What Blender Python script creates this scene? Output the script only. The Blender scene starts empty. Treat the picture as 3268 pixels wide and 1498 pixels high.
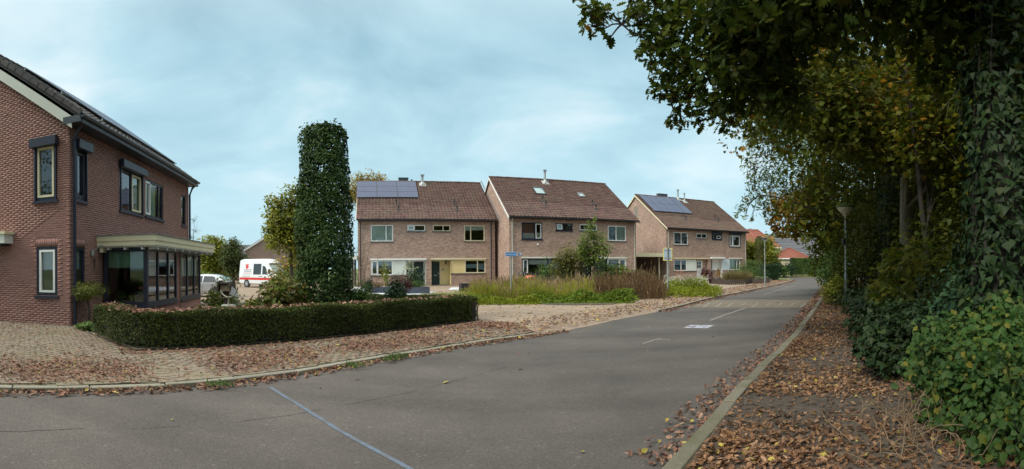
import bpy, bmesh, math, random
import numpy as np
from mathutils import Vector, Matrix
rng = np.random.default_rng(11); random.seed(11)
PI = math.pi; R = math.radians
scene = bpy.context.scene; col = scene.collection

# ------------------------------------------------------------------ camera
F = 1550.0; CX = 1634.0; YH = 852.5; ROLL = -0.006; HC = 1.6      # photo pixels, metres
cam = bpy.data.cameras.new('camera'); camo = bpy.data.objects.new('camera', cam); col.objects.link(camo)
cam.type = 'PANO'; cam.panorama_type = 'CENTRAL_CYLINDRICAL'
cam.central_cylindrical_range_u_min = -CX / F; cam.central_cylindrical_range_u_max = CX / F
cam.central_cylindrical_range_v_min = -(1498 - YH) / F; cam.central_cylindrical_range_v_max = YH / F
cam.central_cylindrical_radius = 1.0
cam.clip_start = 0.05; cam.clip_end = 3000
c_, s_ = math.cos(ROLL), math.sin(ROLL)
camo.matrix_world = Matrix(((c_, -s_, 0, 0), (0, 0, -1, 0), (s_, c_, 0, HC), (0, 0, 0, 1)))
scene.camera = camo

# ------------------------------------------------------------------ sky, sun, exposure
SUN_EL = R(44); SUN_AZ = R(-121)          # azimuth from +Y, negative to the left
world = bpy.data.worlds.new('World'); scene.world = world; world.use_nodes = True
nt = world.node_tree; nt.nodes.clear()
def nd(tree, t, **kw):
    n = tree.nodes.new(t)
    for k, v in kw.items():
        if k.startswith('i_'):
            n.inputs[k[2:].replace('_', ' ')].default_value = v
        else: setattr(n, k, v)
    return n
out = nd(nt, 'ShaderNodeOutputWorld'); mixs = nd(nt, 'ShaderNodeMixShader')
bg1 = nd(nt, 'ShaderNodeBackground', i_Strength=0.06); bg2 = nd(nt, 'ShaderNodeBackground', i_Strength=0.545)
sky = nd(nt, 'ShaderNodeTexSky', sky_type='NISHITA'); sky.sun_disc = False
sky.sun_elevation = SUN_EL; sky.sun_rotation = SUN_AZ; sky.air_density = 1.4; sky.dust_density = 2.0
tc = nd(nt, 'ShaderNodeTexCoord'); sep = nd(nt, 'ShaderNodeSeparateXYZ')
az_ = nd(nt, 'ShaderNodeMath', operation='ABSOLUTE'); addz = nd(nt, 'ShaderNodeMath', operation='ADD'); addz.inputs[1].default_value = .22
dx = nd(nt, 'ShaderNodeMath', operation='DIVIDE'); dy = nd(nt, 'ShaderNodeMath', operation='DIVIDE')
comb = nd(nt, 'ShaderNodeCombineXYZ')
n1 = nd(nt, 'ShaderNodeTexNoise', i_Scale=1.5, i_Detail=9.0, i_Roughness=.52, i_Distortion=.35)
n2 = nd(nt, 'ShaderNodeTexNoise', i_Scale=.42, i_Detail=3.0, i_Roughness=.5)
addn = nd(nt, 'ShaderNodeMath', operation='ADD')
ramp = nd(nt, 'ShaderNodeValToRGB')
e = ramp.color_ramp.elements
e[0].position = .80; e[0].color = (.29, .49, .59, 1); e[1].position = 1.22 - .02; e[1].color = (.72, .84, .88, 1)
e[1].position = 1.0
m = ramp.color_ramp.elements.new(.9); m.color = (.44, .66, .75, 1)
hz = nd(nt, 'ShaderNodeMapRange', i_From_Min=.0, i_From_Max=.34, i_To_Min=.9, i_To_Max=0.0)
hmix = nd(nt, 'ShaderNodeMixRGB'); hmix.inputs[2].default_value = (.50, .74, .84, 1)
L = nt.links.new
L(tc.outputs['Generated'], sep.inputs[0]); L(sep.outputs[2], az_.inputs[0]); L(az_.outputs[0], addz.inputs[0])
L(sep.outputs[0], dx.inputs[0]); L(addz.outputs[0], dx.inputs[1]); L(sep.outputs[1], dy.inputs[0]); L(addz.outputs[0], dy.inputs[1])
L(dx.outputs[0], comb.inputs[0]); L(dy.outputs[0], comb.inputs[1])
L(comb.outputs[0], n1.inputs['Vector']); L(comb.outputs[0], n2.inputs['Vector'])
sc2 = nd(nt, 'ShaderNodeMath', operation='MULTIPLY_ADD'); sc2.inputs[1].default_value = .8; sc2.inputs[2].default_value = .0
L(n1.outputs[0], addn.inputs[0]); L(n2.outputs[0], addn.inputs[1]); L(addn.outputs[0], sc2.inputs[0])
cm = nd(nt, 'ShaderNodeMapRange', i_From_Min=.60, i_From_Max=.97, i_To_Min=.77, i_To_Max=1.0)
L(sc2.outputs[0], cm.inputs[0]); L(cm.outputs[0], ramp.inputs[0])
L(az_.outputs[0], hz.inputs[0]); L(hz.outputs[0], hmix.inputs[0]); L(ramp.outputs[0], hmix.inputs[1])
zg = nd(nt, 'ShaderNodeMapRange', i_From_Min=.42, i_From_Max=1.0, i_To_Min=1.0, i_To_Max=2.6); zg.interpolation_type = 'SMOOTHSTEP'
zm = nd(nt, 'ShaderNodeVectorMath', operation='SCALE'); L(az_.outputs[0], zg.inputs[0]); zw = nd(nt, 'ShaderNodeMapRange', i_From_Min=.42, i_From_Max=.9, i_To_Min=0.0, i_To_Max=.9); zc = nd(nt, 'ShaderNodeMixRGB'); zc.inputs[2].default_value = (.80, .76, .70, 1)
L(az_.outputs[0], zw.inputs[0]); L(zw.outputs[0], zc.inputs[0]); L(hmix.outputs[0], zc.inputs[1])
L(zc.outputs[0], zm.inputs[0]); L(zg.outputs[0], zm.inputs['Scale'])
L(sky.outputs[0], bg1.inputs[0]); L(zm.outputs[0], bg2.inputs[0])
mixs.inputs[0].default_value = .9
L(bg1.outputs[0], mixs.inputs[1]); L(bg2.outputs[0], mixs.inputs[2]); L(mixs.outputs[0], out.inputs[0])

sun = bpy.data.lights.new('sun', 'SUN'); sun.energy = 1.5; sun.angle = R(16); sun.color = (1, .94, .84)
suno = bpy.data.objects.new('sun', sun); col.objects.link(suno)
sd = Vector((math.sin(SUN_AZ) * math.cos(SUN_EL), math.cos(SUN_AZ) * math.cos(SUN_EL), math.sin(SUN_EL)))
suno.rotation_euler = sd.to_track_quat('Z', 'Y').to_euler(); suno.location = (0, 0, 40)
scene.view_settings.view_transform = 'Standard'; scene.view_settings.look = 'None'
scene.view_settings.exposure = 1.15; scene.view_settings.gamma = 1.0; scene.view_settings.use_curve_mapping = False
scene.render.engine = 'CYCLES'
scene.cycles.max_bounces = 6; scene.cycles.diffuse_bounces = 3; scene.cycles.glossy_bounces = 3
scene.cycles.transmission_bounces = 4; scene.cycles.transparent_max_bounces = 12
scene.cycles.use_denoising = True

# ------------------------------------------------------------------ pixels to places
def ray(px, py):
    th = (px - CX) / F; v = (YH - py) / F
    x, y = math.sin(th), math.cos(th)
    return (c_ * x - s_ * v, y, s_ * x + c_ * v)
def G(px, py, z=0.0):                      # where the ray meets the level z
    d = ray(px, py); t = (z - HC) / d[2]; return (d[0] * t, d[1] * t)
def PR(px, rho):                           # place at a horizontal distance
    d = ray(px, 850); n = math.hypot(d[0], d[1]); return (d[0] / n * rho, d[1] / n * rho)
def ZP(px, py, rho):
    d = ray(px, py); return HC + rho * d[2] / math.hypot(d[0], d[1])
def sstep(a, b, x): t = min(1, max(0, (x - a) / (b - a))); return t * t * (3 - 2 * t)
def gz(x, y):                              # the ground dips a little towards the parked cars
    r = math.hypot(x, y); th = math.atan2(x, y)
    return -0.25 * sstep(19, 31, r) * sstep(-.36, -.46, th)

# ------------------------------------------------------------------ materials
MATS = {}
def _mat(name):
    m = bpy.data.materials.new(name); m.use_nodes = True; MATS[name] = m
    t = m.node_tree; b = t.nodes['Principled BSDF']; return m, t, b
def pos(t, scale=1.0):
    g = nd(t, 'ShaderNodeNewGeometry'); return g.outputs['Position']
def M(name, c, rough=.7, var=.18, scale=6.0, bump=0.0, bscale=40.0, metal=0.0, spec=.5, var2=0.0, scale2=.6, c2=None, c2amt=.5):
    m, t, b = _mat(name); l = t.links.new; p = pos(t)
    n = nd(t, 'ShaderNodeTexNoise', i_Scale=scale, i_Detail=5.0, i_Roughness=.6); l(p, n.inputs['Vector'])
    r = nd(t, 'ShaderNodeValToRGB'); el = r.color_ramp.elements
    el[0].position = .3; el[1].position = .7
    el[0].color = tuple(x * (1 - var) for x in c) + (1,); el[1].color = tuple(min(1, x * (1 + var)) for x in c) + (1,)
    l(n.outputs[0], r.inputs[0]); o = r.outputs[0]
    if c2 is not None:
        k = nd(t, 'ShaderNodeTexNoise', i_Scale=scale2, i_Detail=4.0, i_Roughness=.65); l(p, k.inputs['Vector'])
        mr = nd(t, 'ShaderNodeMapRange', i_From_Min=.45, i_From_Max=.68, i_To_Max=c2amt); l(k.outputs[0], mr.inputs[0])
        mx = nd(t, 'ShaderNodeMixRGB'); l(mr.outputs[0], mx.inputs[0]); l(o, mx.inputs[1]); mx.inputs[2].default_value = tuple(c2) + (1,); o = mx.outputs[0]
    l(o, b.inputs['Base Color'])
    b.inputs['Roughness'].default_value = rough; b.inputs['Metallic'].default_value = metal
    b.inputs['Specular IOR Level'].default_value = spec
    if bump:
        k = nd(t, 'ShaderNodeTexNoise', i_Scale=bscale, i_Detail=4.0); l(p, k.inputs['Vector'])
        bp = nd(t, 'ShaderNodeBump', i_Strength=bump, i_Distance=.02); l(k.outputs[0], bp.inputs['Height']); l(bp.outputs[0], b.inputs['Normal'])
    return m
def fill_ramp(el, cols):
    el[0].position = 0; el[0].color = tuple(cols[0]) + (1,); el[1].position = 1; el[1].color = tuple(cols[-1]) + (1,)
    for i, c in enumerate(cols[1:-1], 1): el.new(i / (len(cols) - 1)).color = tuple(c) + (1,)
def Misl(name, cols, rough=.75, bump=.3, bscale=60, spec=.3, dirt=None, dscale=1.2, damt=.5):   # colour by piece
    m, t, b = _mat(name); l = t.links.new
    g = nd(t, 'ShaderNodeNewGeometry'); oi = nd(t, 'ShaderNodeObjectInfo')
    ad = nd(t, 'ShaderNodeMath', operation='ADD'); l(g.outputs['Random Per Island'], ad.inputs[0]); l(oi.outputs['Random'], ad.inputs[1])
    fr = nd(t, 'ShaderNodeMath', operation='FRACT'); l(ad.outputs[0], fr.inputs[0])
    r = nd(t, 'ShaderNodeValToRGB'); el = r.color_ramp.elements
    fill_ramp(el, cols)
    l(fr.outputs[0], r.inputs[0]); o = r.outputs[0]
    n = nd(t, 'ShaderNodeTexNoise', i_Scale=bscale, i_Detail=4.0); l(g.outputs['Position'], n.inputs['Vector'])
    mm = nd(t, 'ShaderNodeMapRange', i_To_Min=.65, i_To_Max=1.3); l(n.outputs[0], mm.inputs[0])
    mu = nd(t, 'ShaderNodeMixRGB', blend_type='MULTIPLY'); mu.inputs[0].default_value = 1; l(o, mu.inputs[1]); l(mm.outputs[0], mu.inputs[2]); o = mu.outputs[0]
    if dirt:
        k = nd(t, 'ShaderNodeTexNoise', i_Scale=dscale, i_Detail=5.0, i_Roughness=.65); l(g.outputs['Position'], k.inputs['Vector'])
        mr = nd(t, 'ShaderNodeMapRange', i_From_Min=.46, i_From_Max=.66, i_To_Max=damt); l(k.outputs[0], mr.inputs[0])
        mx = nd(t, 'ShaderNodeMixRGB'); l(mr.outputs[0], mx.inputs[0]); l(o, mx.inputs[1]); mx.inputs[2].default_value = tuple(dirt) + (1,); o = mx.outputs[0]
    l(o, b.inputs['Base Color']); b.inputs['Roughness'].default_value = rough; b.inputs['Specular IOR Level'].default_value = spec
    bp = nd(t, 'ShaderNodeBump', i_Strength=bump, i_Distance=.01); l(n.outputs[0], bp.inputs['Height']); l(bp.outputs[0], b.inputs['Normal'])
    return m
def Mleaf(name, cols, transl=.3, rough=.6, spec=.2):
    rough = max(rough, .55); spec = min(spec, .28)
    m, t, b = _mat(name); l = t.links.new
    g = nd(t, 'ShaderNodeNewGeometry'); r = nd(t, 'ShaderNodeValToRGB'); el = r.color_ramp.elements
    fill_ramp(el, cols)
    l(g.outputs['Random Per Island'], r.inputs[0])
    n = nd(t, 'ShaderNodeTexNoise', i_Scale=.9, i_Detail=2.0); l(g.outputs['Position'], n.inputs['Vector'])
    mm = nd(t, 'ShaderNodeMapRange', i_From_Min=.3, i_From_Max=.7, i_To_Min=.72, i_To_Max=1.28); l(n.outputs[0], mm.inputs[0])
    mu = nd(t, 'ShaderNodeMixRGB', blend_type='MULTIPLY'); mu.inputs[0].default_value = 1; l(r.outputs[0], mu.inputs[1]); l(mm.outputs[0], mu.inputs[2])
    l(mu.outputs[0], b.inputs['Base Color']); b.inputs['Roughness'].default_value = rough; b.inputs['Specular IOR Level'].default_value = spec
    tr = nd(t, 'ShaderNodeBsdfTranslucent'); l(mu.outputs[0], tr.inputs[0])
    mx = nd(t, 'ShaderNodeMixShader'); mx.inputs[0].default_value = transl
    l(b.outputs[0], mx.inputs[1]); l(tr.outputs[0], mx.inputs[2]); l(mx.outputs[0], t.nodes['Material Output'].inputs[0])
    return m
def Mbrick(name, c1, c2, mortar, bw=.22, bh=.0625, bump=.35):
    m, t, b = _mat(name); l = t.links.new
    tc = nd(t, 'ShaderNodeTexCoord'); s = nd(t, 'ShaderNodeSeparateXYZ'); l(tc.outputs['Object'], s.inputs[0])
    a = nd(t, 'ShaderNodeMath', operation='ADD'); l(s.outputs[0], a.inputs[0]); l(s.outputs[1], a.inputs[1])
    cb = nd(t, 'ShaderNodeCombineXYZ'); l(a.outputs[0], cb.inputs[0]); l(s.outputs[2], cb.inputs[1])
    br = nd(t, 'ShaderNodeTexBrick', i_Scale=1.0); l(cb.outputs[0], br.inputs['Vector'])
    br.inputs['Brick Width'].default_value = bw; br.inputs['Row Height'].default_value = bh
    br.inputs['Mortar Size'].default_value = .006; br.inputs['Mortar Smooth'].default_value = .3
    br.inputs['Color1'].default_value = tuple(c1) + (1,); br.inputs['Color2'].default_value = tuple(c2) + (1,); br.inputs['Mortar'].default_value = tuple(mortar) + (1,)
    g = nd(t, 'ShaderNodeNewGeometry')
    n = nd(t, 'ShaderNodeTexNoise', i_Scale=1.1, i_Detail=6.0, i_Roughness=.7); l(g.outputs['Position'], n.inputs['Vector'])
    mm = nd(t, 'ShaderNodeMapRange', i_From_Min=.3, i_From_Max=.7, i_To_Min=.85, i_To_Max=1.14); l(n.outputs[0], mm.inputs[0])
    mu = nd(t, 'ShaderNodeMixRGB', blend_type='MULTIPLY'); mu.inputs[0].default_value = 1; l(br.outputs[0], mu.inputs[1]); l(mm.outputs[0], mu.inputs[2])
    l(mu.outputs[0], b.inputs['Base Color']); b.inputs['Roughness'].default_value = .9; b.inputs['Specular IOR Level'].default_value = .2
    iv = nd(t, 'ShaderNodeMath', operation='SUBTRACT'); iv.inputs[0].default_value = 1; l(br.outputs['Fac'], iv.inputs[1])
    bp = nd(t, 'ShaderNodeBump', i_Strength=bump, i_Distance=.012); l(iv.outputs[0], bp.inputs['Height']); l(bp.outputs[0], b.inputs['Normal'])
    return m
def Mglass(name, tint=(.62, .70, .68), ior=1.55, boost=1.0):
    m, t, b = _mat(name); l = t.links.new; t.nodes.remove(b)
    f = nd(t, 'ShaderNodeFresnel', i_IOR=ior); tr = nd(t, 'ShaderNodeBsdfTransparent'); tr.inputs[0].default_value = tuple(tint) + (1,)
    gl = nd(t, 'ShaderNodeBsdfGlossy'); gl.inputs['Roughness'].default_value = .02; gl.inputs[0].default_value = (.95, .97, 1, 1)
    k = nd(t, 'ShaderNodeMath', operation='MULTIPLY_ADD'); k.inputs[1].default_value = boost; k.inputs[2].default_value = .05; l(f.outputs[0], k.inputs[0]); k.use_clamp = True
    mx = nd(t, 'ShaderNodeMixShader'); l(k.outputs[0], mx.inputs[0]); l(tr.outputs[0], mx.inputs[1]); l(gl.outputs[0], mx.inputs[2])
    l(mx.outputs[0], t.nodes['Material Output'].inputs[0]); return m
def Masphalt():
    m, t, b = _mat('asphalt'); l = t.links.new; p = pos(t)
    n = nd(t, 'ShaderNodeTexNoise', i_Scale=.55, i_Detail=6.0, i_Roughness=.62); l(p, n.inputs['Vector'])
    r = nd(t, 'ShaderNodeValToRGB'); el = r.color_ramp.elements; el[0].position = .3; el[1].position = .72
    el[0].color = (.064, .057, .051, 1); el[1].color = (.108, .096, .085, 1); l(n.outputs[0], r.inputs[0])
    v = nd(t, 'ShaderNodeTexVoronoi', i_Scale=85.0); l(p, v.inputs['Vector'])
    sx = nd(t, 'ShaderNodeSeparateXYZ'); l(v.outputs['Color'], sx.inputs[0])
    mr = nd(t, 'ShaderNodeMapRange', i_From_Min=.0, i_From_Max=1.0, i_To_Min=.75, i_To_Max=1.22); l(sx.outputs[0], mr.inputs[0])
    mu = nd(t, 'ShaderNodeMixRGB', blend_type='MULTIPLY'); mu.inputs[0].default_value = 1; l(r.outputs[0], mu.inputs[1]); l(mr.outputs[0], mu.inputs[2])
    v2 = nd(t, 'ShaderNodeTexVoronoi', i_Scale=38.0); l(p, v2.inputs['Vector'])
    s2 = nd(t, 'ShaderNodeSeparateXYZ'); l(v2.outputs['Color'], s2.inputs[0])
    gt = nd(t, 'ShaderNodeMath', operation='GREATER_THAN'); gt.inputs[1].default_value = .993; l(s2.outputs[0], gt.inputs[0])
    ga = nd(t, 'ShaderNodeMath', operation='MULTIPLY'); ga.inputs[1].default_value = .16; l(gt.outputs[0], ga.inputs[0])
    mx = nd(t, 'ShaderNodeMixRGB'); l(ga.outputs[0], mx.inputs[0]); l(mu.outputs[0], mx.inputs[1]); mx.inputs[2].default_value = (.32, .31, .29, 1)
    mp = nd(t, 'ShaderNodeMapping'); mp.inputs['Rotation'].default_value = (0, 0, R(-50.2)); mp.inputs['Scale'].default_value = (.05, 1.0, 1.0); l(p, mp.inputs[0])
    st = nd(t, 'ShaderNodeTexNoise', i_Scale=1.0, i_Detail=4.0); l(mp.outputs[0], st.inputs['Vector'])
    ms = nd(t, 'ShaderNodeMapRange', i_From_Min=.35, i_From_Max=.65, i_To_Min=.84, i_To_Max=1.14); l(st.outputs[0], ms.inputs[0])
    m3 = nd(t, 'ShaderNodeMixRGB', blend_type='MULTIPLY'); m3.inputs[0].default_value = 1; l(mx.outputs[0], m3.inputs[1]); l(ms.outputs[0], m3.inputs[2])
    l(m3.outputs[0], b.inputs['Base Color']); b.inputs['Roughness'].default_value = .82; b.inputs['Specular IOR Level'].default_value = .35
    bp = nd(t, 'ShaderNodeBump', i_Strength=.45, i_Distance=.006); l(v.outputs['Distance'], bp.inputs['Height']); l(bp.outputs[0], b.inputs['Normal'])
    return m

asphalt = Masphalt()
m_pave = Mbrick('clinker_paving', (.29, .225, .165), (.23, .18, .135), (.16, .135, .10), .21, .105, .4)
m_paver = Misl('paver', [(.17, .14, .108), (.225, .182, .14), (.20, .165, .12), (.25, .205, .16)], .9, .5, 50, dirt=(.15, .145, .07), dscale=.9, damt=.5)
m_joint = M('joint_sand', (.14, .12, .085), .95, .3, 20, c2=(.10, .11, .045), scale2=1.2)
m_kerbd = Misl('mossy_kerb_concrete', [(.13, .12, .09), (.18, .165, .125), (.15, .14, .105)], .9, .7, 40, dirt=(.085, .09, .04), dscale=1.8, damt=.6)
m_kerb = Misl('kerb_concrete', [(.19, .18, .15), (.26, .245, .20), (.22, .21, .165)], .9, .6, 40, dirt=(.15, .145, .085), dscale=1.5, damt=.5)
m_soil = M('soil', (.060, .047, .035), .95, .4, 9, .8, 45, c2=(.10, .075, .05), scale2=2.)
m_earth = M('garden_soil', (.075, .06, .042), .95, .35, 6, .6, 30, c2=(.06, .08, .03), scale2=.8)
m_lawn = M('grass_ground', (.09, .13, .03), .95, .35, 3, .6, 60, c2=(.14, .15, .05), scale2=.3)
m_paint = M('road_paint', (.22, .205, .18), .85, .25, 25, c2=(.12, .11, .10), scale2=5., c2amt=.95)
m_chalk = M('chalk', (.22, .205, .18), .9, .25, 25, c2=(.14, .135, .13), scale2=9., c2amt=.7)
m_blue = M('blue_seal', (.10, .135, .185), .6, .25, 14, c2=(.095, .09, .085), scale2=4., c2amt=.9)
m_tar = M('tar_seam', (.06, .053, .047), .8, .3, 9, c2=(.11, .095, .08), scale2=3.5, c2amt=1.0)
m_bluepaint = M('pale_blue_paint', (.42, .44, .52), .8, .3, 20, c2=(.2, .2, .24), scale2=8, c2amt=.7)
m_white = M('white_paint', (.74, .75, .72), .45, .05, 3)
m_cream = M('cream_paint', (.66, .60, .40), .5, .06, 3, c2=(.50, .46, .33), scale2=1.5, c2amt=.25)
m_panelw = M('pale_panel', (.62, .66, .60), .5, .05, 3)
m_panely = M('yellow_panel', (.68, .55, .27), .5, .05, 3)
m_panelb = M('pale_blue_panel', (.52, .62, .66), .5, .05, 3)
m_fwhite = M('bargeboard_white', (.55, .57, .50), .55, .08, 3, c2=(.35, .36, .3), scale2=1.5, c2amt=.35)
m_navy = M('navy_frame', (.014, .018, .035), .4, .15, 3)
m_dark = M('dark_sill', (.035, .035, .04), .5, .2, 5)
m_green = M('green_door', (.010, .026, .024), .35, .2, 4)
m_navyd = M('navy_door', (.012, .016, .034), .35, .2, 4)
m_grey = M('grey_metal', (.33, .35, .34), .45, .12, 6, metal=.3)
m_lead = M('lead', (.22, .23, .24), .55, .25, 8, metal=.2)
m_galv = M('galvanised_pole', (.26, .285, .275), .45, .15, 10, metal=.35, c2=(.22, .26, .21), scale2=2.5, c2amt=.5)
m_pipe = M('pale_downpipe', (.50, .50, .44), .5, .12, 5)
m_black = M('black_plastic', (.018, .019, .02), .5, .2, 6)
m_anthr = M('anthracite_planter', (.055, .07, .095), .6, .2, 5)
m_wood = M('weathered_wood', (.16, .11, .07), .85, .3, 12, .4, 40)
m_woodd = M('dark_wood', (.06, .045, .035), .85, .3, 12, .4, 40)
m_bark = M('bark', (.055, .046, .034), .95, .35, 9, .9, 25, c2=(.07, .085, .045), scale2=1.5, c2amt=.6)
m_barkp = M('pale_bark', (.16, .135, .095), .9, .3, 7, .6, 18, c2=(.09, .10, .055), scale2=1.2, c2amt=.6)
m_twig = M('twig', (.026, .021, .015), .9, .3, 9)
m_dry = M('dry_stem', (.17, .12, .07), .9, .3, 9)
m_terr = M('terracotta', (.36, .15, .09), .8, .15, 8)
m_orange = M('orange_plastic', (.55, .13, .06), .5, .1, 8)
m_sign = M('sign_blue', (.03, .19, .50), .4, .05, 3)
m_signb = M('sign_back', (.33, .42, .50), .45, .08, 4)
m_yel = M('sign_yellow', (.72, .60, .08), .5, .06, 4)
m_opal = M('lamp_opal', (.52, .47, .33), .5, .12, 6)
m_moss = M('moss', (.075, .10, .025), .95, .4, 20, .8, 60)
m_gravel = M('white_gravel', (.50, .52, .55), .9, .35, 30, .8, 50)
m_stone = M('stone', (.30, .30, .26), .85, .2, 8, .4, 30)
m_bronze = M('bronze', (.24, .24, .18), .5, .2, 9, metal=.4)
m_gutter = M('zinc_gutter', (.055, .065, .075), .45, .25, 6, metal=.2)
m_room = M('room_wall', (.22, .20, .17), .9, .1, 3)
m_blind = M('blind', (.72, .74, .70), .8, .05, 3)
m_blindg = M('green_blind', (.20, .32, .23), .85, .06, 3)
m_curt = M('curtain', (.62, .72, .64), .9, .12, 9)
m_curtr = M('brown_curtain', (.34, .17, .14), .9, .15, 9)
m_curtb = M('blue_curtain', (.34, .46, .54), .9, .15, 9)
m_solar = M('solar_cell', (.045, .062, .115), .38, .12, 2, spec=.32)
m_solarf = M('solar_frame', (.02, .022, .025), .4, .1, 3)
m_sky_glass = M('skylight_glass', (.20, .30, .31), .06, .08, 2, spec=1.0)
m_glass = Mglass('window_glass', (.86, .9, .88), boost=1.3); m_glassd = Mglass('door_glass', (.35, .42, .42), 1.55, 1.2)
m_bay = Mglass('bay_glass', (.82, .88, .82), 1.5, .8)
m_brickL = Misl('red_brown_brick', [(.25, .135, .112), (.30, .165, .138), (.275, .15, .125), (.325, .185, .155), (.29, .16, .133)], .9, .6, 55, dirt=(.24, .15, .125), dscale=.9, damt=.5)
m_mortar = M('mortar', (.24, .145, .12), .95, .2, 20)
m_brickLf = Mbrick('red_brown_brick_far', (.30, .14, .11), (.39, .19, .15), (.25, .18, .155))
m_brickR = Mbrick('brown_brick', (.25, .17, .134), (.46, .322, .256), (.38, .295, .24), bump=.35)
m_brickG = m_brickR
m_tileR = Misl('brown_roof_tile', [(.072, .042, .037), (.115, .064, .054), (.092, .052, .045), (.14, .082, .068)], .85, .4, 18, dirt=(.12, .10, .065), dscale=1.1, damt=.5)
m_tileC = Misl('weathered_roof_tile', [(.078, .048, .040), (.12, .072, .057), (.10, .06, .049), (.14, .088, .07)], .85, .4, 18, dirt=(.11, .10, .06), dscale=.9, damt=.5)
m_tileL = Misl('dark_roof_tile', [(.035, .034, .036), (.055, .05, .05), (.045, .042, .042), (.068, .062, .058)], .65, .3, 18, dirt=(.07, .065, .045), dscale=.8, damt=.4)
m_tileRed = Misl('red_roof_tile', [(.20, .07, .048), (.26, .095, .065), (.23, .082, .056)], .8, .4, 12)
m_tileG = Misl('grey_roof_tile', [(.085, .09, .10), (.115, .12, .13), (.10, .105, .115)], .8, .4, 12)
m_render = M('cream_render', (.56, .49, .36), .9, .08, 2)
m_brickD = Mbrick('pale_brown_brick', (.29, .20, .155), (.35, .245, .19), (.31, .25, .21), bump=.2)
def Mcar(name, c, rough=.28, metal=.0):
    m, t, b = _mat(name); l = t.links.new; p = pos(t)
    n = nd(t, 'ShaderNodeTexNoise', i_Scale=1.7, i_Detail=4.0); l(p, n.inputs['Vector'])
    mr = nd(t, 'ShaderNodeMapRange', i_To_Min=rough * .8, i_To_Max=rough * 1.3); l(n.outputs[0], mr.inputs[0]); l(mr.outputs[0], b.inputs['Roughness'])
    b.inputs['Base Color'].default_value = tuple(c) + (1,); b.inputs['Metallic'].default_value = metal; b.inputs['Coat Weight'].default_value = .6; return m
m_vanw = Mcar('van_white', (.72, .75, .76)); m_silver = Mcar('car_silver', (.50, .53, .56), .3, .4); m_cblack = Mcar('car_black', (.018, .02, .025), .2)
m_cgrey = Mcar('car_dark_grey', (.05, .055, .06), .25, .2); m_vred = M('van_red', (.62, .035, .035), .35, .05, 4)
m_cglass = M('car_glass', (.012, .018, .022), .06, .1, 3, spec=1.0); m_cglassl = M('car_windscreen', (.22, .36, .34), .08, .12, 1.5, spec=1.0)
m_tyre = M('tyre', (.02, .02, .02), .85, .2, 10); m_rim = M('rim', (.45, .46, .47), .35, .1, 10, metal=.6)
m_tail = M('tail_light', (.35, .02, .02), .25, .1, 5); m_head = M('head_light', (.55, .58, .6), .15, .1, 5); m_plate = M('number_plate', (.65, .50, .06), .5, .1, 5)
m_vgrey = M('van_print_grey', (.33, .40, .48), .5, .08, 4)

# foliage colours
lf_hedge = Mleaf('hedge_leaf', [(0.026, 0.045, 0.01), (0.045, 0.07, 0.014), (0.062, 0.088, 0.016), (0.085, 0.08, 0.016)], 0.25)
lf_horn = Mleaf('hornbeam_leaf', [(0.02, 0.05, 0.012), (0.03, 0.07, 0.016), (0.042, 0.088, 0.018), (0.065, 0.1, 0.02), (0.026, 0.06, 0.018)], 0.25)
lf_oak = Mleaf('oak_leaf', [(0.026, 0.046, 0.007), (0.04, 0.07, 0.008), (0.058, 0.088, 0.009), (0.078, 0.098, 0.01), (0.034, 0.062, 0.009), (0.11, 0.105, 0.013)], 0.4)
lf_maple = Mleaf('maple_leaf', [(0.052, 0.08, 0.009), (0.08, 0.108, 0.01), (0.115, 0.13, 0.011), (0.17, 0.145, 0.013), (0.075, 0.1, 0.011)], 0.45)
lf_yel = Mleaf('yellowing_leaf', [(.32, .16, .012), (.40, .22, .02), (.28, .10, .012), (.34, .24, .03)], .4, .5)
lf_ash = Mleaf('ash_leaf', [(0.07, 0.12, 0.025), (0.1, 0.16, 0.028), (0.13, 0.175, 0.028), (0.17, 0.185, 0.03), (0.08, 0.14, 0.04)], 0.45)
lf_orange = Mleaf('orange_leaf', [(0.22, 0.115, 0.016), (0.31, 0.145, 0.018), (0.14, 0.125, 0.018), (0.38, 0.19, 0.025), (0.12, 0.125, 0.02)], 0.45)
lf_hazel = Mleaf('hazel_leaf', [(0.05, 0.072, 0.01), (0.075, 0.095, 0.012), (0.105, 0.11, 0.013), (0.06, 0.08, 0.012), (0.13, 0.115, 0.015)], 0.4)
lf_ivy = Mleaf('ivy_leaf', [(0.01, 0.024, 0.008), (0.015, 0.032, 0.01), (0.02, 0.042, 0.011), (0.012, 0.028, 0.008), (0.034, 0.05, 0.01)], 0.1)
lf_heart = Mleaf('snowberry_leaf', [(0.024, 0.062, 0.014), (0.036, 0.085, 0.017), (0.045, 0.093, 0.016), (0.03, 0.073, 0.02), (0.05, 0.097, 0.016), (0.038, 0.082, 0.022), (0.046, 0.096, 0.018), (0.03, 0.073, 0.016), (0.04, 0.09, 0.018), (0.036, 0.085, 0.017), (0.095, 0.115, 0.013), (0.045, 0.09, 0.024), (0.17, 0.14, 0.014)], 0.3)
lf_yg = Mleaf('yellow_green_leaf', [(0.18, 0.22, 0.028), (0.25, 0.275, 0.034), (0.3, 0.285, 0.04), (0.145, 0.2, 0.03), (0.34, 0.29, 0.045)], 0.42)
lf_mid = Mleaf('mid_green_leaf', [(0.06, 0.115, 0.03), (0.085, 0.15, 0.036), (0.11, 0.17, 0.036), (0.07, 0.13, 0.05)], 0.35)
lf_dark = Mleaf('dark_green_leaf', [(.018, .05, .022), (.03, .07, .028), (.04, .08, .03)], .22, .5)
lf_yellow = Mleaf('golden_leaf', [(.34, .25, .05), (.42, .30, .06), (.28, .22, .05), (.22, .20, .05)], .35, .5)
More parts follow.
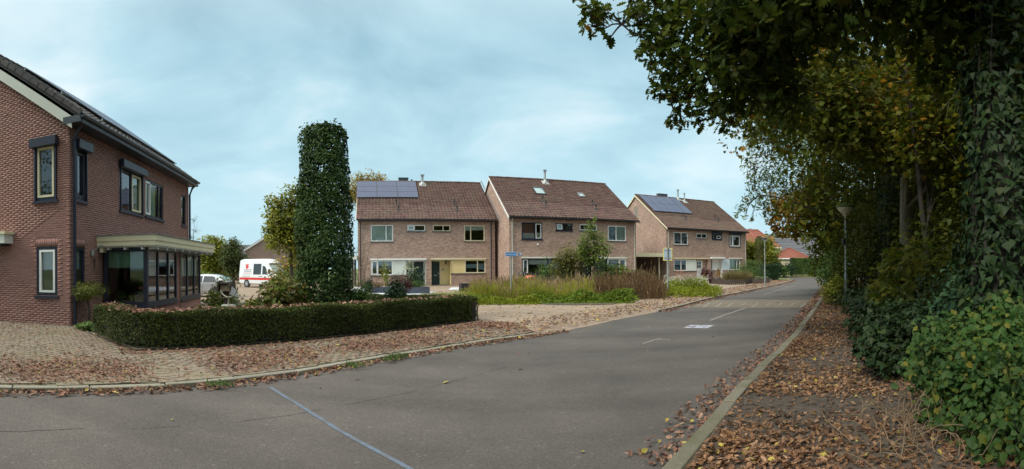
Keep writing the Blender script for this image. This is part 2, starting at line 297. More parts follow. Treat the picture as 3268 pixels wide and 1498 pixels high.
lf_red = Mleaf('purple_leaf', [(.055, .014, .022), (.085, .02, .03), (.06, .024, .025)], .25, .5)
lf_hyd = Mleaf('hydrangea_leaf', [(0.13, 0.165, 0.03), (0.17, 0.19, 0.03), (0.1, 0.14, 0.028), (0.2, 0.13, 0.06), (0.22, 0.18, 0.05)], 0.35)
lf_cream = Mleaf('cream_flower', [(.55, .55, .36), (.48, .52, .28), (.62, .58, .42)], .3, .7)
lf_varieg = Mleaf('variegated_leaf', [(.05, .09, .03), (.45, .46, .30), (.06, .11, .035), (.10, .14, .04), (.40, .42, .26)], .25, .55)
lf_ylwbush = Mleaf('mustard_leaf', [(.36, .24, .03), (.30, .22, .04), (.18, .17, .04), (.42, .27, .04)], .35, .55)
lf_grass = Mleaf('tall_grass_blade', [(.29, .31, .035), (.36, .34, .05), (.23, .28, .03), (.38, .34, .08)], .35, .6)
lf_seed = Mleaf('grass_seedhead', [(0.27, 0.18, 0.095), (0.33, 0.235, 0.13), (0.22, 0.145, 0.08), (0.36, 0.27, 0.15)], 0.25)
lf_brown = Mleaf('brown_perennial', [(0.13, 0.075, 0.04), (0.18, 0.11, 0.06), (0.09, 0.055, 0.03), (0.21, 0.135, 0.075), (0.12, 0.1, 0.03)], 0.2)
lf_cover = Mleaf('ground_cover_leaf', [(0.1, 0.16, 0.016), (0.13, 0.2, 0.02), (0.165, 0.22, 0.022), (0.08, 0.13, 0.018)], 0.3)
lf_lime = Mleaf('lime_grass', [(0.17, 0.21, 0.018), (0.23, 0.26, 0.02), (0.14, 0.18, 0.02)], 0.35)
lf_fall = Mleaf('fallen_leaf', [(0.15, 0.078, 0.05), (0.22, 0.118, 0.078), (0.12, 0.06, 0.04), (0.27, 0.155, 0.105), (0.19, 0.095, 0.062), (0.31, 0.195, 0.135), (0.22, 0.125, 0.075)], 0.12)
lf_fall2 = Mleaf('fallen_leaf_path', [(0.105, 0.053, 0.028), (0.185, 0.098, 0.052), (0.075, 0.04, 0.023), (0.24, 0.13, 0.068), (0.14, 0.07, 0.036), (0.36, 0.225, 0.135), (0.115, 0.06, 0.032), (0.28, 0.155, 0.08), (0.18, 0.098, 0.042)], 0.12)
lf_fally = Mleaf('fallen_yellow_leaf', [(.36, .26, .05), (.30, .27, .06), (.40, .30, .12)], .15, .7)
lf_thuja = Mleaf('thuja_leaf', [(.055, .07, .02), (.08, .09, .022), (.10, .095, .025)], .2, .6)
lf_light = Mleaf('light_green_leaf', [(.10, .16, .03), (.14, .20, .035), (.17, .22, .04), (.11, .17, .05)], .38)
lf_far = Mleaf('far_tree_leaf', [(.06, .11, .04), (.085, .13, .045), (.11, .15, .045), (.07, .10, .045)], .3, .6)
lf_flw = Mleaf('white_flower', [(.62, .60, .48), (.50, .50, .36), (.68, .66, .56)], .3, .7)
lf_wispy = Mleaf('fountain_grass', [(.17, .14, .06), (.21, .17, .07), (.13, .12, .05)], .3, .7)
lf_pink = Mleaf('pink_flower', [(.45, .10, .12), (.55, .16, .18)], .3, .6)

# ------------------------------------------------------------------ mesh helpers
def tag(o, label=None, cat=None, group=None, kind=None):
    if label: o['label'] = label
    if cat: o['category'] = cat
    if group: o['group'] = group
    if kind: o['kind'] = kind
    return o
def empty(name, loc=(0, 0, 0), rz=0.0, label=None, cat=None, group=None):
    o = bpy.data.objects.new(name, None); col.objects.link(o)
    o.location = loc; o.rotation_euler = (0, 0, rz); o.empty_display_size = .3
    return tag(o, label, cat, group)
def link(name, me, mat, parent=None, loc=(0, 0, 0), rot=(0, 0, 0), scale=None):
    o = bpy.data.objects.new(name, me); col.objects.link(o)
    if mat is not None and not me.materials: me.materials.append(mat)
    o.parent = parent; o.location = loc; o.rotation_euler = rot
    if scale is not None: o.scale = scale
    return o
class MB:
    def __init__(s): s.v = []; s.f = []
    def add(s, vs, fs):
        b = len(s.v); s.v += [tuple(map(float, p)) for p in vs]; s.f += [tuple(b + i for i in f) for f in fs]; return s
    def box(s, x0, x1, y0, y1, z0, z1):
        return s.add([(x0, y0, z0), (x1, y0, z0), (x1, y1, z0), (x0, y1, z0), (x0, y0, z1), (x1, y0, z1), (x1, y1, z1), (x0, y1, z1)],
                     [(0, 3, 2, 1), (4, 5, 6, 7), (0, 1, 5, 4), (1, 2, 6, 5), (2, 3, 7, 6), (3, 0, 4, 7)])
    def quad(s, *p): return s.add(p, [tuple(range(len(p)))])
    def tube(s, pts, rad, n=7, cap=True):
        pts = [Vector(p) for p in pts]; k = len(pts)
        if not hasattr(rad, '__len__'): rad = [rad] * k
        b = len(s.v); up = Vector((.13, .31, .94))
        for i, p in enumerate(pts):
            d = (pts[min(k - 1, i + 1)] - pts[max(0, i - 1)]).normalized()
            a = d.cross(up)
            if a.length < .05: a = d.cross(Vector((1, 0, 0)))
            a.normalize(); c = d.cross(a)
            for j in range(n):
                q = p + (a * math.cos(2 * PI * j / n) + c * math.sin(2 * PI * j / n)) * rad[i]; s.v.append(tuple(q))
        for i in range(k - 1):
            for j in range(n):
                j2 = (j + 1) % n; s.f.append((b + i * n + j, b + i * n + j2, b + (i + 1) * n + j2, b + (i + 1) * n + j))
        if cap:
            s.f.append(tuple(b + j for j in range(n))[::-1]); s.f.append(tuple(b + (k - 1) * n + j for j in range(n)))
        return s
    def lathe(s, prof, n=16, c=(0, 0, 0), axis='z'):
        b = len(s.v)
        for r, h in prof:
            for j in range(n):
                a = 2 * PI * j / n; x, y = r * math.cos(a), r * math.sin(a)
                p = (x, y, h) if axis == 'z' else (h, x, y) if axis == 'x' else (x, h, y)
                s.v.append((p[0] + c[0], p[1] + c[1], p[2] + c[2]))
        for i in range(len(prof) - 1):
            for j in range(n):
                j2 = (j + 1) % n; s.f.append((b + i * n + j, b + i * n + j2, b + (i + 1) * n + j2, b + (i + 1) * n + j))
        s.f.append(tuple(b + j for j in range(n))[::-1]); s.f.append(tuple(b + (len(prof) - 1) * n + j for j in range(n)))
        return s
    def prism(s, poly, z0, z1):
        n = len(poly); b = len(s.v)
        s.v += [(p[0], p[1], z0) for p in poly] + [(p[0], p[1], z1) for p in poly]
        s.f.append(tuple(b + i for i in range(n))[::-1]); s.f.append(tuple(b + n + i for i in range(n)))
        for i in range(n): s.f.append((b + i, b + (i + 1) % n, b + n + (i + 1) % n, b + n + i))
        return s
    def mesh(s, name='m', smooth=None):
        me = bpy.data.meshes.new(name); me.from_pydata(s.v, [], s.f); me.update()
        if smooth is not None:
            me.polygons.foreach_set('use_smooth', [True] * len(me.polygons)); me.set_sharp_from_angle(angle=R(smooth))
        return me
    def build(s, name, mat, parent=None, loc=(0, 0, 0), rz=0.0, smooth=None, bevel=0.0):
        me = s.mesh(name, smooth)
        if bevel:
            bm = bmesh.new(); bm.from_mesh(me)
            bmesh.ops.remove_doubles(bm, verts=bm.verts, dist=1e-5)
            bmesh.ops.bevel(bm, geom=list(bm.edges), offset=bevel, segments=1, affect='EDGES'); bm.to_mesh(me); bm.free()
        return link(name, me, mat, parent, loc, (0, 0, rz))
def sheet(name, poly, z, mat, kind='structure', parent=None):
    a = sum(poly[i][0] * poly[(i + 1) % len(poly)][1] - poly[(i + 1) % len(poly)][0] * poly[i][1] for i in range(len(poly)))
    if a < 0: poly = poly[::-1]
    o = MB().add([(p[0], p[1], z) for p in poly], [tuple(range(len(poly)))]).build(name, mat, parent)
    if kind: o['kind'] = kind
    return o

SH = {}
def _sh(n, v, f): SH[n] = (np.array(v, float), np.array(f, int))
_sh('diamond', [(0, 0, 0), (.5, .27, .06), (1, 0, -.05), (.5, -.27, .06)], [(0, 3, 2), (0, 2, 1)])
_sh('lance', [(0, 0, 0), (.4, .13, .04), (1, 0, -.1), (.4, -.13, .04)], [(0, 3, 2), (0, 2, 1)])
_sh('oval', [(0, 0, 0), (.3, .29, .05), (.75, .23, .03), (1, 0, -.08), (.75, -.23, .03), (.3, -.29, .05)], [(0, 5, 4), (0, 4, 3), (0, 3, 2), (0, 2, 1)])
_sh('heart', [(.45, 0, -.05), (0, 0, 0), (-.06, .2, .03), (.16, .40, .07), (.55, .35, .05), (1, 0, -.12), (.55, -.35, .05), (.16, -.40, .07), (-.06, -.2, .03)],
    [(0, i + 1, i) for i in range(1, 8)] + [(0, 1, 8)])
_oak = [(0, .02), (.16, .09), (.20, .23), (.32, .11), (.44, .33), (.54, .15), (.70, .33), (.77, .14), (.93, .17)]
_o = [(x, y, .09 * y) for x, y in _oak] + [(1.02, 0, -.03)] + [(x, -y, .09 * y) for x, y in _oak[::-1]]
_sh('oak', [(.5, 0, -.05)] + _o, [(0, i + 1, i) for i in range(1, len(_o))] + [(0, 1, len(_o))])
_ol = [(0, 0, 0), (.24, .24, .06), (.36, .10, 0), (.6, .34, .06), (.72, .12, 0), (1, 0, -.1), (.72, -.12, 0), (.6, -.34, .06), (.36, -.10, 0), (.24, -.24, .06)]
_sh('oaklite', _ol, [(0, 2, 1), (2, 4, 3), (0, 8, 2), (8, 6, 2), (6, 4, 2), (6, 5, 4), (0, 9, 8), (8, 7, 6)])
_mp = []
for k, (a, r) in enumerate([(-150, .35), (-115, .5), (-85, .28), (-50, .62), (-25, .30), (0, .72), (25, .30), (50, .62), (85, .28), (115, .5), (150, .35)]):
    _mp.append((.3 + r * math.cos(R(a)), r * math.sin(R(a)), .05 * math.sin(k * 1.7) - .08 * r))
_sh('maple', [(.3, 0, .04)] + _mp, [(0, i, i + 1) for i in range(1, 11)] + [(0, 11, 1)])
_sh('ivy', [(.3, 0, .03), (0, .05, 0), (.05, .34, -.02), (.36, .24, .03), (1, 0, -.08), (.36, -.24, .03), (.05, -.34, -.02), (0, -.05, 0)], [(0, i + 1, i) for i in range(1, 7)] + [(0, 1, 7)])
_sh('blade', [(0, -.018, 0), (0, .018, 0), (.55, .014, .05), (.55, -.014, .05), (1, 0, .2)], [(0, 3, 2), (0, 2, 1), (3, 4, 2)])
_sh('plume', [(0, 0, 0), (.25, .06, .02), (.25, -.06, .02), (.7, .05, .05), (.7, -.05, .05), (1, 0, .1)], [(0, 2, 1), (1, 2, 4), (1, 4, 3), (3, 4, 5)])

def nrm(a): return a / np.maximum(1e-9, np.linalg.norm(a, axis=1))[:, None]
def leaves(P, N, size, shape, T=None, tj=1.0, nj=.6, sj=.3):
    """vertices and triangles of one leaf per point: N normal, T growing direction"""
    V, Fc = SH[shape]; n = len(P); P = np.asarray(P, float)
    N = nrm(np.asarray(N, float) + rng.normal(0, nj, (n, 3)))
    T = rng.normal(0, 1, (n, 3)) if T is None else np.asarray(T, float) + rng.normal(0, tj, (n, 3))
    T = nrm(T - N * (T * N).sum(1)[:, None]); B = np.cross(N, T)
    s = np.asarray(size) * np.exp(np.clip(rng.normal(0, sj, n), -2 * sj, 1.5 * sj)); s = s[:, None, None]
    W = P[:, None, :] + s * (V[None, :, 0:1] * T[:, None, :] + V[None, :, 1:2] * B[:, None, :] + V[None, :, 2:3] * N[:, None, :])
    W -= s * .5 * T[:, None, :] * (0 if shape in ('blade', 'plume') else 1)
    return W.reshape(-1, 3), (Fc[None] + (np.arange(n) * len(V))[:, None, None]).reshape(-1, 3)
def mesh_np(name, parts):
    vs = []; fs = []; b = 0; mi = []
    for k, (v, f) in enumerate(parts): vs.append(v); fs.append(f + b); b += len(v); mi += [k] * len(f)
    v = np.concatenate(vs); f = np.concatenate(fs)
    me = bpy.data.meshes.new(name)
    me.vertices.add(len(v)); me.vertices.foreach_set('co', v.astype(np.float32).ravel())
    me.loops.add(f.size); me.loops.foreach_set('vertex_index', f.astype(np.int32).ravel())
    me.polygons.add(len(f)); me.polygons.foreach_set('loop_start', np.arange(0, f.size, 3, dtype=np.int32))
    if len(parts) > 1: me.polygons.foreach_set('material_index', np.array(mi, dtype=np.int32))
    me.update(calc_edges=True); return me
def leafobj(name, parts, mats, parent=None, kind=None, loc=(0, 0, 0), rz=0):
    me = mesh_np(name, parts)
    for m in mats: me.materials.append(m)
    o = link(name, me, None, parent, loc, (0, 0, rz))
    if kind: o['kind'] = kind
    return o
def ball(n, c, r, p=.45):
    d = nrm(rng.normal(0, 1, (n, 3))); return np.array(c) + d * np.array(r) * (rng.random(n) ** p)[:, None], d
def clumpy(n, c, r, k=10, s=.30):          # leaves gathered in small clumps inside an ellipsoid
    cc, _ = ball(k, (0, 0, 0), 1.0, .5); i = rng.integers(0, k, n)
    p = cc[i] * .85 + rng.normal(0, s, (n, 3)); l_ = np.linalg.norm(p, axis=1)[:, None]; p = np.where(l_ > 1.2, p / l_ * (1.0 + .2 * rng.random((n, 1))), p); d = nrm(p + 1e-6)
    return np.array(c) + p * np.array(r), d
# ------------------------------------------------------------------ ground, road, pavements
def inside(poly, P):
    P = np.asarray(P); x, y = P[:, 0], P[:, 1]; r = np.zeros(len(P), bool); n = len(poly)
    for i in range(n):
        (x1, y1), (x2, y2) = poly[i], poly[(i + 1) % n]
        if y1 == y2: continue
        c = ((y1 > y) != (y2 > y)) & (x < (x2 - x1) * (y - y1) / (y2 - y1) + x1); r ^= c
    return r
def offset(line, d):                       # d > 0 to the left of the walking direction
    o = []
    for i, p in enumerate(line):
        a = line[max(0, i - 1)]; b = line[min(len(line) - 1, i + 1)]
        t = (b[0] - a[0], b[1] - a[1]); l = math.hypot(*t); o.append((p[0] - t[1] / l * d, p[1] + t[0] / l * d))
    return o
def resample(line, step):
    out = [line[0]]; acc = 0; res = []
    P = [np.array(p) for p in line]; d = [0]
    for a, b in zip(P, P[1:]): d.append(d[-1] + np.linalg.norm(b - a))
    n = max(2, int(d[-1] / step) + 1)
    for s in np.linspace(0, d[-1], n):
        i = min(len(P) - 2, np.searchsorted(d, s, 'right') - 1); f = (s - d[i]) / max(1e-9, d[i + 1] - d[i]); res.append(tuple(P[i] * (1 - f) + P[i + 1] * f))
    return res
def smooth(line, it=2):
    for _ in range(it):
        n = [line[0]]
        for a, b in zip(line, line[1:]):
            n += [(.75 * a[0] + .25 * b[0], .75 * a[1] + .25 * b[1]), (.25 * a[0] + .75 * b[0], .25 * a[1] + .75 * b[1])]
        line = n + [line[-1]]
    return line
KD = np.array((.64, .768)); KR = np.array((.768, -.64)); K0 = np.array((4.3, 7.16))
def W(al, ac): p = K0 + KD * al + KR * ac; return (float(p[0]), float(p[1]))     # along / across the right kerb

RL = [G(*p) for p in [(0, 1252), (300, 1250), (500, 1244), (640, 1236), (780, 1220), (940, 1201), (1060, 1178), (1200, 1152), (1340, 1130), (1480, 1106), (1600, 1088), (1680, 1077),
                      (1826, 1054), (2004, 1014), (2130, 991), (2186, 977), (2262, 956), (2368, 935), (2434, 920), (2490, 908), (2520, 900), (2531, 895)]]
d0 = np.array(RL[0]) - np.array(RL[1]); d0 /= np.linalg.norm(d0)
RL = [tuple(np.array(RL[0]) + d0 * 14)] + RL
RL = smooth(RL, 1)
far_in = [G(2524, 891), G(2500, 888.5), G(2470, 887), G(2430, 886)]
far_out = [G(2400, 880.5), G(2475, 881.5), G(2560, 884), G(2625, 887), G(2650, 892)]
RR = [G(2646, 903), G(2628, 938), G(2606, 974), G(2581, 1009), G(2530, 1077), G(2485, 1123), G(2373, 1224), G(2140, 1498)]
d1 = -KD
RR = smooth(RR, 1) + [tuple(np.array(RR[-1]) + d1 * 16)]
road_poly = RL + far_in + far_out + RR + [(-14, -16), (-24, -8)]
road = sheet('road', road_poly, 0.0, asphalt)

# terrain: rings round the place, one sheet to the horizon
mb = MB(); rings = [0.5, 4, 8, 12, 16, 19, 22, 25, 28, 31, 36, 45, 60, 90, 140, 240, 420, 900]; na = 96
for r in rings:
    for j in range(na):
        a = 2 * PI * j / na; x, y = r * math.sin(a), r * math.cos(a); mb.v.append((x, y, gz(x, y) - .06))
for i in range(len(rings) - 1):
    for j in range(na): j2 = (j + 1) % na; mb.f.append((i * na + j2, i * na + j, (i + 1) * na + j, (i + 1) * na + j2))
mb.f.append(tuple(range(na))[::-1])
mb.build('ground', m_lawn)['kind'] = 'structure'

# left pavement, flush side street, kerbs
iA = max(i for i, p in enumerate(RL) if math.atan2(p[0], p[1]) * F + CX < 1675)
iB = min(i for i, p in enumerate(RL) if math.atan2(p[0], p[1]) * F + CX > 2140)
off = offset(RL, .14)
flush = offset(RL, .55)
ramp_pts = []
pl = off[:iA + 1] + flush[iA + 1:iB] + off[iB:]
pave_poly = pl + [G(2522, 891.5), G(2498, 889.5), G(2440, 888.5)] + [PR(2300, 76), PR(1900, 66), PR(1500, 62), PR(1062, 58), PR(1050, 18.2), PR(700, 18.2), PR(300, 18.2), PR(-200, 18.2)]
PZ = .055
pavement = sheet('pavement', pave_poly, PZ, m_pave)
mb = MB()
for i in range(iA, iB):
    a, b = (flush[i] if i > iA else off[i]), (flush[i + 1] if i + 1 < iB else off[i + 1])
    a2, b2 = RL[i], RL[i + 1]
    mb.quad((a2[0], a2[1], .004), (b2[0], b2[1], .004), (b[0], b[1], PZ), (a[0], a[1], PZ))
o = mb.build('pavement_ramp', m_pave); o['kind'] = 'structure'
# side street running back to the parked cars
mb = MB(); P_ = list(range(380, 1051, 30)); Q_ = [17.9, 20, 22, 24, 26, 28, 30, 33, 38, 48, 60, 80, 105]
for q in Q_:
    for p in P_:
        x, y = PR(p, q); mb.v.append((x, y, gz(x, y) + PZ - .004))
for i in range(len(Q_) - 1):
    for j in range(len(P_) - 1):
        n = len(P_); mb.f.append((i * n + j, i * n + j + 1, (i + 1) * n + j + 1, (i + 1) * n + j))
mb.build('side_street', m_pave)['kind'] = 'structure'

def kerbs(line, step, w, h, name, left=True, jit=.006, parent=None, mat=None):
    q = resample(line, step); o1 = offset(q, w if left else -w)
    for i in range(len(q) - 1):
        a, b, c, d = map(np.array, (q[i], q[i + 1], o1[i + 1], o1[i]))
        t = (b - a) / np.linalg.norm(b - a) * .006
        hh = h + random.uniform(-jit, jit)
        poly = [a + t, b - t, c - t, d + t]
        if not left: poly = poly[::-1]
        ctr = sum(poly) / 4
        m = MB().prism([tuple(p - ctr) for p in poly], -.06, hh)
        m.build(name, mat or m_kerb, parent, (ctr[0], ctr[1], 0), bevel=.009)
kerbs(RL[0:iA + 2], 1.0, .135, PZ + .004, 'kerb_stone', True, parent=pavement)
kerbs(RL[iB - 1:], 1.0, .12, PZ + .014, 'kerb_stone', True, parent=pavement)
# right: leaf-strewn path below the trees
rr = RR[::-1]; rr = [tuple(np.array(rr[0]))] + rr[1:]
verge_poly = offset(rr, -.12) + [G(2652, 893), W(75, 2), W(75, 60), W(-30, 60), W(-30, -1)]
path = sheet('path', verge_poly, .07, m_soil)
i0 = 1
kerbs([W(-16, float((np.array(RR[-2]) - K0) @ KR))] + [p for p in rr[1:] if True][:-3], 1.0, .15, .085, 'kerb_stone', False, .012, parent=path, mat=m_kerbd)

# individual pavers near the camera
H0 = np.array(G(431, 1131)); H1 = np.array(G(1503, 1034)); H2 = np.array(G(304, 1080))
zone = [tuple(p) for p in off[1:iA + 2]] + [G(1640, 1040), tuple(H1 + (.3, -.1)), tuple(H0 + (.1, -.12)), tuple(H2), G(236, 1052), G(216, 1047), G(0, 1032), PR(-120, 15.5)]
e1 = np.array(G(1340, 1130)) - np.array(G(500, 1244)); e1 /= np.linalg.norm(e1); e2 = np.array((-e1[1], e1[0])); O = np.array(G(640, 1236))
cand = []
for j in range(-14, 110):
    for i in range(-75, 120):
        u = (i + .5 * (j % 2)) * .212; v = (j + .5) * .106 + .14; p = O + e1 * u + e2 * v; cand.append((p[0], p[1]))
cand = np.array(cand); cand = cand[inside(zone, cand)]; cand = cand[np.hypot(cand[:, 0], cand[:, 1]) < 15.5]
sheet('paver_bed', zone, PZ + .004, m_joint, None, pavement)
ang = math.atan2(e1[1], e1[0])
pm = MB().box(-.1025, .1025, -.0495, .0495, 0, .013).mesh('paver')
bm = bmesh.new(); bm.from_mesh(pm); bmesh.ops.delete(bm, geom=[f for f in bm.faces if f.normal.z < -.5], context='FACES'); bm.to_mesh(pm); bm.free()
pm.materials.append(m_paver)
order = np.argsort(np.hypot(cand[:, 0], cand[:, 1])); cand = cand[order]
PT = .026
base = np.array([v.co for v in pm.vertices]); tri = []
for f in pm.polygons: a = list(f.vertices); tri += [(a[0], a[1], a[2]), (a[0], a[2], a[3])]
tri = np.array(tri)
for k, p in enumerate(cand[:300]):
    o = bpy.data.objects.new('paver', pm); col.objects.link(o); o.parent = pavement
    o.location = (p[0], p[1], PZ + .004 + random.uniform(-.002, .004)); o.rotation_euler = (random.gauss(0, .012), random.gauss(0, .012), ang + random.gauss(0, .012))
rest = cand[300:]; n = len(rest); aa = ang + rng.normal(0, .012, n)
Bx = base[None, :, 0] * np.cos(aa)[:, None] - base[None, :, 1] * np.sin(aa)[:, None] + rest[:, 0:1]
By = base[None, :, 0] * np.sin(aa)[:, None] + base[None, :, 1] * np.cos(aa)[:, None] + rest[:, 1:2]
Bz = base[None, :, 2] + PZ + .004 + rng.uniform(-.002, .004, n)[:, None]
o = leafobj('pavers', [(np.stack([Bx, By, Bz], -1).reshape(-1, 3), (tri[None] + (np.arange(n) * len(base))[:, None, None]).reshape(-1, 3))], [m_paver], pavement, 'stuff')

# planting beds
garden_poly = [tuple(H0), tuple(H1), PR(1530, 14.2), PR(1168, 16.9), PR(1000, 18.6), PR(830, 20.5), PR(700, 19.2), PR(560, 17.2), G(300, 1045), tuple(H2)]
sheet('garden_bed', garden_poly, PZ + .03, m_earth)
field_poly = [G(1490, 958), G(1540, 968), G(1640, 974), G(1714, 976), G(1826, 980), G(1957, 977), G(1994, 966), G(2120, 950), G(2204, 939), G(2290, 928), PR(2235, 38), PR(2050, 35.5), PR(1800, 33.5), PR(1560, 33), PR(1480, 27)]
sheet('flower_bed', field_poly, PZ + .02, m_earth)
sheet('grass_verge', [G(2470, 889.5), G(2500, 890), G(2520, 893), G(2526, 895.5), G(2515, 898), G(2466, 896)], PZ + .02, m_lawn)
gravel = [PR(1120, 27.5), PR(1240, 27), PR(1330, 27.4), PR(1395, 30), PR(1345, 33), PR(1350, 39.5), PR(1120, 39)]
sheet('gravel', gravel, PZ + .012, m_gravel)
sheet('gravel', [PR(1430, 33), PR(1490, 33), PR(1490, 37), PR(1440, 37)], PZ + .012, m_gravel)

# ------------------------------------------------------------------ paint on the road
def strip(line, w, z, mat, name='road_marking'):
    l = offset(line, w / 2); r = offset(line, -w / 2); mb = MB()
    for i in range(len(line) - 1): mb.quad((r[i][0], r[i][1], z), (r[i + 1][0], r[i + 1][1], z), (l[i + 1][0], l[i + 1][1], z), (l[i][0], l[i][1], z))
    return mb.build(name, mat, road)
def wob(line, a): return [(p[0] + random.gauss(0, a), p[1] + random.gauss(0, a)) for p in line]
strip(wob(resample(smooth([G(862, 1238), G(900, 1261), G(997, 1321), G(1109, 1391), G(1317, 1500), G(1480, 1600)], 1), .25), .004), .05, .004, m_blue, 'sealed_joint')
seam = wob(resample([G(-40, 1378), G(250, 1369), G(480, 1367), G(700, 1352), G(900, 1331), G(1150, 1284), G(1364, 1240), G(1596, 1176), G(1800, 1126), G(1990, 1077)], .16), .010)
i = 0
while i < len(seam) - 4:                    # a broken crack, not one drawn line
    n_ = random.randint(2, 7); strip(seam[i:i + n_ + 1], random.uniform(.006, .014), .003, m_tar, 'tar_seam'); i += n_ + random.randint(1, 4)
band = [G(2190, 982), G(2205, 957.5), G(2600, 957.5), G(2598, 982)]
o = sheet('paving_band', band, .004, m_pave, None, road)
strip([G(2207, 960), G(2400, 959.5), G(2596, 960.5)], .15, .008, m_paint)
strip([G(2203, 967.5), G(2400, 967), G(2594, 968)], .14, .008, m_paint)
for x in (1050, 1105, 1180, 1250, 1330, 1410, 1490, 1562, 1640, 1715):
    px = 1700 + x * .5063; L_ = 13 if random.random() < .6 else 8
    strip([G(px + 5, 968.5), G(px - 14 * L_ / 13, 968.5 + L_)], .085, .0082, m_paint)
strip([G(2266, 1024), G(2310, 1007), G(2380, 984)], .09, .004, m_chalk, 'chalk_line')
strip([G(2052, 1098), G(2085, 1087), G(2108, 1081)], .05, .004, m_chalk, 'chalk_line')
strip([G(2080, 1087), G(2108, 1085.2), G(2139, 1085)], .05, .0045, m_chalk, 'chalk_line')
strip([G(2440, 940), G(2535, 912)], .08, .004, m_chalk, 'chalk_line')
q = [np.array(G(*p)) for p in ((2178, 1047.6), (2203, 1037.5), (2283, 1038.8), (2258, 1049.6))]
def lerpq(u, v): return tuple((q[0] * (1 - u) + q[3] * u) * (1 - v) + (q[1] * (1 - u) + q[2] * u) * v)
sheet('painted_panel', [lerpq(0, 0), lerpq(1, 0), lerpq(1, 1), lerpq(0, 1)], .004, m_paint, None, road)
sheet('painted_panel', [lerpq(.06, .09), lerpq(.94, .09), lerpq(.94, .9), lerpq(.06, .9)], .006, m_bluepaint, None, road)
mb = MB()
for i in range(26):
    u = random.uniform(.1, .86); v = random.uniform(.15, .7); a, b = lerpq(u, v), lerpq(u + random.uniform(-.04, .05), v + random.uniform(.05, .2)); w = .02
    mb.quad((a[0] - w, a[1], .008), (a[0] + w, a[1], .008), (b[0] + w, b[1], .008), (b[0] - w, b[1], .008))
mb.build('painted_stroke', m_tar, road)
# ------------------------------------------------------------------ building kit
# a wall stands on the local line y = 0, faces -y, runs along +x
def wall_cells(x0, x1, z0, z1, holes, reveal=.12):
    xs = sorted({x0, x1} | {h[0] for h in holes} | {h[1] for h in holes}); zs = sorted({z0, z1} | {h[2] for h in holes} | {h[3] for h in holes})
    mb = MB()
    for i in range(len(xs) - 1):
        for j in range(len(zs) - 1):
            cx, cz = (xs[i] + xs[i + 1]) / 2, (zs[j] + zs[j + 1]) / 2
            if any(h[0] < cx < h[1] and h[2] < cz < h[3] for h in holes): continue
            mb.quad((xs[i], 0, zs[j]), (xs[i + 1], 0, zs[j]), (xs[i + 1], 0, zs[j + 1]), (xs[i], 0, zs[j + 1]))
    for a, b, c, d in holes:
        r = reveal
        mb.quad((a, 0, c), (a, 0, d), (a, r, d), (a, r, c)); mb.quad((b, 0, d), (b, 0, c), (b, r, c), (b, r, d))
        mb.quad((a, 0, d), (b, 0, d), (b, r, d), (a, r, d)); mb.quad((b, 0, c), (a, 0, c), (a, r, c), (b, r, c))
    return mb
def frame_bars(mb, x0, x1, z0, z1, w, y0, y1):
    mb.box(x0, x1, y0, y1, z0, z0 + w); mb.box(x0, x1, y0, y1, z1 - w, z1)
    mb.box(x0, x0 + w, y0 + .001, y1 - .001, z0 + w, z1 - w); mb.box(x1 - w, x1, y0 + .001, y1 - .001, z0 + w, z1 - w)
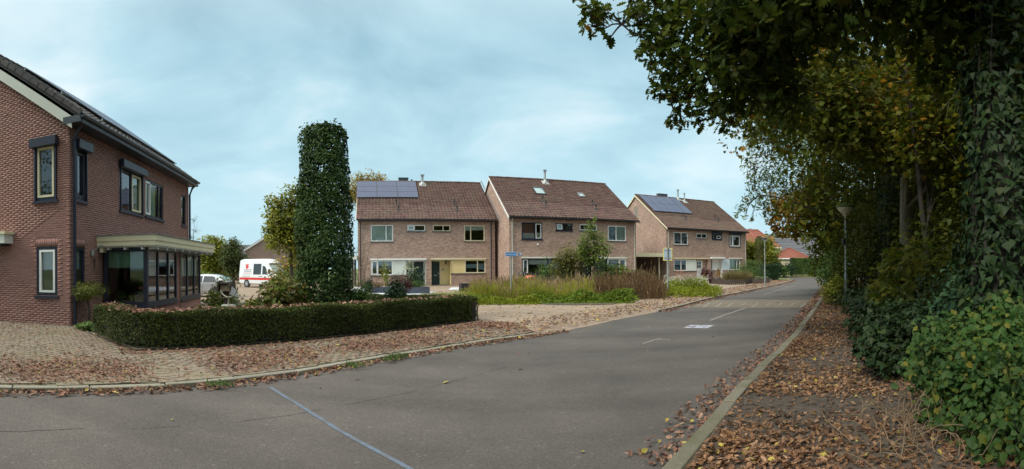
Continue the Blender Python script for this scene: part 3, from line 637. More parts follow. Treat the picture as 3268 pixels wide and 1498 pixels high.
def window(parent, x0, x1, z0, z1, splits=(), frame=m_white, fw=.095, loc=(0, 0, 0), rz=0, sill=m_dark, glass=m_glass, sash=None, cover=None, y=.03, sillz=.07, open_sash=None, rec=None):
    """splits: x of mullions. sash: {bay: material} inner frame. cover: list of (kind, bay, z_from, z_to, material)"""
    mb = MB(); d = .07
    frame_bars(mb, x0, x1, z0, z1, fw, y, y + d)
    edges = [x0] + list(splits) + [x1]
    for s in splits: mb.box(s - fw * .42, s + fw * .42, y + .002, y + d - .002, z0 + fw, z1 - fw)
    o = mb.build('window', frame, parent, loc, rz)
    for i in range(len(edges) - 1):
        a = edges[i] + (fw if i == 0 else fw * .42); b = edges[i + 1] - (fw if i == len(edges) - 2 else fw * .42)
        za, zb = z0 + fw, z1 - fw
        if open_sash == i:
            h = zb - za; t = .22; sb = MB()
            f0 = .05
            for (p0, p1, q0, q1) in ((a, b, 0, f0), (a, b, h - f0, h), (a, a + f0, 0, h), (b - f0, b, 0, h)):
                vs = []
                for (xx, hh) in ((p0, q0), (p1, q0), (p1, q1), (p0, q1)):
                    s = h - hh; vs.append((xx, y - s * math.sin(t), zb - s * math.cos(t)))
                sb.add(vs + [(v[0], v[1] + .04, v[2]) for v in vs], [(0, 1, 2, 3), (7, 6, 5, 4), (0, 4, 5, 1), (1, 5, 6, 2), (2, 6, 7, 3), (3, 7, 4, 0)])
            k = sb.build('sash', m_white, o)
            s1 = h - f0; MB().quad((a + f0, y + .02 - s1 * math.sin(t), zb - s1 * math.cos(t)), (b - f0, y + .02 - s1 * math.sin(t), zb - s1 * math.cos(t)), (b - f0, y + .02 - f0 * math.sin(t), zb - f0 * math.cos(t)), (a + f0, y + .02 - f0 * math.sin(t), zb - f0 * math.cos(t))).build('pane', m_sky_glass, o)
            continue
        if sash and i in sash:
            sb = MB(); frame_bars(sb, a + .004, b - .004, za + .004, zb - .004, .06, y - .018, y + .045); sb.build('sash', sash[i], o)
        MB().quad((a, y + .04, za), (b, y + .04, za), (b, y + .04, zb), (a, y + .04, zb)).build('pane', glass, o)
        for cv in cover or ():
            if cv[1] != i: continue
            c0, c1, mm = cv[2], cv[3], cv[4]
            yy = y + .13
            if cv[0] == 'blind':
                sb = MB().box(a - .02, b + .02, yy, yy + .01, c0, c1); sb.box(a - .02, b + .02, yy - .012, yy + .02, c0 - .025, c0); sb.build('blind', mm, o)
            else:
                sb = MB(); nn = max(6, int((b - a) / .05)); 
                for q in range(nn):
                    xa = a - .02 + (b - a + .04) * q / nn; xb = a - .02 + (b - a + .04) * (q + 1) / nn
                    ya = yy + .025 * math.sin(q * 2.1); yb = yy + .025 * math.sin((q + 1) * 2.1)
                    sb.quad((xa, ya, c0), (xb, yb, c0), (xb, yb, c1), (xa, ya, c1))
                sb.build('curtain', mm, o)
    if sill is not None: MB().box(x0 - .05, x1 + .05, -.06, y + .02, z0 - sillz, z0 - .002).build('sill', sill, o)
    return o
_tile = None
def tile_mesh(mat):
    """S-shaped pan tile, .30 wide, .36 long lying along +y"""
    mb = MB(); prof = [(0, .012), (.05, .038), (.10, .048), (.15, .036), (.20, .012), (.25, .004), (.302, .012)]
    n = len(prof)
    for y, dz in ((0, .028), (.37, 0)):
        for x, z in prof: mb.v.append((x, y, z + dz))
    for x, z in prof: mb.v.append((x, 0.0, z + .004))
    for i in range(n - 1):
        mb.f.append((i, i + 1, n + i + 1, n + i)); mb.f.append((2 * n + i, 2 * n + i + 1, i + 1, i))
    me = mb.mesh('tile', 50); me.materials.append(mat); return me
def roof(parent, x0, x1, run, slope, ze, ye, mat, loc=(0, 0, 0), rz=0, back=None, n_ind=300, ridge=True, holes=()):
    """front slope rises from the eave line y = ye at height ze; tiles lie on a thick deck, the rear slope is a plain deck"""
    back = run if back is None else back
    zr = ze + slope * run; yr = ye + run; th = .10
    mb = MB()
    prof = [(ye, ze - th - .02), (yr, zr - th - .02), (yr + back, zr - slope * back - th - .02), (yr + back, zr - slope * back - .02), (yr, zr - .02), (ye, ze - .02)]
    mb.add([(x0, p[0], p[1]) for p in prof] + [(x1, p[0], p[1]) for p in prof],
           [(0, 1, 4, 5), (1, 2, 3, 4), (11, 10, 7, 6), (10, 9, 8, 7), (5, 4, 10, 11), (4, 3, 9, 10), (0, 6, 7, 1), (1, 7, 8, 2), (0, 5, 11, 6), (2, 8, 9, 3)])
    ro = mb.build('roof', mat, parent, loc, rz)
    me = tile_mesh(mat); ang = math.atan(slope); ex = .335; L_ = run / math.cos(ang)
    nx = int(round((x1 - x0) / .30)); wx = (x1 - x0) / nx; ny = int(L_ / ex)
    ex = L_ / ny
    base = np.array([v.co for v in me.vertices]); tr = []
    for f in me.polygons: a = list(f.vertices); tr += [(a[0], a[1], a[2]), (a[0], a[2], a[3])]
    tr = np.array(tr); rest = []; cnt = 0
    ids = [(i, j) for j in range(ny) for i in range(nx)]
    for i, j in ids:
        x = x0 + i * wx; s = j * ex; jz = random.gauss(0, .004)
        y = ye + s * math.cos(ang); z = ze + s * math.sin(ang) - .01 + jz
        if any(h[0] < x + .15 < h[1] and h[2] < s < h[3] for h in holes): continue
        if cnt < n_ind:
            o = bpy.data.objects.new('tile', me); col.objects.link(o); o.parent = ro; o.location = (x, y, z); o.rotation_euler = (ang, random.gauss(0, .008), random.gauss(0, .006)); o.scale = (wx / .30, 1, 1); cnt += 1
        else:
            b = base.copy(); b[:, 0] *= wx / .30
            yy = b[:, 1] * math.cos(ang) - b[:, 2] * math.sin(ang); zz = b[:, 1] * math.sin(ang) + b[:, 2] * math.cos(ang)
            rest.append(np.stack([b[:, 0] + x, yy + y, zz + z], 1))
    if rest:
        n = len(rest); leafobj('roof_tiles', [(np.concatenate(rest), (tr[None] + (np.arange(n) * len(base))[:, None, None]).reshape(-1, 3))], [mat], ro, 'stuff')
    if ridge:
        rm = MB(); k = 8
        for yv in (0, .36):
            for j in range(k): a = PI * j / (k - 1); rm.v.append((yv, .13 * math.cos(a) * (1.0 if yv == 0 else .9), .10 * math.sin(a) * (1.0 if yv == 0 else .9) - .03))
        for j in range(k - 1): rm.f.append((j, j + 1, k + j + 1, k + j))
        rm.f.append(tuple(range(k))[::-1])
        rme = rm.mesh('ridge_tile', 60); rme.materials.append(mat); nr = int((x1 - x0) / .33)
        for i in range(nr):
            o = bpy.data.objects.new('ridge_tile', rme); col.objects.link(o); o.parent = ro; o.location = (x0 + i * (x1 - x0) / nr, yr, zr + .04 + random.gauss(0, .004)); o.rotation_euler = (0, random.gauss(0, .01), 0)
    return ro, ang, zr, yr
def gable(parent, mat, x, y0, y1, ze, zr, yr, face, th=.02, wins=(), name='gable_wall'):
    """end wall in the plane x = const; face -1 looks to -x"""
    mb = MB(); pts = [(x, y0, 0), (x, y1, 0), (x, y1, ze), (x, yr, zr), (x, y0, ze)]
    mb.add(pts, [tuple(range(5)) if face > 0 else tuple(range(5))[::-1]])
    return mb.build(name, mat, parent)
def on_roof(ro, x, y_up, ze, ye, slope): return (x, ye + y_up, ze + slope * y_up)
def downpipe(parent, x, y, z0, z1, mat, r=.04):
    mb = MB().tube([(x, y, z0), (x, y, z1 - .3), (x, y - .12, z1 - .05), (x, y - .25, z1)], r, 8)
    for z in (z0 + .6, (z0 + z1) / 2, z1 - .7): mb.lathe([(r + .012, z - .03), (r + .012, z + .03)], 8, (x, y, 0))
    return mb.build('downpipe', mat, parent, smooth=40)
def gutter(parent, x0, x1, y, z, mat, loc=(0, 0, 0), rz=0):
    mb = MB(); n = 7; r = .065
    for x in (x0, x1):
        for j in range(n): a = PI + PI * j / (n - 1); mb.v.append((x, y + r * math.cos(a), z + r * math.sin(a)))
        for j in range(n): a = PI + PI * j / (n - 1); mb.v.append((x, y + (r - .008) * math.cos(a), z + (r - .008) * math.sin(a)))
    for j in range(n - 1):
        mb.f.append((j, 2 * n + j, 2 * n + j + 1, j + 1)); mb.f.append((n + j, n + j + 1, 3 * n + j + 1, 3 * n + j))
    mb.f += [(0, n, 3 * n, 2 * n), (n - 1, 3 * n - 1, 4 * n - 1, 2 * n - 1), tuple(range(n)), tuple(range(2 * n, 3 * n))[::-1]]
    mb.box(x0, x1, y - .075, y - .055, z - .012, z + .012)
    return mb.build('gutter', mat, parent, loc, rz)
def solar(ro, corners, nx, ny, slope, ze, ye, gap=.02):
    """panels on the roof: corners = (x0, x1, up0, up1) in horizontal run"""
    x0, x1, u0, u1 = corners; ang = math.atan(slope)
    L_ = (u1 - u0) / math.cos(ang); w = (x1 - x0) / nx; h = L_ / ny
    fm = MB().box(0, w - gap, 0, h - gap, 0, .035).mesh('solar_panel'); fm.materials.append(m_solarf)
    cm_ = MB()
    a, b, c, d = .02, w - gap - .02, .02, h - gap - .02
    cm_.quad((a, c, .037), (b, c, .037), (b, d, .037), (a, d, .037)); cme = cm_.mesh('cell_sheet'); cme.materials.append(m_solar)
    for i in range(nx):
        for j in range(ny):
            up = u0 + j * h * math.cos(ang)
            o = bpy.data.objects.new('solar_panel', fm); col.objects.link(o); o.parent = ro
            nrm_ = .12
            o.location = (x0 + i * w, ye + up - nrm_ * math.sin(ang), ze + slope * up + nrm_ * math.cos(ang)); o.rotation_euler = (ang, 0, 0)
            fm2 = o
            cc = bpy.data.objects.new('cell_sheet', cme); col.objects.link(cc); cc.parent = ro; cc.location = o.location; cc.rotation_euler = (ang, 0, 0)
    mb = MB()
    for j in range(ny + 1):
        up = u0 + (j * h - gap / 2) * math.cos(ang) + (.1 if j == 0 else -.1 if j == ny else 0)
        z = ze + slope * up; mb.box(x0 - .05, x1 + .03, ye + up - .06, ye + up - .02, z + .04, z + .115)
    mb.build('panel_rail', m_grey, ro)
def vent(ro, x, up, slope, ze, ye, mat=m_black, h=.42, r=.055, flash=True):
    y = ye + up; z = ze + slope * up; mb = MB()
    if flash: mb.add([(x - .2, y - .22, z - .11), (x + .2, y - .22, z - .11), (x + .2, y + .15, z + .13), (x - .2, y + .15, z + .13)], [(0, 1, 2, 3)])
    mb.lathe([(r * 1.5, z - .05), (r * 1.2, z + .12), (r, z + .14), (r, z + h), (r * 1.7, z + h + .01), (r * 1.7, z + h + .09), (r * .5, z + h + .12)], 10, (x, y, 0))
    return mb.build('roof_vent', mat, ro, smooth=40)
def flue(ro, x, up, slope, ze, ye, h=.9, r=.08, mat=m_grey):
    y = ye + up; z = ze + slope * up; mb = MB()
    mb.add([(x - .35, y - .4, z - slope * .4 + .06), (x + .35, y - .4, z - slope * .4 + .06), (x + .3, y + .25, z + slope * .25 + .07), (x - .3, y + .25, z + slope * .25 + .07)], [(0, 1, 2, 3)])
    mb.lathe([(r * 2.4, z - .05), (r * 1.3, z + .28), (r, z + .3), (r, z + h), (r * 1.5, z + h + .01), (r * 1.5, z + h + .05), (r * .8, z + h + .06), (r * .8, z + h + .14), (r * 2.0, z + h + .16), (r * 2.0, z + h + .2)], 12, (x, y, 0))
    return mb.build('flue', mat, ro, smooth=40)
def chimney(ro, x, yr, zr, w=.95, d=.5, h=.55, back=.75):
    mb = MB().box(x, x + w, yr + back, yr + back + d, zr - 1.2, zr + h - .05); mb.box(x - .03, x + w + .03, yr + back - .03, yr + back + d + .03, zr + h - .05, zr + h)
    return mb.build('chimney_box', m_gutter, ro)

ROW = R(16.5); UN = (math.sin(-ROW), math.cos(-ROW)); UU = (math.cos(ROW), math.sin(ROW))
def rowpos(d, u): return (UN[0] * d + UU[0] * u, UN[1] * d + UU[1] * u)
SL = .65; ZE = 5.66; YE = -.42; RUN = 6.55; X0, X1 = .2, 11.95; YD = 12.4

def row_house(d, u0, label, tmat, holes_front, lower):
    p = rowpos(d, u0); h = empty('brick_house', (p[0], p[1], 0), ROW, label, 'house', 'houses of the brick row')
    holes = holes_front + lower
    wall_cells(X0, X1, 0, 5.62, holes, .12).build('front_wall', m_brickR, h)
    gable(h, m_brickG, X0, 0, YD, 5.45, ZE + SL * RUN - .12, YE + RUN, -1)
    gable(h, m_brickG, X1, 0, YD, 5.45, ZE + SL * RUN - .12, YE + RUN, 1)
    MB().quad((X1, YD, 0), (X0, YD, 0), (X0, YD, 5.45), (X1, YD, 5.45)).build('rear_wall', m_brickR, h)
    MB().quad((X0, 5, 0), (X1, 5, 0), (X1, 5, 5.3), (X0, 5, 5.3)).build('inner_wall', m_room, h)
    mb = MB().quad((X0, .02, 2.75), (X1, .02, 2.75), (X1, 5, 2.75), (X0, 5, 2.75)); mb.quad((X0, .02, .1), (X1, .02, .1), (X1, 5, .1), (X0, 5, .1)); mb.build('floor', m_room, h)
    ro, ang, zr, yr = roof(h, X0 - .12, X1 + .12, RUN, SL, ZE, YE, tmat)
    gutter(h, X0 - .1, X1 + .1, YE - .03, ZE - .04, m_gutter)
    MB().box(X0, X1, YE + .06, .0, ZE - .17, ZE - .13).build('soffit', m_dark, h)
    return h, ro, zr, yr
def barge(h, x, mat, w=.17, face=-1):
    t = .04; mb = MB(); xa, xb = (x - t, x) if face < 0 else (x, x + t)
    za = ZE - .16; zr = ZE + SL * RUN - .16; yr = YE + RUN
    for (y0, z0, y1, z1) in ((YE, za, yr, zr), (yr, zr, yr + RUN, za)):
        mb.add([(xa, y0, z0 - w + .10), (xa, y1, z1 - w + .10), (xa, y1, z1 + .10), (xa, y0, z0 + .10), (xb, y0, z0 - w + .10), (xb, y1, z1 - w + .10), (xb, y1, z1 + .10), (xb, y0, z0 + .10)],
               [(0, 3, 2, 1), (4, 5, 6, 7), (0, 1, 5, 4), (2, 3, 7, 6), (1, 2, 6, 5), (0, 4, 7, 3)])
    return mb.build('bargeboard', mat, h)
def panel(h, x0, x1, z0, z1, mat, y=.05, th=.05, grooves=0):
    o = MB().box(x0, x1, y, y + th, z0, z1).build('panel', mat, h)
    return o
def porch(h, x0, x1, z1, depth, side_mat, door_x, door_mat, z0=.0, frame=m_white, zd=2.12, back_mat=None, letter=True):
    """a recess in the front wall with a door at its back"""
    for xa, xb in ((x0 - .001, x0 + .02), (x1 - .02, x1 + .001)): MB().box(xa, xb, .02, depth, z0, z1).build('porch_side', side_mat, h)
    MB().box(x0, x1, depth, depth + .03, z0, z1).build('porch_back', back_mat or side_mat, h)
    MB().box(x0, x1, .01, depth, z1 - .03, z1).build('porch_ceiling', m_white, h)
    MB().box(x0, x1, .0, depth, z0 - .05, z0 + .02).build('doorstep', m_stone, h)
    a, b = door_x; fb = MB(); y = depth - .06
    fb.box(a - .07, a, y, y + .05, z0 + .02, zd + .07); fb.box(b, b + .07, y, y + .05, z0 + .02, zd + .07); fb.box(a, b, y, y + .05, zd, zd + .07); fb.build('door_frame', frame, h)
    dr = MB().box(a, b, y + .01, y + .04, z0 + .03, zd).build('door', door_mat, h)
    hb = MB().box(b - .13, b - .07, y - .03, y + .01, 1.0, 1.14); hb.build('handle', m_grey, dr)
    if letter: MB().box((a + b) / 2 - .14, (a + b) / 2 + .14, y - .006, y + .012, .88, .95).build('letter_slot', m_grey, dr)
    return dr

# ------------------------------------------------------------------ house A: white and yellow panels, nine solar panels
hA, roA, zrA, yrA = row_house(40.8, -1.39, 'brown brick house with yellow panel, white panel and nine solar panels on its roof', m_tileR,
    [(1.28, 3.17, 3.8, 5.2), (4.36, 5.89, 4.66, 5.2), (6.54, 8.04, 4.66, 5.2), (9.22, 11.04, 3.82, 5.2)],
    [(1.28, 4.27, .96, 2.22), (4.27, 5.92, .02, 2.22), (6.38, 8.07, .02, 2.24), (8.07, 11.1, 1.08, 2.24)])
window(hA, 1.28, 3.17, 3.8, 5.2, (2.58,), m_white, cover=[('curtain', 0, 3.85, 5.15, m_curt), ('curtain', 1, 3.85, 5.15, m_curt)])
window(hA, 4.36, 5.89, 4.66, 5.2, (4.98,), m_white, open_sash=0, fw=.08)
window(hA, 6.54, 8.04, 4.66, 5.2, (7.42,), m_cream, fw=.08)
window(hA, 9.22, 11.04, 3.82, 5.2, (9.81,), m_cream, cover=[('blind', 0, 4.78, 5.16, m_blind), ('blind', 1, 4.82, 5.16, m_blind)])
window(hA, 1.28, 3.13, .96, 2.22, (1.87,), m_white, fw=.09, cover=[('blind', 0, 1.75, 2.18, m_curtb), ('blind', 1, 1.78, 2.18, m_curtb)], sash={0: m_white})
panel(hA, 3.13, 4.27, .96, 2.22, m_panelw)
MB().box(3.1, 4.3, -.05, .05, .89, .958).build('sill', m_dark, hA)
porch(hA, 4.27, 5.92, 2.22, .95, m_panelw, (4.98, 5.82), m_green)
panel(hA, 8.07, 9.27, 1.08, 2.24, m_panely)
window(hA, 9.27, 11.1, 1.08, 2.24, (10.39,), m_cream, fw=.09, cover=[('blind', 0, 1.55, 1.86, m_curtb), ('blind', 1, 1.4, 1.9, m_curtb)])
MB().box(8.05, 9.24, -.05, .05, 1.01, 1.078).build('sill', m_dark, hA)
dr = porch(hA, 6.38, 8.07, 2.24, .95, m_panely, (6.46, 7.22), m_green, frame=m_cream)
MB().box(7.7, 7.76, .5, .9, 1.85, 2.2).build('porch_lamp', m_dark, hA)
MB().box(1.24, 5.98, -.10, .03, 2.24, 2.37).build('lintel_strip', m_white, hA)
MB().box(6.36, 11.14, -.10, .03, 2.255, 2.385).build('lintel_strip', m_cream, hA)
MB().box(4.72, 4.8, .80, .94, 1.55, 1.95).build('porch_lamp', m_dark, hA)
MB().box(2.8 + 1.55, 2.8 + 1.7, .9, .945, 1.2, 1.42).build('number_plate', m_black, hA)
MB().box(7.42, 7.6, .9, .945, 1.3, 1.5).build('number_plate', m_stone, hA)
MB().box(2.62, 2.67, -.03, 0, 3.38, 3.55).build('wall_tie', m_cream, hA)
downpipe(hA, .42, -.07, .05, 5.55, m_navy); downpipe(hA, 11.6, -.07, .05, 5.55, m_navy)
solar(roA, (.02, 5.62, 3.32, 6.35), 3, 3, SL, ZE, YE)
vent(roA, 3.55, 2.15, SL, ZE, YE); vent(roA, 3.68, 1.1, SL, ZE, YE); vent(roA, 8.72, 2.3, SL, ZE, YE); vent(roA, 8.76, 1.2, SL, ZE, YE)
flue(roA, 6.25, 6.0, SL, ZE, YE, .75, .11); chimney(roA, 4.05, yrA, zrA); vent(roA, 5.3, 7.0, -SL, ZE + 2 * SL * RUN, YE, h=.5, flash=False)
barge(hA, X0 - .12, m_cream)
MB().box(-1.8, .15, -.2, 3.2, 2.30, 2.66).build('shed_fascia', m_panelw, hA)
for k in range(8): MB().box(-1.6 + k * .21, -1.42 + k * .21, .15, .18, .1, 2.28).build('fence_board', m_woodd, hA)

# ------------------------------------------------------------------ house B: dark blue doors, skylights
hB, roB, zrB, yrB = row_house(37.4, 10.65, 'brown brick house with two roof skylights and dark blue doors behind the tall grass', m_tileR,
    [(1.26, 3.05, 3.82, 5.22), (4.24, 5.75, 4.6, 5.22), (6.4, 8.05, 4.66, 5.2), (9.1, 10.93, 3.82, 5.17)],
    [(1.26, 4.6, 1.0, 2.28), (4.6, 5.95, .02, 2.28), (6.4, 7.9, .02, 2.28), (7.9, 10.96, 1.0, 2.28)])
window(hB, 1.26, 3.05, 3.82, 5.22, (2.42,), m_navy, sash={1: m_white}, cover=[('curtain', 0, 4.35, 5.15, m_curtr), ('blind', 0, 3.88, 4.36, m_blind), ('blind', 1, 3.9, 4.4, m_blind)], sill=m_navy)
window(hB, 4.24, 5.75, 4.6, 5.22, (4.85,), m_navy, open_sash=0, sill=m_navy, fw=.08)
window(hB, 6.4, 8.05, 4.66, 5.2, (7.25,), m_white, fw=.09)
window(hB, 9.1, 10.93, 3.82, 5.17, (9.93,), m_white, cover=[('curtain', 0, 3.9, 5.1, m_curtb), ('curtain', 1, 3.9, 5.1, m_curt)])
window(hB, 1.26, 4.6, 1.0, 2.28, (1.82, 3.5), m_navy, sash={0: m_white}, cover=[('blind', 1, 1.82, 2.2, m_blind)], sill=m_navy)
porch(hB, 4.6, 5.95, 2.28, .9, m_navyd, (4.9, 5.75), m_navyd, frame=m_navy)
dr = porch(hB, 6.4, 7.9, 2.28, .9, m_navyd, (6.7, 7.6), m_navyd, frame=m_navy)
MB().box(6.98, 7.18, .82, .835, 1.55, 1.72).build('number_plate', m_white, dr)
panel(hB, 7.9, 9.06, 1.0, 2.28, m_navyd)
window(hB, 9.06, 10.96, 1.0, 2.28, (10.22,), m_white, sash={1: m_white}, cover=[('blind', 0, 1.95, 2.2, m_blindg)])
MB().box(1.22, 6.0, -.10, .03, 2.29, 2.40).build('lintel_strip', m_panelw, hB); MB().box(6.36, 11.0, -.10, .03, 2.29, 2.40).build('lintel_strip', m_panelw, hB)
for x, z in ((2.6, 3.42), (9.36, 3.42)): MB().lathe([(.03, .0), (.07, -.05), (.08, -.14), (.05, -.2)], 10, (x, 0, z), 'y').build('wall_lamp', m_white, hB, smooth=40)
downpipe(hB, .45, -.07, .05, 5.55, m_pipe); downpipe(hB, 11.75, -.07, .05, 5.55, m_pipe)
def skylight(ro, x0, x1, u0, u1, fm):
    ang = math.atan(SL); Lh = (u1 - u0) / math.cos(ang); w = x1 - x0
    mb = MB(); f = .07
    for (a, b, c, d) in ((0, w, 0, f), (0, w, Lh - f, Lh), (0, f, f, Lh - f), (w - f, w, f, Lh - f)): mb.box(a, b, c, d, 0, .11)
    o = mb.build('skylight', fm, ro, (x0, YE + u0, ZE + SL * u0 + .02)); o.rotation_euler = (ang, 0, 0)
    k = MB().quad((f, f, .07), (w - f, f, .07), (w - f, Lh - f, .07), (f, Lh - f, .07)).build('skylight_pane', m_sky_glass, ro, (x0, YE + u0, ZE + SL * u0 + .02)); k.rotation_euler = (ang, 0, 0)
skylight(roB, 3.65, 4.6, 3.6, 4.75, m_gutter); skylight(roB, 7.85, 8.4, 3.5, 4.15, m_lead)
vent(roB, 3.8, 2.4, SL, ZE, YE); vent(roB, 3.8, 1.6, SL, ZE, YE); vent(roB, 8.48, 2.2, SL, ZE, YE); vent(roB, 8.45, 1.4, SL, ZE, YE)
flue(roB, 5.35, 5.95, SL, ZE, YE, 1.0, .10)
for x in (4.95, 5.85): vent(roB, x, 7.1, -SL, ZE + 2 * SL * RUN, YE, h=.45, flash=False)
barge(hB, X0 - .12, m_white); barge(hB, X1 + .12, m_dark, face=1)
mb = MB(); yr_ = YE + RUN + 2.6                                     # lead flashing where house A's roof meets this gable
mb.add([(X0 - .02, 2.4, 5.3), (X0 - .02, 9.9, 10.15), (X0 - .02, 9.9, 10.35), (X0 - .02, 2.4, 5.5)], [(0, 1, 2, 3)]); mb.build('flashing', m_lead, hB)

# ------------------------------------------------------------------ house C: ten solar panels, roller shutters, carport
hC, roC, zrC, yrC = row_house(42.25, 29.06, 'brown brick house with ten solar panels, cream and pale blue panels, beside the carport', m_tileC,
    [(1.18, 3.11, 3.9, 5.25), (4.31, 5.78, 4.68, 5.22), (6.54, 7.95, 4.6, 5.15), (9.2, 10.95, 3.86, 5.2)],
    [(1.18, 4.3, 1.06, 2.3), (4.3, 5.95, .02, 2.36), (6.35, 8.05, .02, 2.4), (8.05, 10.9, 1.08, 2.4)])
window(hC, 1.18, 3.11, 3.9, 5.25, (2.2,), m_white); window(hC, 4.31, 5.78, 4.68, 5.22, (5.03,), m_white, fw=.08)
window(hC, 6.54, 7.95, 4.6, 5.15, (7.2,), m_navy, sash={1: m_white}, sill=m_navy); window(hC, 9.2, 10.95, 3.86, 5.2, (9.75,), m_white, sash={0: m_white, 1: m_white}, sill=m_navy)
for a, b, z0, z1 in ((6.5, 7.98, 5.16, 5.42), (9.14, 11.02, 5.21, 5.5)): MB().box(a, b, -.17, -.002, z0, z1).build('shutter_box', m_navy, hC)
for x in (6.53, 7.93, 9.17, 10.96): MB().box(x - .025, x + .025, -.045, -.001, 4.55 if x < 8 else 3.85, 5.16 if x < 8 else 5.21).build('shutter_rail', m_navy, hC)
window(hC, 1.18, 2.94, 1.06, 2.3, (2.16,), m_white, fw=.09, cover=[('blind', 0, 1.16, 1.55, m_curtb), ('blind', 1, 1.16, 1.55, m_curtb)])
panel(hC, 2.94, 4.3, 1.06, 2.3, m_panelw); MB().box(2.96, 4.32, -.05, .05, .99, 1.058).build('sill', m_dark, hC)
dr = porch(hC, 4.3, 5.95, 2.36, .35, m_brickR, (4.42, 5.28), m_white, frame=m_white, back_mat=m_brickR)
db = MB()
for a in (0, 1):
    for b in (0, 1): db.quad((4.56 + a * .31, .295, 1.35 + b * .4), (4.83 + a * .31, .295, 1.35 + b * .4), (4.83 + a * .31, .295, 1.71 + b * .36), (4.56 + a * .31, .295, 1.71 + b * .36))
db.build('door_glass', m_cglass, dr)
porch(hC, 6.35, 8.05, 2.4, .6, m_white, (6.42, 6.75), m_panelw, frame=m_white, letter=False)
panel(hC, 6.85, 8.05, 1.08, 2.38, m_white, y=.35); MB().box(6.86, 8.04, .30, .5, .02, 1.0).build('low_wall', m_brickR, hC)
MB().box(7.98, 8.04, -.06, .0, .05, 2.38).build('canopy_post', m_white, hC)
panel(hC, 8.06, 9.17, 1.08, 2.38, m_panelb, y=-.03)
window(hC, 9.17, 10.9, 1.08, 2.4, (10.4,), m_white, cover=[('curtain', 0, 1.15, 2.3, m_curt), ('curtain', 1, 1.15, 2.3, m_curt)])
MB().box(1.14, 5.98, -.10, .03, 2.37, 2.47).build('lintel_strip', m_cream, hC); MB().box(6.25, 8.25, -.35, .03, 2.41, 2.58).build('door_canopy', m_white, hC); MB().box(9.1, 11.2, -.12, .03, 2.42, 2.52).build('lintel_strip', m_white, hC)
downpipe(hC, .45, -.07, .05, 5.55, m_pipe); downpipe(hC, 11.75, -.07, .05, 5.55, m_pipe)
solar(roC, (.35, 5.75, 2.95, 6.3), 5, 2, SL, ZE, YE)
vent(roC, 3.8, 2.3, SL, ZE, YE); vent(roC, 3.75, 1.6, SL, ZE, YE); vent(roC, 8.6, 2.3, SL, ZE, YE); vent(roC, 8.6, 1.65, SL, ZE, YE)
flue(roC, 6.1, 6.35, SL, ZE, YE, 1.0, .09); flue(roC, 6.75, 5.9, SL, ZE, YE, .85, .07); chimney(roC, 3.9, yrC, zrC, 1.3)
barge(hC, X0 - .12, m_cream)
window(hC, -6.55, -5.75, 7.1, 8.55, (), m_white, loc=(X0, 0, 0), rz=R(-90))     # gable window
MB().quad((X0 - .001, 5.75, 7.1), (X0 - .001, 6.55, 7.1), (X0 - .001, 6.55, 8.55), (X0 - .001, 5.75, 8.55)).build('window_reveal', m_room, hC)
# carport between B and C belongs to C
mb = MB().box(-6.0, X0 - .03, -.55, -.43, 2.55, 2.95); mb.build('carport_fascia', m_cream, hC)
MB().box(-6.0, X0 - .03, -.43, 8.5, 2.72, 2.9).build('carport_roof', m_dark, hC)
MB().box(-6.1, X0 - .03, 8.5, 8.6, 0, 2.72).build('carport_wall', m_brickR, hC)
MB().box(-.62, -.5, 0.2, .32, 0, 2.7).build('carport_post', m_cream, hC)

# ------------------------------------------------------------------ the corner house on the left
LH = R(21.0); hp = G(224, 1048)
hL = empty('brick_house', (hp[0], hp[1], 0), LH, 'red brown brick corner house with bay window, dark tiled roof and roller shutters', 'house')
ZL = 5.72; SLL = .75; RUNL = 5.0; LEN = 10.85; Z1 = 5.55
gh = [(-1.15, -.41, 3.53, 5.12), (-1.11, -.40, .86, 2.24)]
lh = [(.24, .92, 3.53, 4.98), (3.17, 5.12, 3.55, 5.0), (5.40, 7.34, 3.57, 4.98), (9.75, 10.4, 3.6, 5.0), (.24, .85, .86, 2.22), (2.0, 7.45, .55, 2.2)]
REC = .008
gw_ = wall_cells(-9.2, 0, 0, Z1, gh, .12); gw_.add([(-9.2, 0, Z1), (0, 0, Z1), (-4.6, 0, Z1 + SLL * 4.6)], [(0, 1, 2)])
gwall = gw_.build('gable_wall', m_mortar, hL, (0, REC, 0))
lwall = wall_cells(0, LEN, 0, Z1, lh, .12).build('side_wall', m_mortar, hL, (-REC, 0, 0), R(90))
MB().quad((-9.2, LEN, 0), (-9.2, 0, 0), (-9.2, 0, Z1), (-9.2, LEN, Z1)).build('far_wall', m_brickLf, hL)
mb = MB(); mb.add([(0, LEN, 0), (-9.2, LEN, 0), (-9.2, LEN, Z1), (-4.6, LEN, Z1 + SLL * 4.6), (0, LEN, Z1)], [(0, 1, 2, 3, 4)]); mb.build('rear_gable_wall', m_brickLf, hL)
MB().quad((-4.2, .05, 0), (-4.2, LEN - .05, 0), (-4.2, LEN - .05, 5.4), (-4.2, .05, 5.4)).build('inner_wall', m_room, hL)
mb = MB().quad((-4.2, .05, 2.75), (-.05, .05, 2.75), (-.05, LEN, 2.75), (-4.2, LEN, 2.75)); mb.quad((-4.2, .05, .12), (-.05, .05, .12), (-.05, LEN, .12), (-4.2, LEN, .12)); mb.quad((-4.2, 1.45, .1), (-.02, 1.45, .1), (-.02, 1.45, 5.3), (-4.2, 1.45, 5.3)); mb.build('floor', m_room, hL)
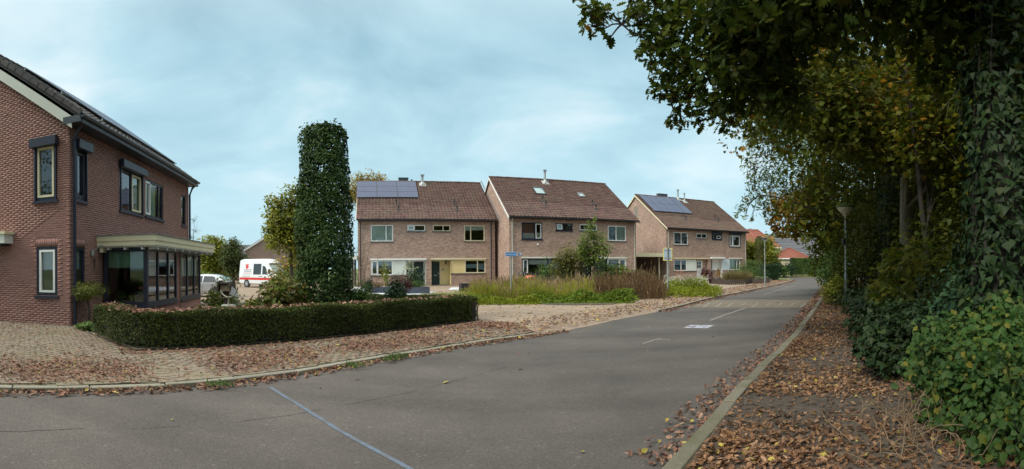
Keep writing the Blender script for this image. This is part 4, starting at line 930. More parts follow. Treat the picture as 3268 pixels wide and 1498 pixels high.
# bricks, one by one
bh, bw, bd = .0625, .22, .06
bmesh_ = MB().box(0, .21, -REC, bd, 0, .0515).mesh('brick'); bmesh_.materials.append(m_brickL)
def lay(x0, x1, z0, z1, holes, top=None):
    full = []; cut = []
    for j in range(int((z1 - z0) / bh)):
        z = z0 + j * bh; i0 = int(x0 / bw) - 2
        for i in range(i0, int(x1 / bw) + 2):
            a = i * bw + (.11 if j % 2 else 0); b = a + .21; a2, b2 = max(a, x0), min(b, x1)
            if b2 - a2 < .03: continue
            if top and z + bh > top((a2 + b2) / 2): continue
            segs = [(a2, b2)]
            for h in holes:
                if z + .045 > h[2] and z < h[3] - .005:
                    ns = []
                    for s in segs:
                        if s[1] <= h[0] or s[0] >= h[1]: ns.append(s); continue
                        if s[0] < h[0] - .02: ns.append((s[0], h[0]))
                        if s[1] > h[1] + .02: ns.append((h[1], s[1]))
                    segs = ns
            for s in segs: (full if abs(s[1] - s[0] - .21) < 1e-6 else cut).append((s[0], s[1], z))
    return full, cut
def soldier(h): return (h[0] - .02, h[1] + .02, h[3], h[3] + .22)
g_sold = [soldier(gh[1])]; l_sold = [soldier(lh[4]), soldier(lh[2])]
fg, cg = lay(-4.4, 0.0, 0, 9.0, gh + g_sold, lambda x: Z1 + .02 + SLL * (-x))
fl, cl = lay(0, LEN, 0, Z1 + .1, lh + l_sold)
def brick_batch(name, items, parent, loc_sold=()):
    vs = []; fs = []; b = 0
    for (a, c, z0, z1) in items:
        y0 = -REC + random.gauss(0, .0018); dz = random.gauss(0, .0012)
        vs += [(a, y0, z0 + dz), (c, y0, z0 + dz), (c, y0, z1 + dz), (a, y0, z1 + dz), (a, bd, z0 + dz), (c, bd, z0 + dz), (c, bd, z1 + dz), (a, bd, z1 + dz)]
        for f in ((0, 1, 2), (0, 2, 3), (3, 2, 6), (3, 6, 7), (1, 0, 4), (1, 4, 5), (0, 3, 7), (0, 7, 4), (2, 1, 5), (2, 5, 6)): fs.append(tuple(b + q for q in f))
        b += 8
    return leafobj(name, [(np.array(vs), np.array(fs))], [m_brickL], parent, 'stuff')
for wl, full, cut, sold, n in ((gwall, fg, cg, g_sold, 170), (lwall, fl, cl, l_sold, 130)):
    full.sort(key=lambda q: abs(q[0]) * .6 + abs(q[2] - 1.9))
    for a, c, z in full[:n]:
        o = bpy.data.objects.new('brick', bmesh_); col.objects.link(o); o.parent = wl; o.location = (a, random.gauss(0, .0018), z + random.gauss(0, .0012))
    items = [(a, c, z, z + .0515) for a, c, z in full[n:] + cut]
    for h in sold:
        x = h[0]
        while x < h[1] - .04: items.append((x, x + .0515, h[2] + .004, h[3] - .012)); x += bh
    brick_batch('bricks', items, wl)
# roof: eave towards +x, tiles rise towards -x
rL, angL, zrl, yrl = roof(hL, -.14, LEN + .14, RUNL, SLL, ZL, -.42, m_tileL, (0, 0, 0), R(90))
gutter(hL, -.16, LEN + .16, -.48, ZL - .03, m_gutter, (0, 0, 0), R(90))
MB().box(.0, .46, -.1, LEN + .1, ZL - .22, ZL - .12).build('soffit', m_dark, hL)
MB().box(-.1, .44, -.17, -.06, ZL - .2, ZL - .02).build('gutter_end', m_gutter, hL)
mb = MB(); t0, t1 = -.16, -.125                                      # white bargeboard up the gable, dark verge tiles above it
xa, xb = .16, -4.6
mb.add([(xa, t0, ZL - .36 + .02), (xb, t0, ZL - .36 + .02 + SLL * (xa - xb)), (xb, t0, ZL - .02 + SLL * (xa - xb)), (xa, t0, ZL - .02), (xa, t1, ZL - .34), (xb, t1, ZL - .34 + SLL * (xa - xb)), (xb, t1, ZL - .02 + SLL * (xa - xb)), (xa, t1, ZL - .02)],
       [(0, 3, 2, 1), (4, 5, 6, 7), (0, 1, 5, 4), (2, 3, 7, 6), (0, 4, 7, 3)])
mb.build('bargeboard', m_fwhite, hL)
vt = MB().add([(0, -.02, -.02), (0, .36, -.02), (0, .36, .10), (0, -.02, .12), (.05, -.02, -.02), (.05, .36, -.02), (.05, .36, .10), (.05, -.02, .12), (.16, -.02, .12), (.16, .36, .10)],
              [(0, 3, 2, 1), (4, 5, 6, 7), (0, 1, 5, 4), (3, 8, 9, 2), (0, 4, 7, 3)]).mesh('verge_tile'); vt.materials.append(m_tileL)
Ls = RUNL / math.cos(angL)
for k in range(int(Ls / .335)):
    s = k * .335; o = bpy.data.objects.new('verge_tile', vt); col.objects.link(o); o.parent = rL
    o.location = (-.19, -.42 + s * math.cos(angL), ZL + s * math.sin(angL) + .0); o.rotation_euler = (angL, 0, 0)
solar(rL, (3.2, 10.6, 1.0, 4.4), 7, 2, SLL, ZL, -.42)
# windows of the corner house
window(hL, -1.15, -.41, 3.53, 5.12, (), m_navy, fw=.09, sash={0: m_cream}, sill=m_navy, y=.0)
window(hL, -1.11, -.40, .86, 2.24, (), m_navy, fw=.09, sash={0: m_white}, sill=m_navy, cover=[('blind', 0, 1.62, 2.15, m_blind), ('blind', 0, .95, 1.3, m_room)], y=.02)
k90 = R(90)
window(hL, .24, .92, 3.53, 4.98, (), m_navy, fw=.09, loc=(0, 0, 0), rz=k90, sill=m_navy, sash={0: m_navy}, cover=[('blind', 0, 3.6, 4.9, m_blind)])
window(hL, 3.17, 5.12, 3.55, 5.0, (4.2,), m_navy, fw=.08, rz=k90, sill=m_navy, sash={1: m_cream}, cover=[('curtain', 1, 3.6, 4.9, m_curt)])
window(hL, 5.40, 7.34, 3.57, 4.98, (6.0, 6.9), m_navy, fw=.08, rz=k90, sill=m_navy, sash={0: m_white}, cover=[('curtain', 1, 3.6, 4.9, m_curt), ('curtain', 0, 3.6, 4.9, m_curt)])
window(hL, 9.75, 10.4, 3.6, 5.0, (), m_navy, fw=.08, rz=k90, sill=m_navy)
window(hL, .24, .85, .86, 2.22, (), m_navy, fw=.09, rz=k90, sill=m_navy, cover=[('blind', 0, 1.62, 2.15, m_blind)])
def shutter(x0, x1, z0, z1, zb, loc, rz):
    b = MB().box(x0 - .08, x1 + .08, -.21, -.014, z0, z1)
    o = b.build('shutter_box', m_navy, hL, loc, rz, bevel=.012)
    for xa in (x0, x1 - .05): MB().box(xa, xa + .05, -.06, -.013, zb, z0).build('shutter_rail', m_navy, hL, loc, rz)
shutter(-1.15, -.41, 5.02, 5.28, 3.53, (0, 0, 0), 0); shutter(.28, .92, 4.93, 5.19, 3.53, (0, 0, 0), k90); shutter(3.17, 5.12, 4.96, 5.21, 3.55, (0, 0, 0), k90)
MB().tube([(.09, .11, .05), (.09, .11, 5.1), (.22, .11, 5.4), (.42, .11, 5.6)], .05, 8).build('downpipe', m_navy, hL, smooth=40)
MB().tube([(.09, LEN - .1, .05), (.09, LEN - .1, 5.1), (.22, LEN - .1, 5.4), (.42, LEN - .1, 5.6)], .05, 8).build('downpipe', m_navy, hL, smooth=40)
# bay window
BX = 1.5; B0, B1 = 1.86, 7.6
mb = MB().box(.0, BX, B0, B0 + .1, 0, .50); mb.box(BX - .1, BX, B0 + .1, B1, 0, .50); mb.box(0, BX - .1, B1 - .1, B1, 0, 2.2)
mb.box(BX - .1, BX, 4.62, 5.02, .5, 2.2); mb.build('bay_wall', m_brickLf, hL)
window(hL, .08, BX - .01, .52, 2.22, (), m_navy, fw=.11, loc=(0, B0 - .0, 0), sill=m_navy, glass=m_bay, cover=[('blind', 0, 1.66, 2.14, m_blindg)], y=.0)
w1 = window(hL, B0 + .01, 4.62, .52, 2.22, (2.8, 3.75), m_navy, fw=.10, loc=(BX, 0, 0), rz=k90, sill=m_navy, glass=m_bay, cover=[('blind', i, 1.72, 2.14, m_curtb) for i in range(3)], y=.0)
w2 = window(hL, 5.02, B1, .52, 2.22, (5.85, 6.75), m_navy, fw=.10, loc=(BX, 0, 0), rz=k90, sill=m_navy, glass=m_bay, cover=[('blind', i, 1.35, 2.0, m_blind) for i in range(3)], y=.0)
MB().box(.02, BX - .12, B0 + .14, B1 - .1, .42, .48).build('window_board', m_white, hL)
MB().box(0.05, 1.85, 1.62, 8.35, 2.24, 2.30).build('bay_ceiling', m_white, hL)
mb = MB().box(-.001, 1.88, 1.56, 1.60, 2.28, 2.58); mb.box(1.84, 1.88, 1.60, 8.4, 2.28, 2.58); mb.box(0, 1.84, 8.36, 8.4, 2.28, 2.58)
mb.box(-.001, 1.90, 1.54, 1.558, 2.42, 2.585); mb.box(1.881, 1.90, 1.56, 8.42, 2.42, 2.585); mb.build('bay_fascia', m_cream, hL)
MB().box(-.001, 1.93, 1.51, 8.44, 2.588, 2.61).build('bay_roof', m_lead, hL)
for k in range(9): MB().box(1.52, 1.83, 1.9 + k * .78, 1.97 + k * .78, 2.17, 2.236).build('rafter_end', m_white, hL)
for k in range(3): MB().box(.3 + k * .55, .36 + k * .55, 1.63, B0 - .02, 2.17, 2.236).build('rafter_end', m_white, hL)
for x in (.06,): MB().box(x, x + .12, 1.62, 1.84, 2.1, 2.236).build('rafter_end', m_cream, hL)
MB().tube([(.02, 1.2, 2.12), (.18, 1.22, 2.2), (.30, 1.24, 2.3), (.36, 1.25, 2.3)], .02, 6).lathe([(.05, 2.0), (.05, 2.16)], 8, (.05, 1.2, 0)).build('wall_lamp', m_grey, hL, smooth=40)
MB().tube([(.03, 1.26, 1.86), (.04, 1.34, 1.9), (.04, 1.38, 1.84), (.04, 1.33, 1.80), (.04, 1.36, 1.68), (.03, 1.33, 1.60)], .014, 5).build('house_number', m_black, hL)
MB().tube([(BX + .04, 4.82, 0.05), (BX + .04, 4.82, 2.2)], .022, 6).build('downpipe', m_wood, hL)
# flat carport roof against the gable
mb = MB().box(-6.5, -1.95, -.42, .02, 2.36, 2.62); mb.build('carport_fascia', m_panelw, hL); MB().box(-6.5, -1.9, -.46, .02, 2.622, 2.70).build('carport_edge', m_cream, hL)
MB().box(-6.4, -2.1, -.4, .0, 2.28, 2.355).build('carport_soffit', m_dark, hL)
# plants on the window board
def potplant(x, y, h, r, lab, lm, pm_, fl=None):
    m4 = hL.matrix_basis; c = Matrix.Translation(hL.location) @ Matrix.Rotation(LH, 4, 'Z') @ Vector((x, y, .48))
    t = empty('pot_plant', c, 0, lab, 'pot plant'); MB().lathe([(.05, 0), (.075, .13), (.08, .14), (.065, .14), (.06, .12)], 12).build('pot', pm_, t, smooth=40)
    p, d = ball(140, (0, 0, .14 + h * .5), (r, r, h * .55)); pts = [leaves(p, d + (0, 0, .6), .10, 'lance')]; mm = [lm]
    if fl: q, dq = ball(30, (0, 0, .14 + h), (r * .6, r * .6, h * .2)); pts.append(leaves(q, dq, .06, 'diamond')); mm.append(fl)
    leafobj('foliage', pts, mm, t)
potplant(.55, 2.08, .28, .16, 'trailing green pot plant behind the bay glass', lf_mid, m_white); potplant(.9, 2.07, .2, .12, 'low pot plant in a pale pot in the bay window', lf_yg, m_panelw)
potplant(1.24, 2.07, .42, .16, 'red flowering pot plant at the corner of the bay window', lf_mid, m_panelw, lf_pink)
# ------------------------------------------------------------------ plants
UP = np.array((0, 0, 1.0))
def limb(mb, a, b, r0, r1, sag=.12, n=5, w=.06):
    a, b = Vector(a), Vector(b); L_ = (b - a).length; pts = []; rs = []
    n = max(n, int(L_ / .45)) if r0 > .03 else n
    v1 = Vector((random.gauss(0, w), random.gauss(0, w), random.gauss(0, w))) * L_ * .8; v2 = Vector((random.gauss(0, w), random.gauss(0, w), random.gauss(0, w))) * L_ * .5; ph = random.uniform(0, 3)
    for i in range(n + 1):
        t = i / n; p = a.lerp(b, t) + (v1 * math.sin(PI * t) + v2 * (math.sin(2.6 * PI * t + ph) - math.sin(ph) * (1 - t) - math.sin(2.6 * PI + ph) * t)) + Vector((0, 0, sag * L_ * math.sin(PI * t)))
        pts.append(p); rs.append(r0 * (1 - t) + r1 * t)
    mb.tube(pts, rs, 7 if r0 > .05 else 4, False); return pts
def tree(name, label, base, h, r0, clusters, per, shape, size, mats, cat='tree', group=None, bark=m_bark, lean=(0, 0), accents=None, twigs=3, s=.30, k=10, hang=0.0, trunk_top=None, wob=.03, main=None, arch=.12, fork=.25):
    """clusters: (x, y, z, rx, rz) in the world. The trunk stands on base and carries a limb to every cluster"""
    t = empty(name, (base[0], base[1], base[2] if len(base) > 2 else gz(*base[:2])), 0, label, cat, group)
    o = np.array(t.location); mb = MB(); pts = []; rs = []; n = 8
    for i in range(n + 1):
        f = i / n; pts.append(Vector((lean[0] * f + random.gauss(0, wob) * f, lean[1] * f + random.gauss(0, wob) * f, h * f - .1 * (i == 0)))); rs.append(r0 * (1.25 if i == 0 else 1) * (1 - .72 * f))
    mb.tube(pts, rs, 10, True); P = []; D = []; A = []
    CL = np.array([c[:3] for c in clusters]) - o; nm = int(min(7, max(2, len(CL) // 6))); cen = CL[rng.choice(len(CL), nm, replace=False)].copy()
    for _ in range(6):
        own = np.argmin(((CL[:, None] - cen[None]) ** 2).sum(-1), 1)
        for q in range(nm):
            if (own == q).any(): cen[q] = CL[own == q].mean(0)
    mains = []
    for q in range(nm):                     # a few main limbs, every cluster hangs on the nearest of them
        cq = cen[q]; hd_ = math.hypot(cq[0], cq[1]); hh = min(h * .97, max(h * fork, cq[2] - .6 * hd_)); i = hh / h * n; i0 = min(n - 1, int(i)); st_ = pts[i0].lerp(pts[i0 + 1], i - i0)
        mains += limb(mb, st_, cq, main or min(.4 * r0, .03 + .008 * hd_), .015, arch, 9, .09)
    mains = mains or [pts[-1]]
    for c in clusters:
        cl = np.array(c[:3]) - o; rx = c[3]; rz_ = c[4] if len(c) > 4 else rx
        q = min(mains, key=lambda m_: (m_ - Vector(cl)).length + .25 * abs(m_.z - cl[2])); lp = limb(mb, q, cl, .02, .008, .06, 6, .10)
        for _ in range(twigs):
            e_ = cl + nrm(rng.normal(0, 1, (1, 3)))[0] * np.array((rx, rx, rz_)) * .85; limb(mb, random.choice(lp[len(lp) // 2:]), e_, .012, .004, .05, 3)
        m_ = max(12, int(per * (rx * rx * .5 + rx * rz_ * .5))); p, d = clumpy(m_, cl, (rx, rx, rz_), k, s); P.append(p); D.append(d)
        if accents and random.random() < accents[1]:
            p2, d2 = clumpy(max(6, int(m_ * accents[2])), cl, (rx, rx, rz_), 4, .22); A.append((p2, d2))
    P = np.concatenate(P); D = np.concatenate(D)
    T = None if not hang else np.tile((0, 0, -hang), (len(P), 1))
    parts = [leaves(P, D * .5 + UP * .9, size, shape, T, 1.0, .55)]; mm = [mats]
    if accents and A:
        p2 = np.concatenate([a[0] for a in A]); d2 = np.concatenate([a[1] for a in A]); parts.append(leaves(p2, d2 * .5 + UP * .9, size, shape, None, 1, .6)); mm.append(accents[0])
    mb.build('trunk', bark, t, smooth=60); leafobj('crown', parts, mm, t); return t
def shrub(name, label, base, rx, ry, h, n, shape, size, mats, cat='shrub', group=None, flat=.6, k=16, s=.28, stems=7, z0=None, extra=None, stem_mat=m_twig, low=.0):
    z = gz(*base) + PZ if z0 is None else z0
    t = empty(name, (base[0], base[1], z), 0, label, cat, group); mb = MB()
    for i in range(stems):
        a = random.uniform(0, 2 * PI); q = random.uniform(.2, .8); limb(mb, (random.gauss(0, rx * .12), random.gauss(0, ry * .12), 0), (rx * q * math.cos(a), ry * q * math.sin(a), h * random.uniform(.5, .9)), .018, .005, .1, 4)
    mb.build('stem', stem_mat, t)
    p, d = clumpy(n, (0, 0, h * .52 + low), (rx, ry, h * .5), k, s); p[:, 2] = np.clip(np.abs(p[:, 2]), .03, None)
    parts = [leaves(p, d * .7 + UP * flat, size, shape, None, 1, .5)]; mm = [mats]
    for (sh, sz, nn, mat, zlo) in extra or ():
        q, dq = ball(nn, (0, 0, h * .52), (rx * 1.02, ry * 1.02, h * .52), .06); q = q[q[:, 2] > h * zlo]
        for a in (q,):
            c = np.repeat(a, 9, 0) + rng.normal(0, sz * .55, (len(a) * 9, 3)); parts.append(leaves(c, rng.normal(0, 1, c.shape), sz, sh)); mm.append(mat)
    leafobj('foliage', parts, mm, t); return t
def hedge(name, label, line, w, h, dens, size, mat, z=PZ, cat='hedge', group=None, shape='diamond', core=m_twig, bottom=.05, litter=0, rough=.05):
    q = resample(line, .3); base = q[0]; t = empty(name, (base[0], base[1], z), 0, label, cat, group)
    L_ = offset(q, w / 2); R_ = offset(q, -w / 2); n = len(q); b = np.array((base[0], base[1], 0))
    mb = MB(); ci = .16
    iL = offset(q, w / 2 - ci); iR = offset(q, -(w / 2 - ci))
    for i in range(n - 1):
        mb.add([(p[0] - base[0], p[1] - base[1], zz) for zz in (h * .12, h - .1) for p in (iL[i], iL[i + 1], iR[i + 1], iR[i])], [(0, 1, 5, 4), (2, 3, 7, 6), (4, 5, 6, 7)] + ([(3, 0, 4, 7)] if i == 0 else []) + ([(1, 2, 6, 5)] if i == n - 2 else []))
    for i in range(n):
        for _ in range(3):
            u = random.uniform(-.8, .8) * (w / 2); c = (q[i][0] + (L_[i][0] - R_[i][0]) / w * u - base[0] + random.gauss(0, .05), q[i][1] + (L_[i][1] - R_[i][1]) / w * u - base[1] + random.gauss(0, .05))
            mb.tube([(c[0], c[1], -.02), (c[0] + random.gauss(0, .05), c[1] + random.gauss(0, .05), h * .5), (c[0] + random.gauss(0, .1), c[1] + random.gauss(0, .1), h * .9)], [.012, .009, .004], 4, False)
    mb.build('branches_shade_core', core, t)  # stems plus a solid dark inner box that paints shade into the leaf gaps
    P = []; N = []; len_ = sum(math.dist(q[i], q[i + 1]) for i in range(n - 1))
    def strip_pts(A, B, k, zf, normal):
        i = rng.integers(0, n - 1, k); f = rng.random(k); a = np.array(A); c = np.array(B); g = rng.random(k)
        pa = a[i] * (1 - f)[:, None] + a[i + 1] * f[:, None]; pb = c[i] * (1 - f)[:, None] + c[i + 1] * f[:, None]
        xy = pa * (1 - g)[:, None] + pb * g[:, None]; return xy, i
    La, Ra, Q = np.array(L_), np.array(R_), np.array(q)
    for A_, sg in ((La, 1), (Ra, -1)):
        k = int(dens * len_ * h); i = rng.integers(0, n - 1, k); f = rng.random(k)[:, None]; p = A_[i] * (1 - f) + A_[i + 1] * f
        nn = A_[i] - Q[i]; nn /= np.linalg.norm(nn, axis=1)[:, None]
        dep = np.abs(rng.normal(0, .07, k)); wave = rough * np.sin(p[:, 0] * 3.1 + p[:, 1] * 2.3) ; zz = bottom + (h - bottom) * rng.random(k) ** .8
        thin = (np.sin(p[:, 0] * 5.3 + p[:, 1] * 4.1) + np.sin(p[:, 0] * 2.1 - p[:, 1] * 3.3 + 1) + .8 * np.sin(zz * 11 + p[:, 0] * 3)) * .28; ok = rng.random(k) < np.clip(.78 + .6 * zz / h + thin, .35, 1)
        p = p - nn * (dep - wave - .02)[:, None]; p, zz, nn = p[ok], zz[ok], nn[ok]; k = len(p); P.append(np.c_[p, zz]); N.append(np.c_[nn, np.full(k, .35)])
    k = int(dens * len_ * w * 1.3); i = rng.integers(0, n - 1, k); f = rng.random(k)[:, None]; g = rng.random(k)[:, None]
    p = (La[i] * (1 - f) + La[i + 1] * f) * g + (Ra[i] * (1 - f) + Ra[i + 1] * f) * (1 - g)
    P.append(np.c_[p, h + .02 - np.abs(rng.normal(0, .05, k)) + rough * .7 * np.sin(p[:, 0] * 2.2 + p[:, 1] * 1.7)]); N.append(np.tile((0, 0, 1.), (k, 1)))
    for e_, dr_ in ((0, -1), (n - 1, 1)):
        k = int(dens * w * h); g = rng.random(k)[:, None]; p = La[e_] * g + Ra[e_] * (1 - g); tt = Q[min(n - 1, e_ + 1)] - Q[max(0, e_ - 1)]; tt = tt / np.linalg.norm(tt) * dr_
        p = p - tt * np.abs(rng.normal(0, .06, k))[:, None]; P.append(np.c_[p, bottom + (h - bottom) * rng.random(k)]); N.append(np.tile((tt[0], tt[1], .3), (k, 1)))
    P = np.concatenate(P) - b; N = np.concatenate(N)
    leafobj('foliage', [leaves(P, N, size, shape, None, 1, .65)], [mat], t); return t

# --- clipped hedge round the corner garden
hd = np.array(H1) - np.array(H0); hd /= np.linalg.norm(hd); hn = np.array((-hd[1], hd[0])); HW = .62
l1 = [tuple(np.array(H2) + hn * .2 + hd * .28), tuple(H0 + hn * .55 + hd * .05), tuple(H0 + hn * (HW / 2) + hd * .4)] + [tuple(H0 + (H1 - H0) * f + hn * HW / 2) for f in (.2, .4, .6, .8, 1.0)]
hedge('clipped_hedge', 'long low clipped hedge with fallen leaves on top along the paved footpath', smooth(l1, 1), HW, .70, 3000, .042, lf_hedge)
hedge('clipped_hedge', 'low clipped hedge along the side street behind the corner garden', [PR(1512, 13.9), PR(1400, 14.6), PR(1290, 15.5), PR(1160, 16.7), PR(1080, 17.6)], .5, .66, 1500, .05, lf_hedge)
# fallen leaves on top of the hedge
k = 700; f = rng.random(k) ** 1.8; q = np.array([np.array(H0) + (np.array(H1) - np.array(H0)) * a + hn * HW * b for a, b in zip(f, rng.random(k))])
k2 = 260; g2 = rng.random(k2); q2 = np.array([np.array(H2) + hn * .2 + hd * .28 + (np.array(H0) + hn * .5 - np.array(H2) - hn * .2 - hd * .28) * a + rng.normal(0, .14, 2) for a in g2]); q = np.concatenate([q, q2])
o = leafobj('leaf_litter', [leaves(np.c_[q, np.full(len(q), PZ + .725) + rng.uniform(0, .03, len(q))], np.tile((0, 0, 1.), (len(q), 1)), .085, 'oaklite', None, 1, .35)], [lf_fall], None, 'stuff')
tag(o, 'dry brown oak leaves lying on top of the clipped hedge', 'fallen leaves')

# --- tall clipped hornbeam column
cx, cy = PR(1036, 14.0); t = empty('column_tree', (cx, cy, PZ), 0, 'tall clipped columnar tree with dark green leaves behind the low hedge', 'tree')
mb = MB(); mb.tube([(0, 0, -.1), (.03, .02, 1.5), (-.02, .03, 3.5), (0, 0, 5.5)], [.09, .07, .05, .02], 8)
for i in range(70):
    z = random.uniform(.3, 5.3); a = random.uniform(0, 2 * PI); limb(mb, (0, 0, z), (.6 * math.cos(a), .6 * math.sin(a), z + random.uniform(.1, .45)), .014, .005, .02, 3)
mb.build('trunk', m_bark, t)
n = 34000; z = rng.random(n) * 5.48; a = rng.random(n) * 2 * PI; hw = .63 + .16 * np.clip((5.8 - z) / 3.5, 0, 1) - .22 * np.clip((z - 5.08) / .42, 0, 1) ** 3 - .05 * np.clip(.6 - z, 0, 1)
sq = 1 / (np.abs(np.cos(a)) ** 3 + np.abs(np.sin(a)) ** 3) ** (1 / 3); dep = np.abs(rng.normal(0, .16, n)); bulge = .03 * np.sin(z * 2.3 + a * 2) + .03 * np.sin(z * 5.1 - a * 3) + .02 * np.sin(z * 9 + a * 5)
rad = np.clip(hw * sq + bulge - dep, .05, None); keep = (np.sin(z * 7.3 + 5 * a) + np.sin(z * 3.9 - 4 * a + 1.3) + rng.normal(0, .55, n)) > -1.3
P = np.c_[rad * np.cos(a), rad * np.sin(a), z + .12][keep]; N = np.c_[np.cos(a), np.sin(a), np.full(n, .45)][keep]
kt = 900; tp = np.c_[rng.normal(0, .34, (kt, 2)).clip(-.52, .52), 5.50 + rng.normal(0, .07, kt) + .08 * (rng.random(kt) < .12)]
leafobj('crown', [leaves(np.r_[P, tp], np.r_[N, np.tile((0, 0, 1.), (kt, 1))], .072, 'oval', np.tile((0, 0, -.7), (len(P) + kt, 1)), .8, .45)], [lf_horn], t)

# --- small plants of the corner garden
gx, gy = G(283, 1046)
t = empty('standard_shrub', (gx, gy, PZ), 0, 'round shrub on a bare stem beside the brick house downpipe', 'shrub')
MB().tube([(0, 0, 0), (.02, .01, .35), (-.03, 0, .66), (0, .02, .9)], [.04, .032, .03, .02], 7).build('trunk', m_bark, t)
p, d = clumpy(2000, (0, 0, .95), (.52, .5, .27), 26, .3); leafobj('crown', [leaves(p, d + UP * .4, .085, 'lance', np.tile((0, 0, -.8), (len(p), 1)), .8, .5)], [Mleaf('standard_leaf', [(.085, .11, .022), (.12, .14, .026), (.15, .15, .03), (.065, .10, .022)], .3)], t)
shrub('ground_cover_plant', 'pale green low leafy plants between the house corner and hedge', G(285, 1062), .42, .3, .22, 420, 'oval', .09, lf_mid, 'plant', stems=2)
hyd = PR(892, 13.3); shrub('hydrangea', 'broad hydrangea bush with fading pink and cream flower heads beside the column tree', hyd, .74, .7, 1.28, 2200, 'oval', .135, lf_hyd, extra=[('diamond', .05, 26, lf_cream, .55), ('diamond', .05, 18, lf_brown, .3)])
shrub('hydrangea', 'second yellowing shrub right below the white van', PR(815, 14.2), .42, .4, .62, 700, 'oval', .12, lf_yg)
shrub('variegated_shrub', 'cream and green variegated shrub behind the nest box', PR(722, 15.4), .55, .5, 1.2, 1700, 'oval', .08, lf_varieg)
shrub('dark_shrub', 'dark olive shrub beside the bay window corner', PR(690, 14.0), .55, .5, .85, 1200, 'oval', .09, lf_hazel)
shrub('reed_grass', 'small tan tufted grass between sundial and hydrangea', PR(770, 13.0), .35, .3, .55, 420, 'lance', .16, lf_wispy)
shrub('rhododendron', 'bright green leafy shrub right of the column tree', PR(1150, 15.0), .5, .45, 1.0, 800, 'lance', .17, lf_mid)
shrub('rhododendron', 'pale green leafy shrub left of the column tree', PR(975, 13.6), .3, .3, .95, 500, 'lance', .15, lf_yg)
shrub('upright_shrub', 'small dark upright shrub standing before the purple maple', PR(1263, 15.6), .36, .34, 1.28, 1500, 'oval', .075, lf_dark)
# bare sapling
t = empty('sapling', (*PR(1162, 15.2), PZ), 0, 'nearly bare thin sapling with brown stems in the garden', 'tree'); mb = MB()
for k in range(7):
    x = random.uniform(-.35, .35); tp_ = (x + random.uniform(-.25, .45), random.gauss(0, .2), random.uniform(1.3, 2.35)); lp = limb(mb, (x * .5, random.gauss(0, .1), 0), tp_, .016, .005, .0, 6, .05)
    for j in range(5): s_p = random.choice(lp[2:]); limb(mb, s_p, s_p + Vector((random.gauss(0, .22), random.gauss(0, .2), random.uniform(.1, .4))), .006, .002, 0, 3)
mb.build('stem', m_dry, t)
p = rng.normal(0, 1, (40, 3)) * (.4, .3, .4) + (0, 0, 1.6); leafobj('foliage', [leaves(p, rng.normal(0, 1, p.shape), .06, 'diamond')], [lf_varieg], t)

# --- front garden of house A
def planter(name, label, c, L_, w, h, rz, mat):
    t = empty(name, (c[0], c[1], PZ), rz, label, 'planter'); mb = MB(); th = .04
    mb.box(-L_ / 2, L_ / 2, -w / 2, -w / 2 + th, 0, h).box(-L_ / 2, L_ / 2, w / 2 - th, w / 2, 0, h).box(-L_ / 2, -L_ / 2 + th, -w / 2 + th, w / 2 - th, 0, h).box(L_ / 2 - th, L_ / 2, -w / 2 + th, w / 2 - th, 0, h)
    mb.build('box', mat, t); MB().quad((-L_ / 2, -w / 2, h - .08), (L_ / 2, -w / 2, h - .08), (L_ / 2, w / 2, h - .08), (-L_ / 2, w / 2, h - .08)).build('soil', m_earth, t); return t
planter('planter', 'long grey planter with flowers and grasses before the white panel', PR(1318, 29.0), 1.9, .9, .38, ROW, m_anthr)
planter('planter', 'grey planter with dry grasses below the curtained window', PR(1206, 30.0), 1.7, .9, .34, ROW, m_anthr)
planter('planter', 'empty black planter before the yellow panel', PR(1510, 31.0), 1.7, .9, .5, ROW, m_black)
shrub('planter_flowers', 'red flowers and green leaves growing in the long grey planter', PR(1318, 29.0), .8, .35, .45, 500, 'lance', .14, lf_mid, 'flowers', z0=PZ + .3, extra=[('diamond', .04, 6, lf_pink, .6)])
shrub('planter_grass', 'dry pinkish grasses growing in the grey planter', PR(1206, 30.0), .7, .35, .4, 350, 'lance', .13, lf_seed, 'grass', z0=PZ + .28)
shrub('hydrangea', 'cream flowering hydrangea beside the green front door', PR(1312, 30.5), .5, .4, 1.9, 420, 'oval', .11, lf_mid, extra=[('diamond', .07, 34, lf_cream, .72)])
shrub('climbing_shrub', 'loose green shrub covering the dark front door', PR(1332, 30.2), .5, .4, 1.45, 650, 'oval', .09, lf_dark)
shrub('hydrangea', 'small cream hydrangea under the white window', PR(1232, 31.5), .38, .35, 1.85, 300, 'oval', .1, lf_yg, extra=[('diamond', .07, 18, lf_cream, .6)])
shrub('weeping_maple', 'purple leaved weeping maple in white gravel', PR(1278, 26.2), .62, .5, 1.15, 2000, 'lance', .11, lf_red)
shrub('evergreen_shrub', 'dark evergreen shrub beside the brown downpipe', PR(1178, 29.5), .35, .35, .95, 600, 'oval', .09, lf_dark)
shrub('ground_cover_plant', 'bright green spreading ground cover at the street corner bed', PR(1440, 21.5), 1.6, .8, .42, 2200, 'lance', .12, lf_cover, 'plant', flat=.9)
shrub('ground_cover_plant', 'bright green ground cover beside the black planter', PR(1530, 24.5), 1.8, 1.0, .45, 2200, 'lance', .12, lf_lime, 'plant', flat=.9)

